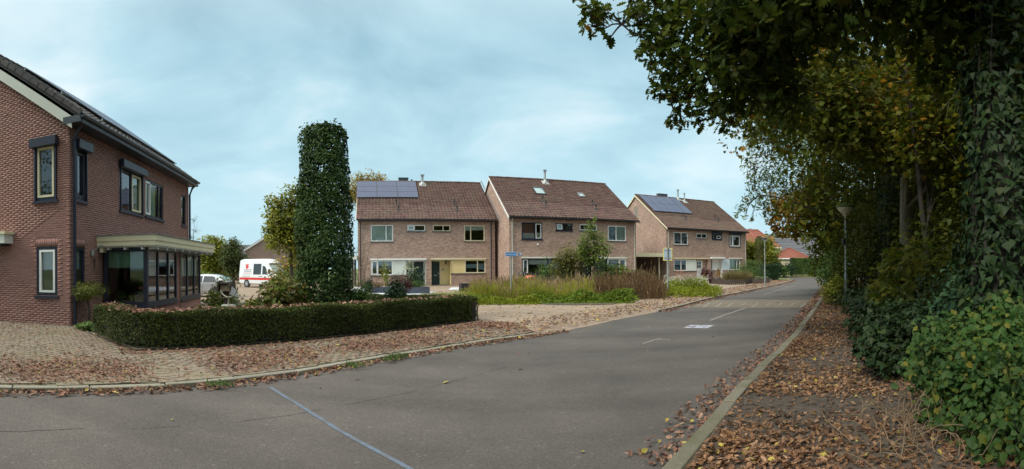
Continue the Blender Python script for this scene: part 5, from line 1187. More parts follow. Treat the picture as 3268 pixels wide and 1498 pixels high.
# --- tall grasses and perennials in the bed before house B
def blades(px0, px1, r0, r1, n, hgt, mat, name, label, cat, shape='blade', wid=1.0, hv=.2, seed=None, seedh=.22, seedf=.5, z=PZ + .02, lean=.25, clump=.0, parts_extra=None):
    a = rng.uniform(px0, px1, n); r = np.sqrt(rng.uniform(r0 * r0, r1 * r1, n))
    if clump:
        kk = max(8, n // 60); ca = rng.uniform(px0, px1, kk); cr = np.sqrt(rng.uniform(r0 * r0, r1 * r1, kk)); i = rng.integers(0, kk, n); a = ca[i] + rng.normal(0, clump / r0 * F, n); r = cr[i] + rng.normal(0, clump, n)
    a = a + rng.normal(0, (px1 - px0) * .03, n); r = r + rng.normal(0, .25, n)
    XY = np.array([PR(x, y) for x, y in zip(a, r)]); P = np.c_[XY, np.full(n, z)]
    eg = np.clip(np.minimum(a - px0, px1 - a) / 45 + .45, .3, 1) * np.clip(np.minimum(r - r0, r1 - r) / .9 + .55, .4, 1)
    hn_ = eg * (.82 + .16 * np.sin(XY[:, 0] * 2.1 + 1.3 * np.sin(XY[:, 1] * 1.1)) + .10 * np.sin(XY[:, 1] * 2.7 + XY[:, 0] * .8))
    T = np.c_[rng.normal(0, lean, (n, 2)), np.ones(n)]; T = nrm(T); N = nrm(np.c_[-XY, np.zeros(n)] + rng.normal(0, 4, (n, 3))); N = nrm(N - T * (N * T).sum(1)[:, None])
    hh = hgt * hn_ * np.exp(rng.normal(0, hv, n)); V, Fc = SH[shape]; B = np.cross(N, T)
    Wd = P[:, None] + hh[:, None, None] * (V[None, :, 0:1] * T[:, None] + V[None, :, 2:3] * N[:, None]) + (hh * wid)[:, None, None] * V[None, :, 1:2] * B[:, None]
    parts = [(Wd.reshape(-1, 3), (Fc[None] + (np.arange(n) * len(V))[:, None, None]).reshape(-1, 3))]; mm = [mat]
    if seed is not None:
        m_ = rng.random(n) < seedf; tip = P[m_] + hh[m_][:, None] * T[m_] * .95 + hh[m_][:, None] * .15 * N[m_]; parts.append(leaves(tip, N[m_], seedh, 'plume', T[m_], .12, .2)); mm.append(seed)
    if parts_extra: parts += parts_extra[0]; mm += parts_extra[1]
    o = leafobj(name, parts, mm, None, 'stuff'); return tag(o, label, cat)
def carpet(px0, px1, r0, r1, n, h, mat, name, label, cat, size=.13, shape='lance', bump=1.0):
    a = rng.uniform(px0, px1, n) + rng.normal(0, (px1 - px0) * .03, n); r = np.sqrt(rng.uniform(r0 * r0, r1 * r1, n)) + rng.normal(0, .15, n)
    XY = np.array([PR(x, y) for x, y in zip(a, r)]); m = .55 + .3 * np.sin(XY[:, 0] * 3.1 * bump + 2 * np.sin(XY[:, 1] * 1.7)) + .25 * np.sin(XY[:, 1] * 4.3 * bump + XY[:, 0] * 1.9)
    edge = np.minimum(1, np.minimum(r - r0 + .1, r1 - r + .1).clip(0.05) / .5); z = PZ + .02 + h * np.clip(m, .12, 1.1) * edge * rng.random(n) ** .45
    o = leafobj(name, [leaves(np.c_[XY, z], np.tile((0, 0, 1.), (n, 1)), size, shape, None, 1, .75)], [mat], None, 'stuff'); return tag(o, label, cat)
blades(1495, 1905, 21.4, 27.0, 17000, .70, lf_grass, 'tall_grass', 'tall yellow green grass with brownish seed heads before the brick houses', 'grass', wid=1.3, seed=lf_seed, seedh=.18, seedf=.09, lean=.24)
blades(1495, 1905, 23.0, 27.5, 1500, .9, lf_seed, 'grass_seed_stalks', 'pale brown seed stalks rising above the tall yellow green grass', 'grass', wid=.5, seed=lf_seed, seedh=.2, seedf=.7, lean=.2, hv=.12)
blades(1885, 2120, 22.4, 28.0, 4600, .88, lf_brown, 'withered_perennials', 'dark brown withered flower stems standing between the street signs', 'perennials', wid=.8, seed=lf_brown, seedh=.16, seedf=.8, lean=.2, hv=.26)
carpet(1700, 2015, 20.3, 22.8, 9000, .5, lf_cover, 'ground_cover', 'low arching green ground cover along the edge of the paved street', 'ground cover', .17)
carpet(2005, 2290, 23.9, 30.0, 9000, .4, lf_lime, 'ground_cover', 'bright lime green plants round the yellow framed sign', 'ground cover', .17)
carpet(1495, 1720, 19.9, 21.3, 3600, .3, lf_lime, 'ground_cover', 'yellow green plants round the blue street name sign', 'ground cover', .17)
nf = 900; XY = np.array([PR(x, y) for x, y in zip(rng.uniform(2120, 2262, nf), np.sqrt(rng.uniform(28.5 ** 2, 36 ** 2, nf)))])
cc = np.repeat(np.c_[XY, rng.uniform(.4, .95, nf)][:330], 6, 0); cc = cc + rng.normal(0, .035, cc.shape)
blades(2120, 2262, 28.5, 36.0, 5500, .62, lf_lime, 'white_flowers', 'white flowering perennials before the cream front door', 'flowers', wid=1.6, lean=.3, parts_extra=([leaves(cc, rng.normal(0, 1, cc.shape), .06, 'diamond')], [lf_flw]))
# shrubs in front of B
tz = lambda px, py, r: ZP(px, py, r)
def px_tree(name, label, px, rho, cl, per, shape, size, mat, h, r0, **kw):
    C = []
    for (x, y, dr_, rr_) in cl: q = PR(x, rho + dr_); C.append((q[0], q[1], tz(x, y, rho + dr_), rr_))
    b = PR(px, rho); return tree(name, label, (b[0], b[1], gz(*b) + kw.pop('bz', PZ)), h, r0, C, per, shape, size, mat, **kw)
px_tree('young_tree', 'slender young tree tied to a stake in front of the brick house', 1896, 29.5, [(1888, 720, 0, .35), (1880, 745, 0, .5), (1905, 755, .2, .5), (1868, 770, 0, .55), (1900, 785, .3, .7), (1925, 790, 0, .55), (1880, 805, .2, .7), (1860, 785, -.3, .5), (1910, 815, 0, .65), (1940, 805, 0, .35), (1885, 830, 0, .6), (1895, 700, 0, .22)], 900, 'oval', .11, lf_light, 4.0, .05)
px_tree('garden_tree', 'broad yellow green garden tree before the dark blue door', 1815, 30.5, [(1800, 815, 0, .7), (1780, 830, 0, .6), (1830, 805, 0, .65), (1850, 825, .2, .7), (1810, 840, 0, .8), (1785, 860, 0, .6), (1840, 850, .3, .7), (1865, 810, 0, .5), (1820, 870, 0, .7), (1800, 885, 0, .6)], 1000, 'oval', .10, Mleaf('garden_tree_leaf', [(.11, .13, .03), (.15, .16, .034), (.19, .165, .04), (.095, .12, .03)], .3), 2.2, .07)
shrub('garden_shrub', 'loose pale green shrub before the white framed ground floor window', PR(1745, 31.5), .7, .5, 2.0, 900, 'oval', .11, lf_mid, s=.33)
shrub('garden_shrub', 'leafy shrub beside the stake of the young tree', PR(1925, 30.0), .85, .6, 1.75, 1600, 'oval', .11, lf_mid)
shrub('garden_shrub', 'bright green laurel like shrub below the white right hand window', PR(1970, 30.5), .95, .7, 1.55, 1700, 'oval', .15, lf_cover)
shrub('garden_shrub', 'round green shrub at the carport opening', PR(2038, 31.5), .85, .7, 1.2, 1500, 'oval', .1, lf_mid)
shrub('garden_shrub', 'low grey green shrub beside the orange barbecue lid', PR(1725, 30.5), .8, .5, .85, 900, 'lance', .13, lf_mid)
shrub('garden_shrub', 'small green shrub between rain barrel and orange lid', PR(1667, 31.5), .35, .3, .9, 420, 'oval', .11, lf_cover)
shrub('yellow_plant', 'thin yellow leaved plant among the withered perennials', PR(1945, 26.0), .2, .2, 1.05, 140, 'diamond', .09, lf_yellow, 'plant')
# --- garden of house C and beyond
shrub('garden_shrub', 'dark green conifer like shrub behind the low paling fence', PR(2385, 46.0), 1.9, 1.2, 1.9, 3200, 'lance', .2, lf_mid)
shrub('garden_shrub', 'green spreading shrub beside the clipped box hedge', PR(2420, 48.0), 1.3, 1.0, 1.35, 1600, 'lance', .18, lf_dark)
for i, (p, lb) in enumerate(((2333, 'tan fountain grass behind the low paling fence, nearer the pot plant'), (2372, 'tan fountain grass behind the low paling fence, beside the box hedge'))):
    t = empty('fountain_grass', (*PR(p, 43.0), PZ), 0, lb, 'grass'); n = 900; d = nrm(np.c_[rng.normal(0, .55, (n, 2)), np.ones(n)]); pb = np.c_[rng.normal(0, .25, (n, 2)), np.zeros(n)]
    leafobj('foliage', [leaves(pb, rng.normal(0, 1, (n, 3)), 1.05, 'blade', d, .1, .3, .2)], [lf_wispy], t)
hedge('box_hedge', 'dark clipped hedge block beside the far lamp post', [PR(2428, 50), PR(2450, 50.5), PR(2474, 51)], 1.4, 1.6, 900, .09, lf_dark)
thu = PR(2423, 58); t = empty('thuja', (*thu, 0), 0, 'narrow dark conifer column beside the brick house', 'tree')
MB().tube([(0, 0, 0), (0, 0, 4.5)], [.12, .03], 7).build('trunk', m_bark, t)
n = 5200; z = rng.random(n) * 5.1; a = rng.random(n) * 2 * PI; r = (.56 * np.clip((5.25 - z) / .8, 0, 1) ** .5 + .03 * np.sin(5 * a + z * 3)) * np.sqrt(rng.uniform(.5, 1, n))
leafobj('crown', [leaves(np.c_[r * np.cos(a), r * np.sin(a), z], np.c_[np.cos(a), np.sin(a), np.full(n, .3)], .14, 'lance', np.tile((0, 0, 1.), (n, 1)), .5, .4)], [lf_thuja], t)
px_tree('garden_tree', 'rounded yellow green tree behind the narrow conifer', 2440, 62.0, [(2400, 790, 0, 1.5), (2395, 815, 0, 1.5), (2445, 785, 0, 1.2), (2455, 805, 0, 1.5), (2440, 820, 0, 1.6), (2465, 830, 0, 1.2), (2400, 840, 0, 1.4), (2420, 800, 1, 1.8)], 420, 'oval', .26, lf_yg, 4.0, .14)
for i, (p, r, rx, h, lm, lb) in enumerate(((2462, 60, 1.3, 2.1, lf_dark, 'dark glossy shrub between the box hedge and the pale garage'), (2482, 62, 1.4, 1.5, lf_mid, 'green shrub below the garage wall'), (2508, 64, 1.5, 1.75, lf_dark, 'feathery dark shrub at the corner of the clipped far hedge'))):
    shrub('far_shrub', lb, PR(p, r), rx, 1.0, h, 1300, 'oval', .2, lm)
hedge('far_hedge', 'high clipped green hedge at the bend of the road', [PR(2524, 68), PR(2560, 68.5), PR(2600, 68), PR(2650, 66)], 1.2, 2.6, 420, .13, lf_mid, z=0, rough=.05)
n = 5000; XY = np.array([PR(x, y) for x, y in zip(rng.uniform(2465, 2645, n), rng.uniform(66.0, 69.2, n))]); 
o = leafobj('grass_strip', [leaves(np.c_[XY, np.full(n, -.04)], rng.normal(0, 1, (n, 3)), .22, 'blade', np.tile((0, 0, 1.), (n, 1)), .4, .3)], [lf_lime], None, 'stuff'); tag(o, 'strip of bright grass along the bend of the road', 'grass')
# far wood on the horizon behind the red roofs
for i in range(9):
    p = 2385 + i * 27; r = 150 + random.uniform(-12, 12); b = PR(p, r); z = ZP(p, 752 - 14 * math.sin(i * .9) - (6 if i > 3 else -8), r); C = [(b[0] + random.gauss(0, 2.2), b[1] + random.gauss(0, 2), z - random.uniform(1.0, 8.0), random.uniform(2.2, 3.4)) for _ in range(9)]
    tree('far_tree', 'pale green tree of the distant wood behind the red roofs', (b[0], b[1], 0), z, .3, C, 26, 'oval', .8, lf_far, group='distant wood', twigs=0)

# --- trees on the left, behind the cars
px_tree('street_tree', 'broad yellowing tree behind the column tree', 930, 30.0, [(945, 640, 0, 1.0), (905, 650, 0, .9), (880, 690, 0, .9), (920, 700, .4, 1.2), (960, 690, 0, 1.2), (895, 740, 0, 1.0), (935, 750, 0, 1.2), (875, 770, -.3, .8), (915, 785, 0, 1.0), (950, 800, 0, .9), (970, 740, .5, 1.2), (890, 715, 0, .9), (1000, 700, 0, 1.2), (1010, 760, 0, 1.0), (880, 655, 0, .7), (960, 610, 0, 1.0)], 520, 'oval', .17, lf_yg, 4.6, .16)
px_tree('street_tree', 'yellow green tree behind the bay window canopy', 668, 62.0, [(665, 800, 0, 1.7), (690, 790, 0, 1.4), (650, 820, 0, 1.6), (680, 830, 0, 1.8), (705, 815, 0, 1.5), (660, 845, 0, 1.7), (700, 845, 0, 1.5), (680, 775, 0, .8)], 400, 'oval', .27, lf_yg, 4.2, .15)
px_tree('street_tree', 'egg shaped dark green tree between black van and white van', 746, 58.0, [(748, 790, 0, 1.1), (745, 810, 0, 1.5), (735, 825, .2, 1.4), (760, 825, 0, 1.4), (730, 845, 0, 1.4), (762, 845, 0, 1.4), (747, 850, 0, 1.6), (750, 775, 0, .6)], 520, 'oval', .22, Mleaf('dull_green_leaf', [(.05, .085, .03), (.07, .10, .03), (.09, .11, .035), (.12, .12, .03)], .3), 4.2, .14)
px_tree('garden_tree', 'golden tree top behind the ridge of the solar roof', 1170, 66.0, [(1150, 575, 0, 1.1), (1175, 572, 0, 1.3), (1200, 573, 0, 1.1), (1210, 590, 0, 1.5), (1135, 590, 0, 1.6), (1160, 610, 0, 2.2), (1130, 640, 0, 2.0), (1195, 610, 0, 2.2), (1125, 620, 0, 1.3)], 180, 'oval', .26, lf_yellow, 10.0, .25)
shrub('mustard_bush', 'mustard yellow bush right of the white van', PR(925, 42.0), 2.0, 1.4, 2.6, 1700, 'oval', .2, lf_ylwbush)
shrub('garden_shrub', 'grey green shrub behind the hydrangea', PR(935, 33.0), 1.4, 1.0, 1.7, 1400, 'oval', .16, lf_mid)
shrub('round_bush', 'clipped pale green bush beside the black van', PR(640, 52.0), 1.9, 1.4, 1.5, 1800, 'oval', .18, lf_cover)
shrub('low_bush', 'orange tinted low bush beyond the black van', PR(735, 72.0), 1.6, 1.2, 1.9, 700, 'oval', .25, lf_orange)
px_tree('bare_tree', 'bare twiggy tree top behind the brick house gutter', 618, 70.0, [(618, 700, 0, 1.0), (625, 740, 0, 1.2), (612, 760, 0, 1.2)], 6, 'diamond', .1, lf_brown, 7.5, .09, twigs=22)
# ------------------------------------------------------------------ the wood along the path
def cl_px(lst):
    out = []
    for (x, y, r, s) in lst: q = PR(x, r); out.append((q[0], q[1], ZP(x, y, r), s))
    return out
def fill_px(poly, n, r0, r1, s0, s1):
    xs = [p[0] for p in poly]; ys = [p[1] for p in poly]; out = []
    while len(out) < n:
        x, y = random.uniform(min(xs), max(xs)), random.uniform(min(ys), max(ys))
        if not inside(poly, np.array([(x, y)]))[0]: continue
        r, s = random.uniform(r0, r1), random.uniform(s0, s1); rp = s * F / r * 1.15
        if r < 19.5 and x - rp < 2735 and x + rp > 2660 and y + rp > 620: continue      # the lamp stands free of the trees
        if r < 15.2 and x - rp < 2915 and x + rp > 2868 and y + rp > 640 and y < 900: continue   # so does the pale trunk
        out.append((x, y, r, s))
    return cl_px(out)
# oak whose boughs hang over the road; its ivy-clad trunk stands at the path
t1b = PR(3196, 5.7)
T1 = cl_px([(1886, 40, 8.6, .30), (1895, 85, 8.6, .20), (1930, 60, 8.5, .22), (1945, 130, 8.6, .12), (2030, 30, 8.4, .34), (2045, 85, 8.4, .30), (2080, 140, 8.3, .34), (2120, 60, 8.0, .5), (2150, 170, 8.1, .5), (2100, 232, 8.3, .2), (2105, 300, 8.3, .2),
            (2140, 290, 8.2, .25), (2138, 385, 8.2, .13), (2172, 395, 8.2, .17), (2205, 300, 8.0, .35), (2232, 385, 7.9, .14), (2262, 350, 7.8, .28), (2310, 345, 7.6, .30), (2318, 405, 7.6, .11), (2210, 230, 7.9, .42), (2250, 110, 7.5, .7),
            (2290, 230, 7.5, .55), (2350, 50, 7.2, .8), (2370, 200, 7.2, .75), (2350, 330, 7.4, .35), (2460, 120, 7.0, .9), (2460, 270, 7.1, .75), (2560, 10, 6.8, .7), (2640, 110, 6.8, .5), (2700, 20, 6.5, .7), (2560, 330, 7.2, .4), (2850, 40, 6.2, .7), (3000, 60, 6.0, .7), (3130, 60, 5.7, .7), (3180, 200, 5.6, .5), (3000, 200, 6.2, .4), (2160, -60, 7.8, .7), (2350, -160, 7.0, 1.1), (2600, -200, 6.4, 1.2), (2850, -180, 6.0, 1.2), (3100, -150, 5.6, 1.1), (2480, -350, 5.4, 1.3), (2800, -450, 5.0, 1.4)])
tree('oak_tree', 'overhanging oak with dark lobed leaves reaching across the road', (*t1b, .07), 8.5, .30, T1, 700, 'oak', .145, lf_oak, group=None, accents=(lf_yel, .16, .045), twigs=5, s=.30, k=12, hang=.55, wob=.05, bark=m_twig, main=.05, arch=.16, fork=.84)
# ivy on a trunk: an own plant climbing the tree
def ivy_trunk(b, h, r, n, label, size=.09):
    t = empty('ivy', (*b, .05), 0, label, 'ivy'); z = rng.random(n) * h; a = rng.random(n) * 2 * PI; rr = r * (1 - .25 * z / h) + np.abs(rng.normal(0, .09, n)) + .06 * np.sin(z * 2.6 + a * 2)
    P = np.c_[rr * np.cos(a), rr * np.sin(a), z]; N = np.c_[np.cos(a), np.sin(a), np.full(n, .35)]
    leafobj('foliage', [leaves(P, N, size, 'ivy', np.tile((0, 0, -1.), (n, 1)), .7, .4)], [lf_ivy], t)
    mb = MB()
    for i in range(4):
        a0 = random.uniform(0, 2 * PI); mb.tube([((r - .03) * math.cos(a0 + q * .12), (r - .03) * math.sin(a0 + q * .12), q * h / 6) for q in range(6)], [.025, .022, .02, .016, .012, .008], 5)
    mb.build('stem', m_twig, t); return t
ivy_trunk(t1b, 6.8, .38, 8500, 'thick ivy covering the big trunk beside the path')
# maple with a bare pale trunk
t2b = PR(2893, 15.0)
T2 = fill_px([(2330, -60), (3290, -60), (3290, 560), (2700, 560), (2480, 430), (2400, 330)], 46, 10.5, 15.5, .9, 1.5)
tree('maple_tree', 'tall maple with a bare pale trunk beyond the ivy, leaves turning yellow', (*t2b, .07), 13, .24, T2, 420, 'maple', .125, lf_maple, bark=m_barkp, accents=(lf_yel, .6, .06), s=.33, k=10)
# ash reaching furthest over the road
t3b = W(13, 3.2)
T3 = cl_px([(2405, 375, 21, .7), (2440, 420, 21, .9), (2400, 455, 21, .45), (2450, 500, 21.5, 1.0), (2410, 530, 21, .55), (2470, 560, 22, 1.0), (2400, 585, 21, .45), (2425, 620, 21.5, .6), (2385, 645, 21, .22), (2365, 665, 21, .28), (2380, 695, 21, .18), (2440, 665, 22, .6), (2490, 620, 22, .9), (2500, 460, 21, 1.1), (2550, 400, 20, 1.3), (2560, 520, 21, 1.3), (2620, 450, 19, 1.4), (2480, 380, 20, 1.0), (2440, 340, 20, .8), (2650, 380, 18, 1.4), (2400, 700, 21.5, .12), (2350, 690, 21, .12)])
T3 += fill_px([(2500, 330), (2800, 330), (2800, 640), (2580, 600)], 12, 20, 24, 1.2, 1.6)
tree('ash_tree', 'light green ash reaching furthest over the road above the roof corner', (*t3b, .07), 11, .22, T3, 400, 'lance', .22, lf_ash, accents=(lf_orange, .35, .06), s=.36, k=9, hang=.5)
# orange field maple
t4b = W(21, 2.6)
T4 = cl_px([(2500, 650, 27, .9), (2480, 690, 27, .6), (2520, 700, 27, 1.0), (2500, 725, 27, .55), (2535, 735, 28, .6), (2560, 700, 27, 1.1), (2560, 640, 26, 1.1), (2590, 580, 25, 1.0), (2620, 540, 24, .9), (2660, 550, 24, .9), (2600, 650, 25, 1.1), (2480, 660, 27, .5)])
tree('field_maple', 'orange and olive field maple hanging above the bend of the road', (*t4b, .07), 10, .2, T4, 420, 'maple', .17, lf_orange, accents=(lf_ash, .5, .3), s=.34, k=9)
t5b = W(30, 3.0)
T5 = fill_px([(2580, 640), (2760, 640), (2760, 860), (2700, 865), (2665, 830), (2620, 760)], 24, 25, 34, 1.0, 1.7)
tree('hedgerow_tree', 'dense green tree closing the view along the path behind the lamp', (*t5b, .07), 8, .2, T5, 330, 'oval', .19, lf_maple, s=.34)
t6b = PR(2985, 11.5)
T6 = fill_px([(2680, 300), (3290, 150), (3290, 850), (2720, 850)], 60, 12.0, 20, .9, 1.5)
tree('thin_tree', 'thin dark leaning tree in the shade of the wood', (*t6b, .07), 8.5, .08, T6, 460, 'oval', .15, lf_hazel, lean=(-.5, .8), accents=(lf_yel, .4, .05), s=.36, bark=m_twig)
t7b = PR(2838, 17.0)
T7 = fill_px([(2600, 200), (3290, 0), (3290, 700), (2640, 700)], 30, 20, 26, 1.6, 2.4)
tree('wood_tree', 'tall ivy wrapped tree behind the lamp post', (*t7b, .07), 12, .22, T7, 150, 'oval', .24, lf_maple, s=.36)
ivy_trunk(t7b, 4.6, .36, 3600, 'ivy wrapping the trunk between lamp post and pale trunk', .085)
# the wood goes on beside and behind the camera
def copy_tree(src, loc, rz, label, sc=1.0):
    r = src.copy(); col.objects.link(r); r.location = loc; r.rotation_euler = (0, 0, rz); r.scale = (sc,) * 3; r['label'] = label
    for ch in list(src.children): c = ch.copy(); col.objects.link(c); c.parent = r
    return r
C8 = [(x, y, z, r) for x, y, z, r in [(random.gauss(0, 2.6), random.gauss(0, 2.6), random.uniform(4.0, 11.5), random.uniform(1.3, 2.0)) for _ in range(34)]]
b8 = np.array(W(-19, 6.5)); t8 = tree('wood_tree', 'broad tree at the edge of the wood beside the path', (b8[0], b8[1], .07), 10, .26, [(c[0] + b8[0], c[1] + b8[1], c[2], c[3]) for c in C8], 120, 'oval', .24, lf_maple, group='trees deeper in the wood', s=.36, twigs=1)
for i, (al, ac, s) in enumerate(((-27, 6, 1.05), (-9, 12, 1.1), (-2, 12, 1.1), (6, 10, 1.0), (14, 11, 1.1), (22, 9, 1.0), (30, 11, 1.1), (38, 7, .95), (46, 6, 1.0), (55, 9, 1.0), (-36, 6, 1.1), (2, 19, 1.2), (14, 19, 1.2), (27, 19, 1.2))):
    copy_tree(t8, (*W(al, ac), .05), i * 1.7, 'broad tree at the edge of the wood beside the path', s)
# understory
def ustory(name, label, px, rho, rx, ry, h, n, shape, size, mat, **kw): return shrub(name, label, PR(px, rho), rx, ry, h, n, shape, size, mat, z0=.06, **kw)
ustory('hazel_bush', 'olive hazel bush directly behind the lamp post', 2738, 19.6, 1.1, 1.0, 3.7, 3600, 'oval', .10, lf_hazel, k=24)
ustory('hazel_bush', 'tall twiggy hazel bush between lamp post and ivy trunk', 2790, 17.8, 1.2, 1.0, 4.2, 3600, 'oval', .11, lf_hazel, k=24, stems=16)
ustory('hazel_bush', 'leafy bush closing the wood behind the pale trunk', 2930, 16.5, 1.5, 1.2, 4.0, 3600, 'oval', .12, lf_hazel, k=24, stems=14)
ustory('hazel_bush', 'leafy bush in the shade right of the pale trunk', 3020, 14.0, 1.5, 1.2, 3.2, 3200, 'oval', .12, lf_maple, k=24, stems=14)
ustory('hazel_bush', 'dark bush under the overhanging oak beside the ivy trunk', 3130, 11.5, 1.6, 1.3, 3.2, 3200, 'oval', .12, lf_hazel, k=24)
ustory('verge_bush', 'green ivy mound at the foot of the hedgerow beside the road edge', 2672, 22.0, .8, .9, 2.3, 3000, 'ivy', .10, lf_mid, k=20)
ustory('verge_bush', 'yellowing low shrub left of the lamp post foot', 2662, 18.6, .35, .6, 1.1, 1100, 'oval', .09, lf_yg)
ustory('verge_bush', 'small leafy shrub around the lamp post foot', 2690, 19.4, .6, .6, 1.7, 1300, 'oval', .09, lf_hazel)
for i, (p, r, rx, ry, h, n, lb) in enumerate(((2745, 15.5, .9, .8, .75, 1700, 'low ivy mound between path edge and lamp post'), (2805, 13.5, 1.0, .9, .85, 2000, 'ivy mound below the ivy wrapped trunk'), (2880, 11.8, 1.1, 1.0, 1.05, 2300, 'ivy and bramble mound below the pale trunk'),
        (2830, 9.3, .7, .8, .8, 1900, 'dark ivy mound beside the leaf covered path'), (2880, 7.6, .7, .7, .95, 2100, 'dark glossy ivy mound behind the heart leaved shrub'), (2990, 9.5, 1.2, 1.0, 1.3, 2300, 'ivy mound in the wood behind the heart leaved shrub'), (2845, 6.6, .42, .5, .6, 1000, 'small ivy mound at the edge of the path'))):
    ustory('ivy_mound', lb, p, r, rx, ry, h, n, 'ivy', .085, lf_ivy, cat='ivy', k=20, stems=4)
ustory('understory_bush', 'broad leaved sapling bush above the ivy mounds', 2935, 10.2, 1.0, .9, 1.9, 1300, 'maple', .14, lf_maple, k=18)
ustory('understory_bush', 'dark leafy bush between the heart leaved shrub and the ivy mounds', 3110, 6.6, .75, .8, 1.45, 2000, 'ivy', .085, lf_dark, k=22)
ustory('understory_bush', 'dark bush filling the wood edge behind the ivy trunk', 3240, 8.2, 1.1, 1.1, 2.6, 2200, 'oval', .13, lf_ivy, k=20)
# the big heart-leaved shrub by the camera
t = empty('heart_leaved_shrub', (*PR(3150, 4.6), .07), 0, 'large shrub with heart shaped green leaves beside the path in the foreground', 'shrub')
b = np.array((*PR(3150, 4.6), .07)); P = []; D = []; mb = MB()
for (x, y, r, s, n) in [(2990, 1120, 5.2, .34, 430), (3060, 1100, 5.2, .34, 470), (3140, 1085, 5.1, .36, 480), (3220, 1075, 4.9, .38, 480), (2970, 1210, 5.0, .30, 380), (3040, 1180, 4.8, .40, 500), (3120, 1160, 4.7, .45, 560), (3200, 1170, 4.5, .42, 520), (3060, 1290, 4.5, .33, 380), (3130, 1290, 4.3, .38, 430), (3220, 1290, 4.2, .42, 450),
                        (3140, 1400, 4.0, .24, 170), (3220, 1400, 3.9, .3, 240), (3270, 1170, 4.4, .42, 420), (3270, 1400, 3.8, .3, 200), (3010, 1330, 4.6, .2, 120), (3290, 1060, 4.9, .4, 380), (3330, 1250, 4.2, .5, 300)]:
    q = PR(x, r); c = np.array((q[0], q[1], ZP(x, y, r))) - b; p, d = clumpy(int(n * 1.1), c, (s * 1.08, s * 1.08, s * 1.08), 11, .30); P.append(p); D.append(d)
    limb(mb, (random.gauss(0, .15), random.gauss(0, .15), 0), c, .013, .005, .15, 6)
    for _ in range(3): limb(mb, c, c + rng.normal(0, s * .6, 3), .006, .003, .05, 3)
P = np.concatenate(P); D = np.concatenate(D); kz = P[:, 2] > -.02; P, D = P[kz], D[kz]
cd = nrm(-np.c_[P[:, :2] + b[:2], np.zeros(len(P))])
szz = np.where(rng.random(len(P)) < .55, .066, .042)
leafobj('foliage', [leaves(P, D * .35 + UP * .75 + cd * .55, szz, 'heart', np.tile((0, 0, -.75), (len(P), 1)) + cd * .4, .7, .5, .22)], [lf_heart], t); mb.build('stem', m_twig, t)
for (x, y, r, lb) in ((2955, 1470, 4.0, 'tangle of dry stems at the foot of the heart leaved shrub'), (2900, 1400, 4.8, 'dry brown bramble stems at the edge of the path')):
    t = empty('dry_stems', (*PR(x, r), .07), 0, lb, 'twigs'); mb = MB()
    for i in range(46):
        a = (random.gauss(0, .28), random.gauss(0, .28), random.uniform(0, .05)); e_ = (a[0] + random.gauss(0, .22), a[1] + random.gauss(0, .22), random.uniform(.03, .32)); limb(mb, a, e_, .0045, .0025, .25, 5, .12)
    mb.build('stem', m_dry, t)['kind'] = 'stuff'

# ------------------------------------------------------------------ fallen leaves
def litter(name, label, P, size, mat, z, near=9.0, up=.02, kind2=None, frac2=.0, tilt=.28):
    P = np.asarray(P); r = np.hypot(P[:, 0], P[:, 1]); parts = []; mm = []
    sel2 = rng.random(len(P)) < frac2
    for msk, sh in (((r < near) & ~sel2, 'oak'), ((r >= near) & (r < 11) & ~sel2, 'oaklite'), ((r >= 11) & ~sel2, 'diamond')):
        if msk.sum(): q = P[msk]; parts.append(leaves(np.c_[q, z + rng.uniform(0, up, len(q))], np.tile((0, 0, 1.), (len(q), 1)), size * (1.0 if sh != 'diamond' else 1.15), sh, None, 1, tilt, .28)); mm.append(mat)
    if sel2.sum(): q = P[sel2]; parts.append(leaves(np.c_[q, z + rng.uniform(.004, up, len(q))], np.tile((0, 0, 1.), (len(q), 1)), size * .9, 'oval', None, 1, tilt, .3)); mm.append(kind2)
    o = leafobj(name, parts, mm, None, 'stuff'); return tag(o, label, 'fallen leaves')
def noise2(x, y): return np.sin(x * 1.3 + 2 * np.sin(y * .9)) + np.sin(y * 1.7 - 1.5 * np.sin(x * .7)) + .6 * np.sin(x * 3.1 + y * 2.3)
# left footpath and drive
c = np.c_[rng.uniform(-14, 3, 210000), rng.uniform(2.2, 17, 210000)]; c = c[inside(zone, c)]
v = (c - O) @ e2; u = (c - O) @ e1
dens = np.clip(.42 + .26 * noise2(c[:, 0] * 1.2, c[:, 1] * 1.2), .03, 1) * np.exp(-((v - 1.15) / 1.0) ** 2) * np.where(u < -3.2, .45, 1) + .05
dh = np.abs((c - H0) @ hn); onh = (dh < .45) & (((c - H0) @ hd) > -.3); dens = np.where(onh, np.maximum(dens, .55), dens)
c = c[rng.random(len(c)) < dens * 1.2]
litter('leaf_litter', 'brown oak leaves scattered over the paved footpath beside the hedge', c, .057, lf_fall, PZ + .018, 6.5, .035, lf_fally, .02, .34)
# further footpath towards the houses
fp = offset(RL, 2.0); poly = [tuple(p) for p in off[iA - 2:]] + [tuple(p) for p in fp[iA - 2:][::-1]]
c = np.c_[rng.uniform(-3, 42, 260000), rng.uniform(8, 58, 260000)]; c = c[inside(poly, c)]
litter('leaf_litter', 'brown and yellowish leaves covering the far footpath and street edge', c[rng.random(len(c)) < .55], .085, lf_fall, PZ + .012, 5, .03, lf_fally, .12)
c = np.c_[rng.uniform(-9, 9, 9000), rng.uniform(11, 24, 9000)]; ok = inside(pave_poly, c) & ~inside(garden_poly, c) & ~inside(field_poly, c) & ~inside(zone, c); c = c[ok]
litter('leaf_litter', 'sparse yellowish leaves on the paved side street', c[rng.random(len(c)) < .30], .075, lf_fall, PZ + .006, 5, .012, lf_fally, .4)
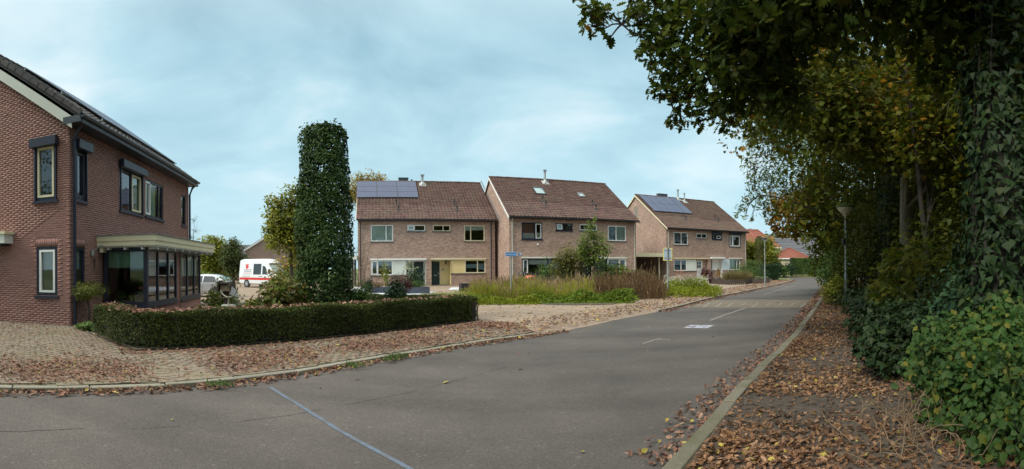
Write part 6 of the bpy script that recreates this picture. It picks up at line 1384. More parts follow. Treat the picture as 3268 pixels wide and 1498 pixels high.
# gutters
def gutter_pts(line, n, w0, w1): 
    q = np.array(resample(line, .2)); i = rng.integers(0, len(q) - 1, n); f = rng.random(n)[:, None]; p = q[i] * (1 - f) + q[i + 1] * f; t = q[i + 1] - q[i]; t /= np.linalg.norm(t, axis=1)[:, None]
    return p + np.c_[-t[:, 1], t[:, 0]] * (w0 + (w1 - w0) * rng.random(n) ** 1.6)[:, None]
litter('leaf_litter', 'brown leaves collected in the gutter along the left kerb', gutter_pts(RL[2:iA + 3], 1900, -.01, -.25), .062, lf_fall, .006, 7, .045, lf_fally, .05, .5)
litter('leaf_litter', 'brown leaves along the far left kerb', gutter_pts(RL[iB - 1:], 1800, -.01, -.4), .08, lf_fall, .006, 5, .03)
g = gutter_pts(rr[1:], 4800, .01, .42); litter('leaf_litter', 'brown leaves piled in the gutter along the mossy right kerb', g, .06, lf_fall, .006, 6, .05, lf_fally, .03, .5)
# path
al = -9 + 48 * rng.random(145000) ** 1.6; ac = rng.uniform(.15, 2.9, 145000); c = K0 + al[:, None] * KD + ac[:, None] * KR
kk = np.array([float((np.array(p) - K0) @ KR) for p in rr]); ka = np.array([float((np.array(p) - K0) @ KD) for p in rr]); o_ = np.argsort(ka); kline = np.interp(al, ka[o_], kk[o_])
ac2 = kline + .17 + (ac - .15) * 1.0; c = K0 + al[:, None] * KD + ac2[:, None] * KR
dn = np.clip(.55 + .22 * noise2(c[:, 0] * 1.5, c[:, 1] * 1.5), .12, 1) * np.where(np.hypot(c[:, 0], c[:, 1]) < 7, .62, 1.0)
c = c[rng.random(len(c)) < dn]
litter('leaf_litter', 'thick carpet of brown leaves on the earth path under the trees', c, .054, lf_fall2, .074, 4.6, .035, lf_fally, .03, .34)
# a few on the road
c = np.c_[rng.uniform(-8, 20, 2600), rng.uniform(1, 40, 2600)]; c = c[inside(road_poly, c)]; c = c[rng.random(len(c)) < .16]
litter('leaf_litter', 'single leaves lying on the asphalt road', c, .075, lf_fall, .006, 9, .01, lf_fally, .4, .2)
# tufts of grass at the left kerb
for i, (x, y, lb) in enumerate(((704, 1227, 'small grass tuft in the kerb joint by the sealed blue line'), (1245, 1147, 'green weeds growing on the kerb before the hedge'), (1130, 1166, 'low weeds in the joint of the footpath kerb'), (1268, 1136, 'bright weed tuft beside the kerb weeds'))):
    b = G(x, y, .06); t = empty('weed_tuft', (*b, .075), 0, lb, 'weeds'); n = 60; d = nrm(np.c_[rng.normal(0, .7, (n, 2)), np.ones(n)]); pb = np.c_[rng.normal(0, .09, (n, 2)), np.zeros(n)]
    leafobj('foliage', [leaves(pb, rng.normal(0, 1, (n, 3)), .075, 'lance', d, .2, .4)], [lf_mid], t)
# ------------------------------------------------------------------ far buildings
def simple_gable(name, label, base, rz, w, dep, ze, slope, wm, rm, barge_m=m_white, windows=(), group=None):
    h = empty(name, (base[0], base[1], gz(*base)), rz, label, 'house', group); zr = ze + slope * w / 2; mb = MB()
    mb.add([(0, 0, -.5), (w, 0, -.5), (w, 0, ze), (w / 2, 0, zr), (0, 0, ze), (0, dep, -.5), (w, dep, -.5), (w, dep, ze), (w / 2, dep, zr), (0, dep, ze)], [(0, 1, 2, 3, 4), (9, 8, 7, 6, 5), (1, 6, 7, 2), (5, 0, 4, 9)]); mb.build('wall', wm, h)
    mb = MB(); o_ = .25
    for sg in (0, 1):
        xa, xb = (-o_, w / 2) if sg == 0 else (w + o_, w / 2); za = ze - slope * o_
        mb.add([(xa, -o_, za + .05), (xb, -o_, zr + .05), (xb, dep + o_, zr + .05), (xa, dep + o_, za + .05), (xa, -o_, za + .2), (xb, -o_, zr + .2), (xb, dep + o_, zr + .2), (xa, dep + o_, za + .2)], [(0, 1, 2, 3), (4, 7, 6, 5), (0, 4, 5, 1), (2, 6, 7, 3), (0, 3, 7, 4)])
    mb.build('roof', rm, h)
    mb = MB()
    for xa, xb in ((-o_, w / 2), (w + o_, w / 2)):
        za = ze - slope * o_; mb.add([(xa, -o_ - .02, za - .12), (xb, -o_ - .02, zr - .12), (xb, -o_ - .02, zr + .17), (xa, -o_ - .02, za + .17)], [(0, 1, 2, 3)])
    mb.build('bargeboard', barge_m, h)
    for (x0, x1, z0, z1) in windows: window(h, x0, x1, z0, z1, ((x0 + x1) / 2,), m_white, y=-.03, glass=m_cglass)
    return h
def face_rz(px): return -(px - CX) / F
b = PR(783, 66); simple_gable('brick_house', 'pale brown brick gable house behind the white van', b, face_rz(850), 10.2, 9, 4.35, .62, m_brickD, m_tileR)
b = PR(560, 96); h = empty('row_house', (*b, -.25), face_rz(660), 'long low house with a grey roof behind the street trees', 'house')
MB().box(0, 15, 0, 7, -.3, 3.6).build('wall', m_brickD, h); mb = MB(); mb.add([(-.3, -.4, 3.5), (15.3, -.4, 3.5), (15.3, 3.5, 6.7), (-.3, 3.5, 6.7), (-.3, 7.4, 3.5), (15.3, 7.4, 3.5)], [(0, 1, 2, 3), (3, 2, 5, 4), (0, 3, 4), (1, 5, 2)]); mb.build('roof', m_tileG, h)
for x in (3.3, 5.6): MB().box(x, x + .9, 3.6, 4.3, 6.2, 7.2).build('chimney', m_gutter, h)
b = PR(690, 80); w_ = empty('garden_wall', (*b, -.25), face_rz(740), 'low pale brick wall behind the parked cars', 'wall'); MB().box(-4, 9, 0, .3, -.2, 2.2).build('wall', m_brickD, w_); MB().box(-4.05, 9.05, -.04, .34, 2.2, 2.28).build('coping', m_stone, w_)
# pale garage with a red hipped roof
def hip(parent, x0, x1, y0, y1, ze, zr, rx0, rx1, mat, ov=.3):
    ym = (y0 + y1) / 2; mb = MB(); x0 -= ov; x1 += ov; y0 -= ov; y1 += ov
    mb.add([(x0, y0, ze), (x1, y0, ze), (x1, y1, ze), (x0, y1, ze), (rx0, ym, zr), (rx1, ym, zr)], [(0, 1, 5, 4), (1, 2, 5), (2, 3, 4, 5), (3, 0, 4), (3, 2, 1, 0)]); ro = mb.build('roof', mat, parent)
    rows = 9
    for (a, b_, c, d) in (((x0, y0), (x1, y0), (rx1, ym), (rx0, ym)), ((x1, y0), (x1, y1), (rx1, ym), (rx1, ym))):
        mb = MB()
        for i in range(rows):
            f0, f1 = i / rows, (i + 1) / rows; P = lambda u, f: tuple((np.array(a) * (1 - u) + np.array(b_) * u) * (1 - f) + (np.array(d) * (1 - u) + np.array(c) * u) * f)
            n_ = int(max(3, math.dist(P(0, f0), P(1, f0)) / .28))
            for k in range(n_):
                p0, p1 = P((k + .08) / n_, f0), P((k + .92) / n_, f0); q0, q1 = P((k + .08) / n_, f1), P((k + .92) / n_, f1); z0 = ze + (zr - ze) * f0; z1 = ze + (zr - ze) * f1
                mb.add([(*p0, z0 + .07), (*p1, z0 + .07), (*q1, z1 + .02), (*q0, z1 + .02), (*p0, z0 + .0), (*p1, z0)], [(0, 1, 2, 3), (4, 5, 1, 0)])
        o = mb.build('roof_tiles', mat, ro); o['kind'] = 'stuff'
    mb = MB()
    for p, q_ in (((x0, y0, ze), (rx0, ym, zr)), ((x1, y0, ze), (rx1, ym, zr)), ((x1, y1, ze), (rx1, ym, zr)), ((rx0, ym, zr), (rx1, ym, zr))): mb.tube([(p[0], p[1], p[2] + .06), (q_[0], q_[1], q_[2] + .08)], .1, 6)
    mb.build('hip_tiles', mat, ro)
    mb = MB().box(x0, x1, y0 - .05, y0 + .03, ze - .16, ze + .0); mb.box(x1 - .03, x1 + .05, y0 + .03, y1, ze - .16, ze); mb.build('gutter', m_white, parent)
b = PR(2467, 75); h = empty('garage', (*b, 0), R(-28), 'pale garage with a red hipped tile roof behind the clipped far hedge', 'garage')
MB().box(0, 5.4, 0, 4.6, -.2, 2.72).build('wall', m_render, h); hip(h, 0, 5.4, 0, 4.6, 2.72, 4.25, 2.5, 2.9, m_tileRed)
# cream house with a red roof, skylights and solar panels
b = PR(2402, 92); h = empty('cream_house', (*b, 0), R(-26), 'cream house with red tiled roof, skylights and a solar panel', 'house')
MB().box(-5.5, 5.0, 0, 8, -.2, 5.0).build('wall', m_render, h); hip(h, -5.5, 5.0, 0, 8, 5.0, 8.6, -5.3, 1.2, m_tileRed, .45)
sl_ = 3.6 / 4.45; an_ = math.atan(sl_)
for x, u, w, l_, nm, mt in ((-4.9, 2.2, .9, 1.2, 'skylight', m_sky_glass), (-3.4, 2.6, .9, 1.2, 'skylight', m_sky_glass), (.6, .8, 2.6, 1.8, 'solar_panel', m_solar)):
    o = MB().box(0, w, 0, l_, 0, .07).build(nm, mt, h, (x, -.45 + u, 5.0 + sl_ * u + .1)); o.rotation_euler = (an_, 0, 0)
window(h, 1.2, 2.6, 2.9, 4.2, (1.9,), m_white, y=-.03, glass=m_cglass)
# big grey roof behind
b = PR(2461, 104); h = empty('cream_house', (*b, 0), R(-33), 'cream gabled house with a large slate grey roof', 'house')
MB().box(0.3, 12.6, .3, 9.7, -.2, 2.6).build('wall', m_render, h)
mb = MB(); zr = 7.7; mb.add([(0, -.4, 2.4), (13.0, -.4, 2.4), (11.9, 5, zr), (0.4, 5, zr), (13, 10.4, 2.4), (0, 10.4, 2.4)], [(0, 1, 2, 3), (3, 2, 4, 5), (0, 3, 5), (1, 4, 2)]); ro = mb.build('roof', m_tileG, h)
mb = MB()
for i in range(15):
    f = i / 15; f2 = (i + 1) / 15; y0, z0 = -.4 + 5.4 * f, 2.4 + (zr - 2.4) * f; y1, z1 = -.4 + 5.4 * f2, 2.4 + (zr - 2.4) * f2; xa, xb = .4 * f, 13 - 1.1 * f
    mb.add([(xa, y0 - .05, z0 + .11), (xb, y0 - .05, z0 + .11), (xb, y1, z1 + .03), (xa, y1, z1 + .03), (xa, y0 - .05, z0 + .0), (xb, y0 - .05, z0 + .0)], [(0, 1, 2, 3), (4, 5, 1, 0)])
o = mb.build('roof_tiles', m_tileG, ro); o['kind'] = 'stuff'
mb = MB(); mb.add([(10.2, -1.0, -.2), (13.6, -1.0, -.2), (13.6, -1.0, 3.6), (11.9, -1.0, 6.0), (10.2, -1.0, 3.6)], [(0, 1, 2, 3, 4)]); mb.build('gable_wall', m_render, h)
mb = MB(); mb.add([(10.0, -1.2, 3.5), (11.9, -1.2, 6.2), (11.9, 4, 6.2), (10.0, 4, 3.5), (13.8, -1.2, 3.5), (13.8, 4, 3.5)], [(0, 1, 2, 3), (1, 4, 5, 2)]); mb.build('gable_roof', m_tileG, h)
window(h, 11.3, 12.4, 3.0, 4.3, (11.85,), m_dark, loc=(0, -1.0, 0), y=-.03, glass=m_cglass)
MB().box(-1.4, .6, 2, 3, 6.4, 8.0).build('chimney', m_tileRed, h)

# ------------------------------------------------------------------ vehicles: x forward, y left
def loft(st, name, mat, parent):
    """stations: (x, zb, zbelt, ztop, wb, wbelt, wtop)"""
    mb = MB(); k = 14
    for (x, zb, zl, zt, wb, wl, wt) in st:
        half = [(0, zb), (wb * .9, zb), (wb, zb + .1), (wl, zl - .12), (wl - .01, zl), (wt, max(zl + .01, zt - .07)), (wt - .10, zt - .012), (0, zt)]
        ring = half + [(-y, z) for y, z in half[-2:0:-1]]
        mb.v += [(x, y, z) for y, z in ring]
    n = 14
    for i in range(len(st) - 1):
        for j in range(n): j2 = (j + 1) % n; mb.f.append((i * n + j, (i + 1) * n + j, (i + 1) * n + j2, i * n + j2))
    mb.f.append(tuple(range(n))); mb.f.append(tuple((len(st) - 1) * n + j for j in range(n))[::-1])
    return mb.build(name, mat, parent, smooth=32)
def interp(st, x):
    xs = [s[0] for s in st]
    a = np.array(st); o_ = np.argsort(a[:, 0]); return [float(np.interp(x, a[o_, 0], a[o_, c])) for c in range(7)]
def side_pt(st, x, f, sg, out=.006):
    _, zb, zl, zt, wb, wl, wt = interp(st, x); z = zl + f * (zt - .07 - zl); y = (wl - .01) + f * (wt - wl + .01); return (x, sg * (y + out), z)
def side_low(st, x, z, sg, out=.006):
    _, zb, zl, zt, wb, wl, wt = interp(st, x); f = np.clip((z - zb - .1) / max(.01, zl - .12 - zb - .1), 0, 1); return (x, sg * (wb + (wl - wb) * f + out), z)
def side_win(st, name, x0, x1, f0, f1, parent, slant0=0, slant1=0, mat=m_cglass):
    for sg in (-1, 1):
        mb = MB(); nx_, nf_ = 10, 3
        X = lambda u, g: (x0 + slant0 * g) * (1 - u) + (x1 + slant1 * g) * u
        for i in range(nx_):
            for j in range(nf_):
                p = [side_pt(st, X(u, g), f0 + (f1 - f0) * g, sg, .014) for u, g in ((i / nx_, j / nf_), ((i + 1) / nx_, j / nf_), ((i + 1) / nx_, (j + 1) / nf_), (i / nx_, (j + 1) / nf_))]
                mb.quad(*(p if sg < 0 else p[::-1]))
        mb.build(name, mat, parent)
def wheel(parent, x, y, r=.33, w=.2):
    sg = 1 if y > 0 else -1
    o = MB().lathe([(r * .62, -w / 2), (r * .95, -w / 2), (r, -w / 2 + .03), (r, w / 2 - .03), (r * .95, w / 2), (r * .62, w / 2)], 22, (0, 0, 0), 'y').build('wheel', m_tyre, parent, (x, y - sg * w / 2, r), smooth=40)
    mb = MB().lathe([(r * .62, -.02), (r * .62, .02), (r * .2, .035)], 18, (0, sg * (w / 2 - .01), 0), 'y')
    mb.build('rim', m_rim, o, smooth=40)
    for k in range(5):
        a = k * 2 * PI / 5; MB().box(.09, r * .55, -.012, .012, -.035, .035).build('rim_spoke', m_rim, o, (0, sg * (w / 2 + .02), 0)).rotation_euler = (0, a, 0)
    MB().lathe([(r * 1.17, 0), (r * 1.17, .004)], 22, (x, y + sg * .001, r + .01), 'y').build('wheel_arch', m_black, parent)
def vehicle(name, label, cat, px, rho, heading, st, paint):
    p = PR(px, rho); t = empty(name, (p[0], p[1], gz(*p) + PZ), heading, label, cat); loft(st, 'body', paint, t); return t
def heading(px, toward, right):   # direction in the picture: right and towards the camera
    th = (px - CX) / F; r_ = np.array((math.cos(th), -math.sin(th))); f_ = np.array((math.sin(th), math.cos(th))); d = r_ * right - f_ * toward; return math.atan2(d[1], d[0])
# white van
sv = [(2.92, .45, .85, .9, .75, .82, .72), (2.82, .32, .95, 1.05, .86, .94, .82), (2.35, .30, 1.08, 1.22, .92, .98, .84), (1.95, .30, 1.15, 1.35, .94, .99, .84), (1.25, .30, 1.2, 2.22, .96, 1.0, .80), (.85, .30, 1.2, 2.52, .96, 1.0, .82), (.3, .30, 1.2, 2.68, .96, 1.0, .84), (-2.4, .30, 1.2, 2.70, .96, 1.0, .86), (-2.86, .34, 1.2, 2.62, .95, .98, .84), (-2.95, .42, 1.15, 2.4, .92, .95, .80)]
v = vehicle('delivery_van', 'white high roofed van with red stripe and red emblem parked in the side street', 'van', 850, 45.5, heading(843, .76, .65), sv, m_vanw)
for x in (1.95, -1.75):
    for y in (.98, -.98): wheel(v, x, y, .35, .22)
side_win(sv, 'door_window', .55, 1.35, .03, .62, v, 0, -.45); side_win(sv, 'side_window', -.75, .35, .02, .72, v)
def front_quad(st, x0, x1, s0, s1, zo=.012):
    a, b_ = interp(st, x0), interp(st, x1); return [(x0 + .03, -(a[6] - .02) * s0, a[3] + zo), (x0 + .03, (a[6] - .02) * s0, a[3] + zo), (x1 + .02, (b_[6] - .02) * s1, b_[3] + zo), (x1 + .02, -(b_[6] - .02) * s1, b_[3] + zo)]
MB().quad(*front_quad(sv, 1.93, 1.27, 1, 1)).build('windscreen', m_cglassl, v)
MB().quad(*front_quad(sv, 1.37, 1.20, .99, .96, .02)).build('sun_strip', m_black, v)
for sg in (-1, 1):
    MB().box(1.55, 1.72, sg * 1.0 - .02 + (.0 if sg > 0 else -.16), sg * 1.0 + .02 + (.16 if sg > 0 else 0), 1.3, 1.72).build('mirror', m_black, v, bevel=.03)
    xs = np.linspace(-2.85, 2.2, 14); mb = MB()
    for a, b_ in zip(xs, xs[1:]):
        q = [side_low(sv, a, .72, sg), side_low(sv, b_, .72, sg), side_low(sv, b_, .93, sg), side_low(sv, a, .93, sg)]; mb.quad(*(q if sg < 0 else q[::-1]))
    mb.build('red_stripe', m_vred, v)
    sp = lambda x, z: side_pt(sv, x, (z - 1.2) / (2.70 - .07 - 1.2), sg, .008)
    mb = MB()
    for (cx_, cz, sx, sz, a) in ((-1.66, 2.12, .17, .09, .5), (-1.84, 2.10, .15, .08, -.7), (-1.72, 1.95, .2, .1, -.3), (-1.86, 1.92, .12, .08, .9), (-1.58, 1.93, .12, .05, .2), (-1.74, 1.80, .07, .12, .1)):
        pts_ = []
        for k in range(8): an = 2 * PI * k / 8; u_, w_ = sx * math.cos(an), sz * math.sin(an); pts_.append(sp(cx_ + u_ * math.cos(a) - w_ * math.sin(a), cz + u_ * math.sin(a) + w_ * math.cos(a)))
        if sg > 0: pts_ = pts_[::-1]
        mb.add(pts_, [tuple(range(8))])
    mb.build('emblem', m_vred, v)
    for (x0, x1, z0, z1, mt) in ((-2.2, -1.0, 1.68, 1.71, m_vred), (-2.15, -1.1, 1.48, 1.60, m_vgrey), (-2.2, -1.0, 1.35, 1.38, m_vred), (-2.3, -1.2, 1.24, 1.28, m_vgrey)):
        q = [sp(x0, z0), sp(x1, z0), sp(x1, z1), sp(x0, z1)]; MB().quad(*(q if sg < 0 else q[::-1])).build('lettering_bar', mt, v)
    for z in (1.10, 1.0): q = [side_low(sv, -2.35, z - .015, sg), side_low(sv, -1.25, z - .015, sg), side_low(sv, -1.25, z + .015, sg), side_low(sv, -2.35, z + .015, sg)]; MB().quad(*(q if sg < 0 else q[::-1])).build('lettering_bar', m_vgrey if z > 1.05 else m_vred, v)
    for x in (.45, .2): q = side_low(sv, x, 1.06, sg); MB().box(x - .1, x + .1, q[1] - .02, q[1] + .02, 1.05, 1.08).build('door_handle', m_black, v)
    MB().box(-2.97, -2.9, sg * .8 - .1, sg * .8 + .1, .95, 1.6).build('tail_light', m_tail, v); MB().box(2.6, 2.84, sg * .72 - .14, sg * .72 + .14, .86, 1.08).build('headlight', m_head, v, bevel=.03)
MB().box(2.7, 2.98, -.85, .85, .35, .62).build('bumper', m_black, v, bevel=.05); MB().box(-3.05, -2.9, -.9, .9, .38, .6).build('bumper', m_black, v, bevel=.04); MB().box(-3.02, -2.955, -.5, .5, .65, .78).build('number_plate', m_plate, v)
MB().tube([(.9, .2, 2.55), (.75, .2, 2.95)], [.015, .006], 5).build('aerial', m_black, v)
# silver hatchback
sc_ = [(1.95, .28, .6, .66, .6, .72, .6), (1.85, .2, .68, .76, .74, .82, .68), (1.2, .18, .84, .90, .8, .84, .72), (.85, .18, .88, .97, .81, .84, .70), (.15, .18, .91, 1.40, .82, .84, .58), (-.3, .18, .92, 1.455, .82, .84, .60), (-1.0, .18, .94, 1.43, .82, .84, .59), (-1.5, .2, .95, 1.30, .81, .83, .56), (-1.9, .24, .93, 1.0, .78, .80, .62), (-1.98, .35, .8, .85, .72, .74, .6)]
def hatch(label, px, rho, hd_, paint):
    v = vehicle('parked_car', label, 'car', px, rho, hd_, sc_, paint)
    for x in (1.2, -1.22):
        for y in (.83, -.83): wheel(v, x, y, .30, .18)
    side_win(sc_, 'front_window', -.35, .62, .05, .9, v, 0, -.42); side_win(sc_, 'rear_window', -1.35, -.43, .05, .88, v, .18, 0)
    MB().quad(*front_quad(sc_, .82, .2, 1, 1)).build('windscreen', m_cglass, v)
    a, b_ = interp(sc_, -1.87), interp(sc_, -1.5); MB().quad((-1.52, -.52, 1.30), (-1.52, .52, 1.30), (-1.87, .56, 1.04), (-1.87, -.56, 1.04)).build('tailgate_glass', m_cglassl, v)
    for sg in (-1, 1):
        MB().box(-1.93, -1.80, sg * .66 - .11, sg * .66 + .11, .68, .92).build('tail_light', m_tail, v, bevel=.02); MB().box(1.62, 1.86, sg * .6 - .13, sg * .6 + .13, .58, .74).build('headlight', m_head, v, bevel=.03)
        MB().box(.62, .76, sg * .9 - .09, sg * .9 + .09, .9, 1.03).build('mirror', paint, v, bevel=.03)
        q = side_low(sc_, -.2, .45, sg); MB().box(-1.0, 1.0, q[1] - .02, q[1] + .015, .42, .48).build('side_trim', paint, v)
        for x in (-.2, -1.05): q = side_low(sc_, x, .78, sg); MB().box(x - .09, x + .09, q[1] - .02, q[1] + .022, .765, .795).build('door_handle', paint, v)
        q0 = [side_low(sc_, -.40, z, sg, .004) for z in (.25, .8)]; MB().quad((-.405, q0[0][1], .25), (-.395, q0[0][1], .25), (-.395, q0[1][1], .8), (-.405, q0[1][1], .8)).build('door_gap', m_black, v)
    MB().box(-2.02, -1.9, -.7, .7, .3, .5).build('bumper', paint, v, bevel=.04); MB().box(-2.03, -1.93, -.26, .26, .52, .62).build('number_plate', m_plate, v)
    return v
hatch('silver hatchback parked beside the bay window', 645, 31.5, heading(645, -.42, -.9), m_silver)
hatch('dark grey small car parked beyond the black minibus', 762, 76.0, heading(762, -.75, .66), m_cgrey)
# black minibus seen from behind
sb_ = [(2.45, .35, .7, .8, .75, .85, .7), (2.35, .28, .85, .98, .85, .93, .78), (1.75, .25, 1.05, 1.15, .92, .95, .8), (1.15, .25, 1.1, 1.75, .94, .96, .72), (.7, .25, 1.1, 1.95, .94, .96, .76), (-2.2, .25, 1.1, 1.98, .94, .96, .78), (-2.4, .3, 1.1, 1.85, .93, .95, .76), (-2.46, .4, 1.0, 1.2, .9, .92, .8)]
v = vehicle('minibus', 'black minibus seen from behind, parked under the trees', 'minibus', 692, 66.0, heading(692, -.95, .30), sb_, m_cblack)
for x in (1.5, -1.5):
    for y in (.95, -.95): wheel(v, x, y, .34, .22)
side_win(sb_, 'door_window', .15, 1.05, .06, .85, v, 0, -.35); side_win(sb_, 'side_window', -2.1, -.95, .06, .85, v); side_win(sb_, 'side_window', -.88, .08, .06, .85, v)
MB().quad((-2.475, .72, 1.18), (-2.475, -.72, 1.18), (-2.43, -.66, 1.78), (-2.43, .66, 1.78)).build('tailgate_glass', m_cglassl, v)
for sg in (-1, 1): MB().box(-2.47, -2.40, sg * .86 - .07, sg * .86 + .07, .95, 1.5).build('tail_light', m_tail, v); MB().box(.95, 1.1, sg * 1.02 - .1, sg * 1.02 + .1, 1.12, 1.36).build('mirror', m_black, v, bevel=.03)
MB().box(-2.52, -2.42, -.85, .85, .4, .62).build('bumper', m_black, v, bevel=.03); MB().box(-2.49, -2.45, -.26, .26, .75, .86).build('number_plate', m_plate, v)

# ------------------------------------------------------------------ lamps and signs
def lamp(px, rho, h, label, hat=True, scale=1.0, head='dish'):
    p = PR(px, rho); t = empty('street_lamp', (*p, gz(*p) + .06), 0, label, 'street lamp', 'street lamps')
    MB().lathe([(.062, 0), (.062, 1.15), (.058, 1.2), (.042, 1.25), (.034, h - .05)], 12).build('pole', m_galv, t, smooth=40)
    if head == 'dish':
        MB().lathe([(.05, h - .08), (.10, h - .02), (.30, h + .20), (.33, h + .26), (.33, h + .28)], 20).build('diffuser', m_opal, t, smooth=50)
        MB().lathe([(.36, h + .26), (.38, h + .30), (.36, h + .36), (.2, h + .41), (.02, h + .42)], 20).build('cap', m_moss if hat else m_grey, t, smooth=50)
    else:
        MB().lathe([(.05, h - .05), (.05, h), (.16, h + .04), (.20, h + .08), (.19, h + .12), (.02, h + .15)], 16).build('cap', m_gutter, t, smooth=50)
    MB().box(-.04, .04, -.09, -.06, .45, .75).build('hatch', m_galv, t)
    for z in (1.9, 2.9): MB().lathe([(.05, z), (.05, z + .04)], 12).build('clamp_band', m_black, t)
    return t
l1 = lamp(2699, 18.4, 3.45, 'street lamp with mossy dish head standing in the greenery beside the path')
MB().box(-.15, -.04, -.06, .06, 2.32, 2.55).build('control_box', m_black, l1)
p = PR(2699, 18.4); n = 260; a = rng.random(n) * 2 * PI; r = .36 * np.sqrt(rng.random(n)); leafobj('moss_tuft', [leaves(np.c_[r * np.cos(a), r * np.sin(a), np.full(n, 3.45 + .38)], np.tile((0, 0, 1.), (n, 1)), .06, 'lance')], [lf_hazel], l1, 'stuff')
lamp(2441, 36.5, 3.5, 'thin pale street lamp on the footpath before the far brick house', False, head='flat')
lamp(876, 55.0, 4.0, 'distant street lamp behind the white van', False, head='flat')
def text_mesh(s, size, name='lettering'):
    cu = bpy.data.curves.new(name, 'FONT'); cu.body = s; cu.size = size; cu.align_x = 'CENTER'; cu.align_y = 'CENTER'; cu.extrude = .0012
    ob = bpy.data.objects.new(name, cu); col.objects.link(ob); dg = bpy.context.evaluated_depsgraph_get(); me = bpy.data.meshes.new_from_object(ob.evaluated_get(dg)); bpy.data.objects.remove(ob); return me
sp_ = PR(1631, 22.0); t = empty('street_sign', (*sp_, PZ), R(0), 'blue street name sign on a thin pole before the tall grass', 'sign')
MB().lathe([(.034, 0), (.034, 1.0), (.03, 1.02), (.03, 2.26)], 10).build('pole', m_galv, t, smooth=40); MB().lathe([(.04, .98), (.04, 1.05)], 10).build('collar', m_galv, t)
pl_ = MB().box(-.22, .34, -.048, -.038, 2.02, 2.22).build('name_plate', m_sign, t, bevel=.003); pl_.rotation_euler = (0, R(-1.5), R(6))
mb = MB(); frame_bars(mb, -.215, .335, 2.025, 2.215, .012, -.052, -.0485); mb.build('plate_border', m_white, pl_)
me = text_mesh('Schubertstraat', .088); link('lettering', me, m_white, pl_, (.06, -.051, 2.118), (R(90), 0, 0))
p2 = MB().box(.37, .46, -.04, -.03, 2.04, 2.2).build('number_plate', m_sign, t); mb = MB().tube([(.385, -.042, 2.17), (.44, -.042, 2.17), (.43, -.042, 2.07)], .012, 4); mb.build('lettering', m_white, p2)
MB().box(.02, .30, -.02, .02, 2.0, 2.04).build('bracket', m_dark, t)
sp2 = PR(2131, 27.0); t = empty('road_sign', (*sp2, PZ), R(-16), 'rectangular road sign seen from behind with yellow frame on a steel pole', 'sign')
MB().lathe([(.045, 0), (.045, 1.0), (.036, 1.02), (.036, 2.62)], 10).build('pole', m_galv, t, smooth=40); MB().lathe([(.05, .98), (.05, 1.06)], 10).build('collar', m_galv, t)
MB().box(-.22, .22, .042, .05, 1.88, 2.52).build('plate', m_signb, t); mb = MB(); frame_bars(mb, -.255, .255, 1.845, 2.555, .034, .04, .056); mb.build('frame', m_yel, t)
for z in (1.96, 2.4): MB().box(-.18, .18, .03, .041, z, z + .04).build('bracket', m_galv, t)

# ------------------------------------------------------------------ garden things
p = PR(722, 12.6); t = empty('nest_box', (*p, PZ), R(12), 'brown wooden bird house on a post behind the hedge', 'bird house')
MB().box(-.05, .05, -.04, .04, 0, .82).build('post', m_woodd, t)
mb = MB().box(-.13, .13, .07, .09, .8, 1.16).box(-.13, .13, -.1, .09, .78, .8).box(-.13, -.11, -.09, .07, .8, 1.12).box(.11, .13, -.09, .07, .8, 1.12).box(-.11, .11, -.09, -.075, .96, 1.12); mb.build('body', m_wood, t)
for sg in (-1, 1): o = MB().box(-.02, .02, -.15, .14, -.24, .02).build('roof_board', m_woodd, t, (sg * .17, 0, 1.2)); o.rotation_euler = (0, R(-8 * sg), 0)
MB().box(-.18, .18, -.14, .13, 1.15, 1.19).build('roof', m_woodd, t)
p = PR(729, 11.9); t = empty('sundial', (*p, PZ), R(-10), 'armillary sundial with a curved metal bow on a stone pedestal', 'sundial')
MB().lathe([(.2, 0), (.2, .62), (.17, .66)], 6).build('pedestal', m_stone, t); MB().lathe([(.035, .66), (.02, .70), (.02, .84), (.03, .86)], 8).build('stem', m_bronze, t, smooth=40)
MB().tube([(.30 * math.sin(a), 0, 1.12 - .28 * math.cos(a)) for a in np.linspace(-1.15, 1.5, 12)], .02, 6).build('bow', m_bronze, t, smooth=50)
MB().tube([(-.26, 0, .92), (.34, 0, 1.42)], .008, 5).build('gnomon', m_bronze, t); MB().add([(.05, -.01, .92), (.30, -.01, .86), (.28, -.01, 1.0), (.12, -.01, 1.1), (.05, .01, .92), (.30, .01, .86), (.28, .01, 1.0), (.12, .01, 1.1)], [(0, 1, 2, 3), (7, 6, 5, 4), (0, 4, 5, 1), (1, 5, 6, 2), (2, 6, 7, 3), (3, 7, 4, 0)]).build('dial', m_lead, t)
p = rowpos(36.5, 10.65 + 1.0); t = empty('rain_barrel', (*p, PZ), 0, 'black ribbed rain barrel against the brick house', 'barrel')
pr = [(.24, 0), (.30, .05)]
for k in range(4): z = .1 + k * .24; pr += [(.33, z), (.36, z + .08), (.36, z + .14), (.33, z + .2)]
MB().lathe(pr + [(.30, 1.1), (.2, 1.18), (.03, 1.2)], 20).build('body', m_black, t, smooth=40); MB().tube([(.25, -.2, .9), (.28, -.33, .9), (.28, -.36, .82)], .02, 6).build('tap', m_grey, t)
p = PR(1692, 33.0); t = empty('barbecue', (*p, PZ), 0, 'orange lidded barbecue among shrubs', 'barbecue')
for a in range(3): MB().tube([(.25 * math.cos(a * 2.1), .25 * math.sin(a * 2.1), 0), (.12 * math.cos(a * 2.1), .12 * math.sin(a * 2.1), .6)], .015, 6).build('leg', m_black, t)
MB().lathe([(.05, .5), (.30, .6), (.36, .74)], 18).build('bowl', m_black, t, smooth=50); MB().lathe([(.42, .74), (.42, .80), (.34, .90), (.15, .96), (.02, .97)], 20).build('lid', m_orange, t, smooth=50)
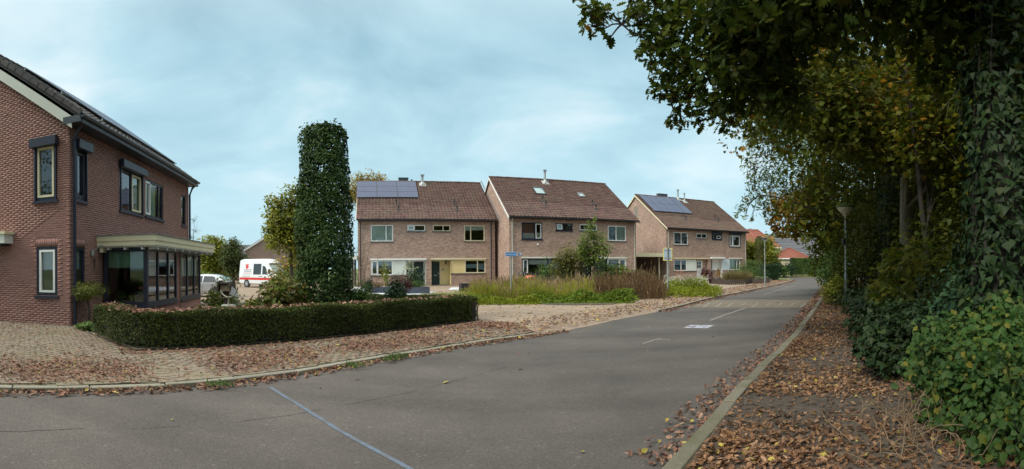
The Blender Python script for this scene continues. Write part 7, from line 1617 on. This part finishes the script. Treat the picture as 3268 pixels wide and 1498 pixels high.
p = PR(1890, 28.2); t = empty('tree_stake', (*p, PZ), 0, 'wooden stake beside the young tree', 'stake'); MB().lathe([(.045, 0), (.045, 1.5), (.03, 1.54)], 9).build('post', m_wood, t, smooth=40); MB().lathe([(.052, 1.25), (.052, 1.33)], 9).build('strap', m_black, t)
p = PR(1702, 31.0); t = empty('garden_chair', (*p, PZ), ROW, 'weathered wooden garden chair among the shrubs', 'chair')
for x in (-.22, .22):
    for y in (-.2, .2): MB().box(x - .02, x + .02, y - .02, y + .02, 0, .42 if y < 0 else .9).build('leg', m_wood, t)
for k in range(5): MB().box(-.24, .24, -.22 + k * .09, -.15 + k * .09, .42, .44).build('seat_slat', m_wood, t)
for k in range(4): MB().box(-.2, .2, .185, .2, .52 + k * .1, .58 + k * .1).build('back_slat', m_wood, t)
# paling round the garden of house C, each paling on its own
fpts = [G(2252, 907), G(2300, 910.5), G(2329, 912), G(2380, 911), G(2408, 905)]; q = resample(fpts, .17)
t = empty('paling_fence', (*fpts[0], PZ), 0, 'low dark paling edging round the garden with fountain grass', 'fence')
pm_ = MB().box(-.07, .07, -.02, .02, 0, .42).mesh('paling', None); pm_.materials.append(m_woodd)
for i in range(len(q) - 1):
    o = bpy.data.objects.new('paling', pm_); col.objects.link(o); o.parent = t; o.location = (q[i][0] - fpts[0][0], q[i][1] - fpts[0][1], random.uniform(-.02, .02)); o.rotation_euler = (0, 0, math.atan2(q[i + 1][1] - q[i][1], q[i + 1][0] - q[i][0]))
p = PR(2253, 42.0); t = empty('plant_pot', (*p, PZ), 0, 'white pot beside the cream front door', 'pot'); MB().lathe([(.30, 0), (.38, .5), (.40, .52), (.35, .52), (.33, .4)], 16).build('pot', m_white, t, smooth=40)
shrub('purple_plant', 'purple leaved plant growing in the white pot', p, .55, .5, .9, 500, 'lance', .2, lf_red, 'plant', z0=PZ + .45, stems=3)
shrub('purple_plant', 'dark purple plant drooping beside the white pot', PR(2264, 41.8), .5, .4, .6, 300, 'lance', .18, lf_red, 'plant', stems=3)
p = PR(2292, 46.5); t = empty('conifer_pot', (*p, PZ), 0, 'small brown conifer in a dark pot by the porch', 'pot plant'); MB().lathe([(.2, 0), (.24, .4), (.22, .4)], 12).build('pot', m_anthr, t, smooth=40)
n = 260; z = rng.random(n) * .9; a = rng.random(n) * 2 * PI; r = .2 * (1 - z / 1.0) + .03; leafobj('foliage', [leaves(np.c_[r * np.cos(a), r * np.sin(a), z + .4], np.c_[np.cos(a), np.sin(a), np.ones(n) * .3], .12, 'lance')], [lf_orange], t)
for i, (px, lb) in enumerate(((2419, 'wooden trough with flowers beside the far lamp post'), (2440, 'dark trough with pale flowers before the box hedge'))):
    p = PR(px, 41.5 + i); planter('trough', lb, p, .9, .45, .4, R(-20), m_woodd); shrub('trough_flowers', 'pale flowers growing in the ' + ('wooden trough' if i == 0 else 'dark trough') + ' beside the box hedge', p, .4, .22, .3, 160, 'oval', .09, lf_varieg, 'flowers', z0=PZ + .32, stems=1)
p = PR(2168, 40.5); t = empty('garden_stakes', (*p, PZ), 0, 'rusty red plant support among the white flowers', 'plant support')
for k in range(4): MB().tube([(k * .22 - .3, 0, 0), (k * .22 - .3 + random.gauss(0, .05), 0, 1.25)], .02, 5).build('rod', m_terr, t)
MB().tube([(-.32, 0, 1.1), (.4, 0, 1.1)], .014, 5).build('crossbar', m_terr, t)
bpy.context.view_layer.update()
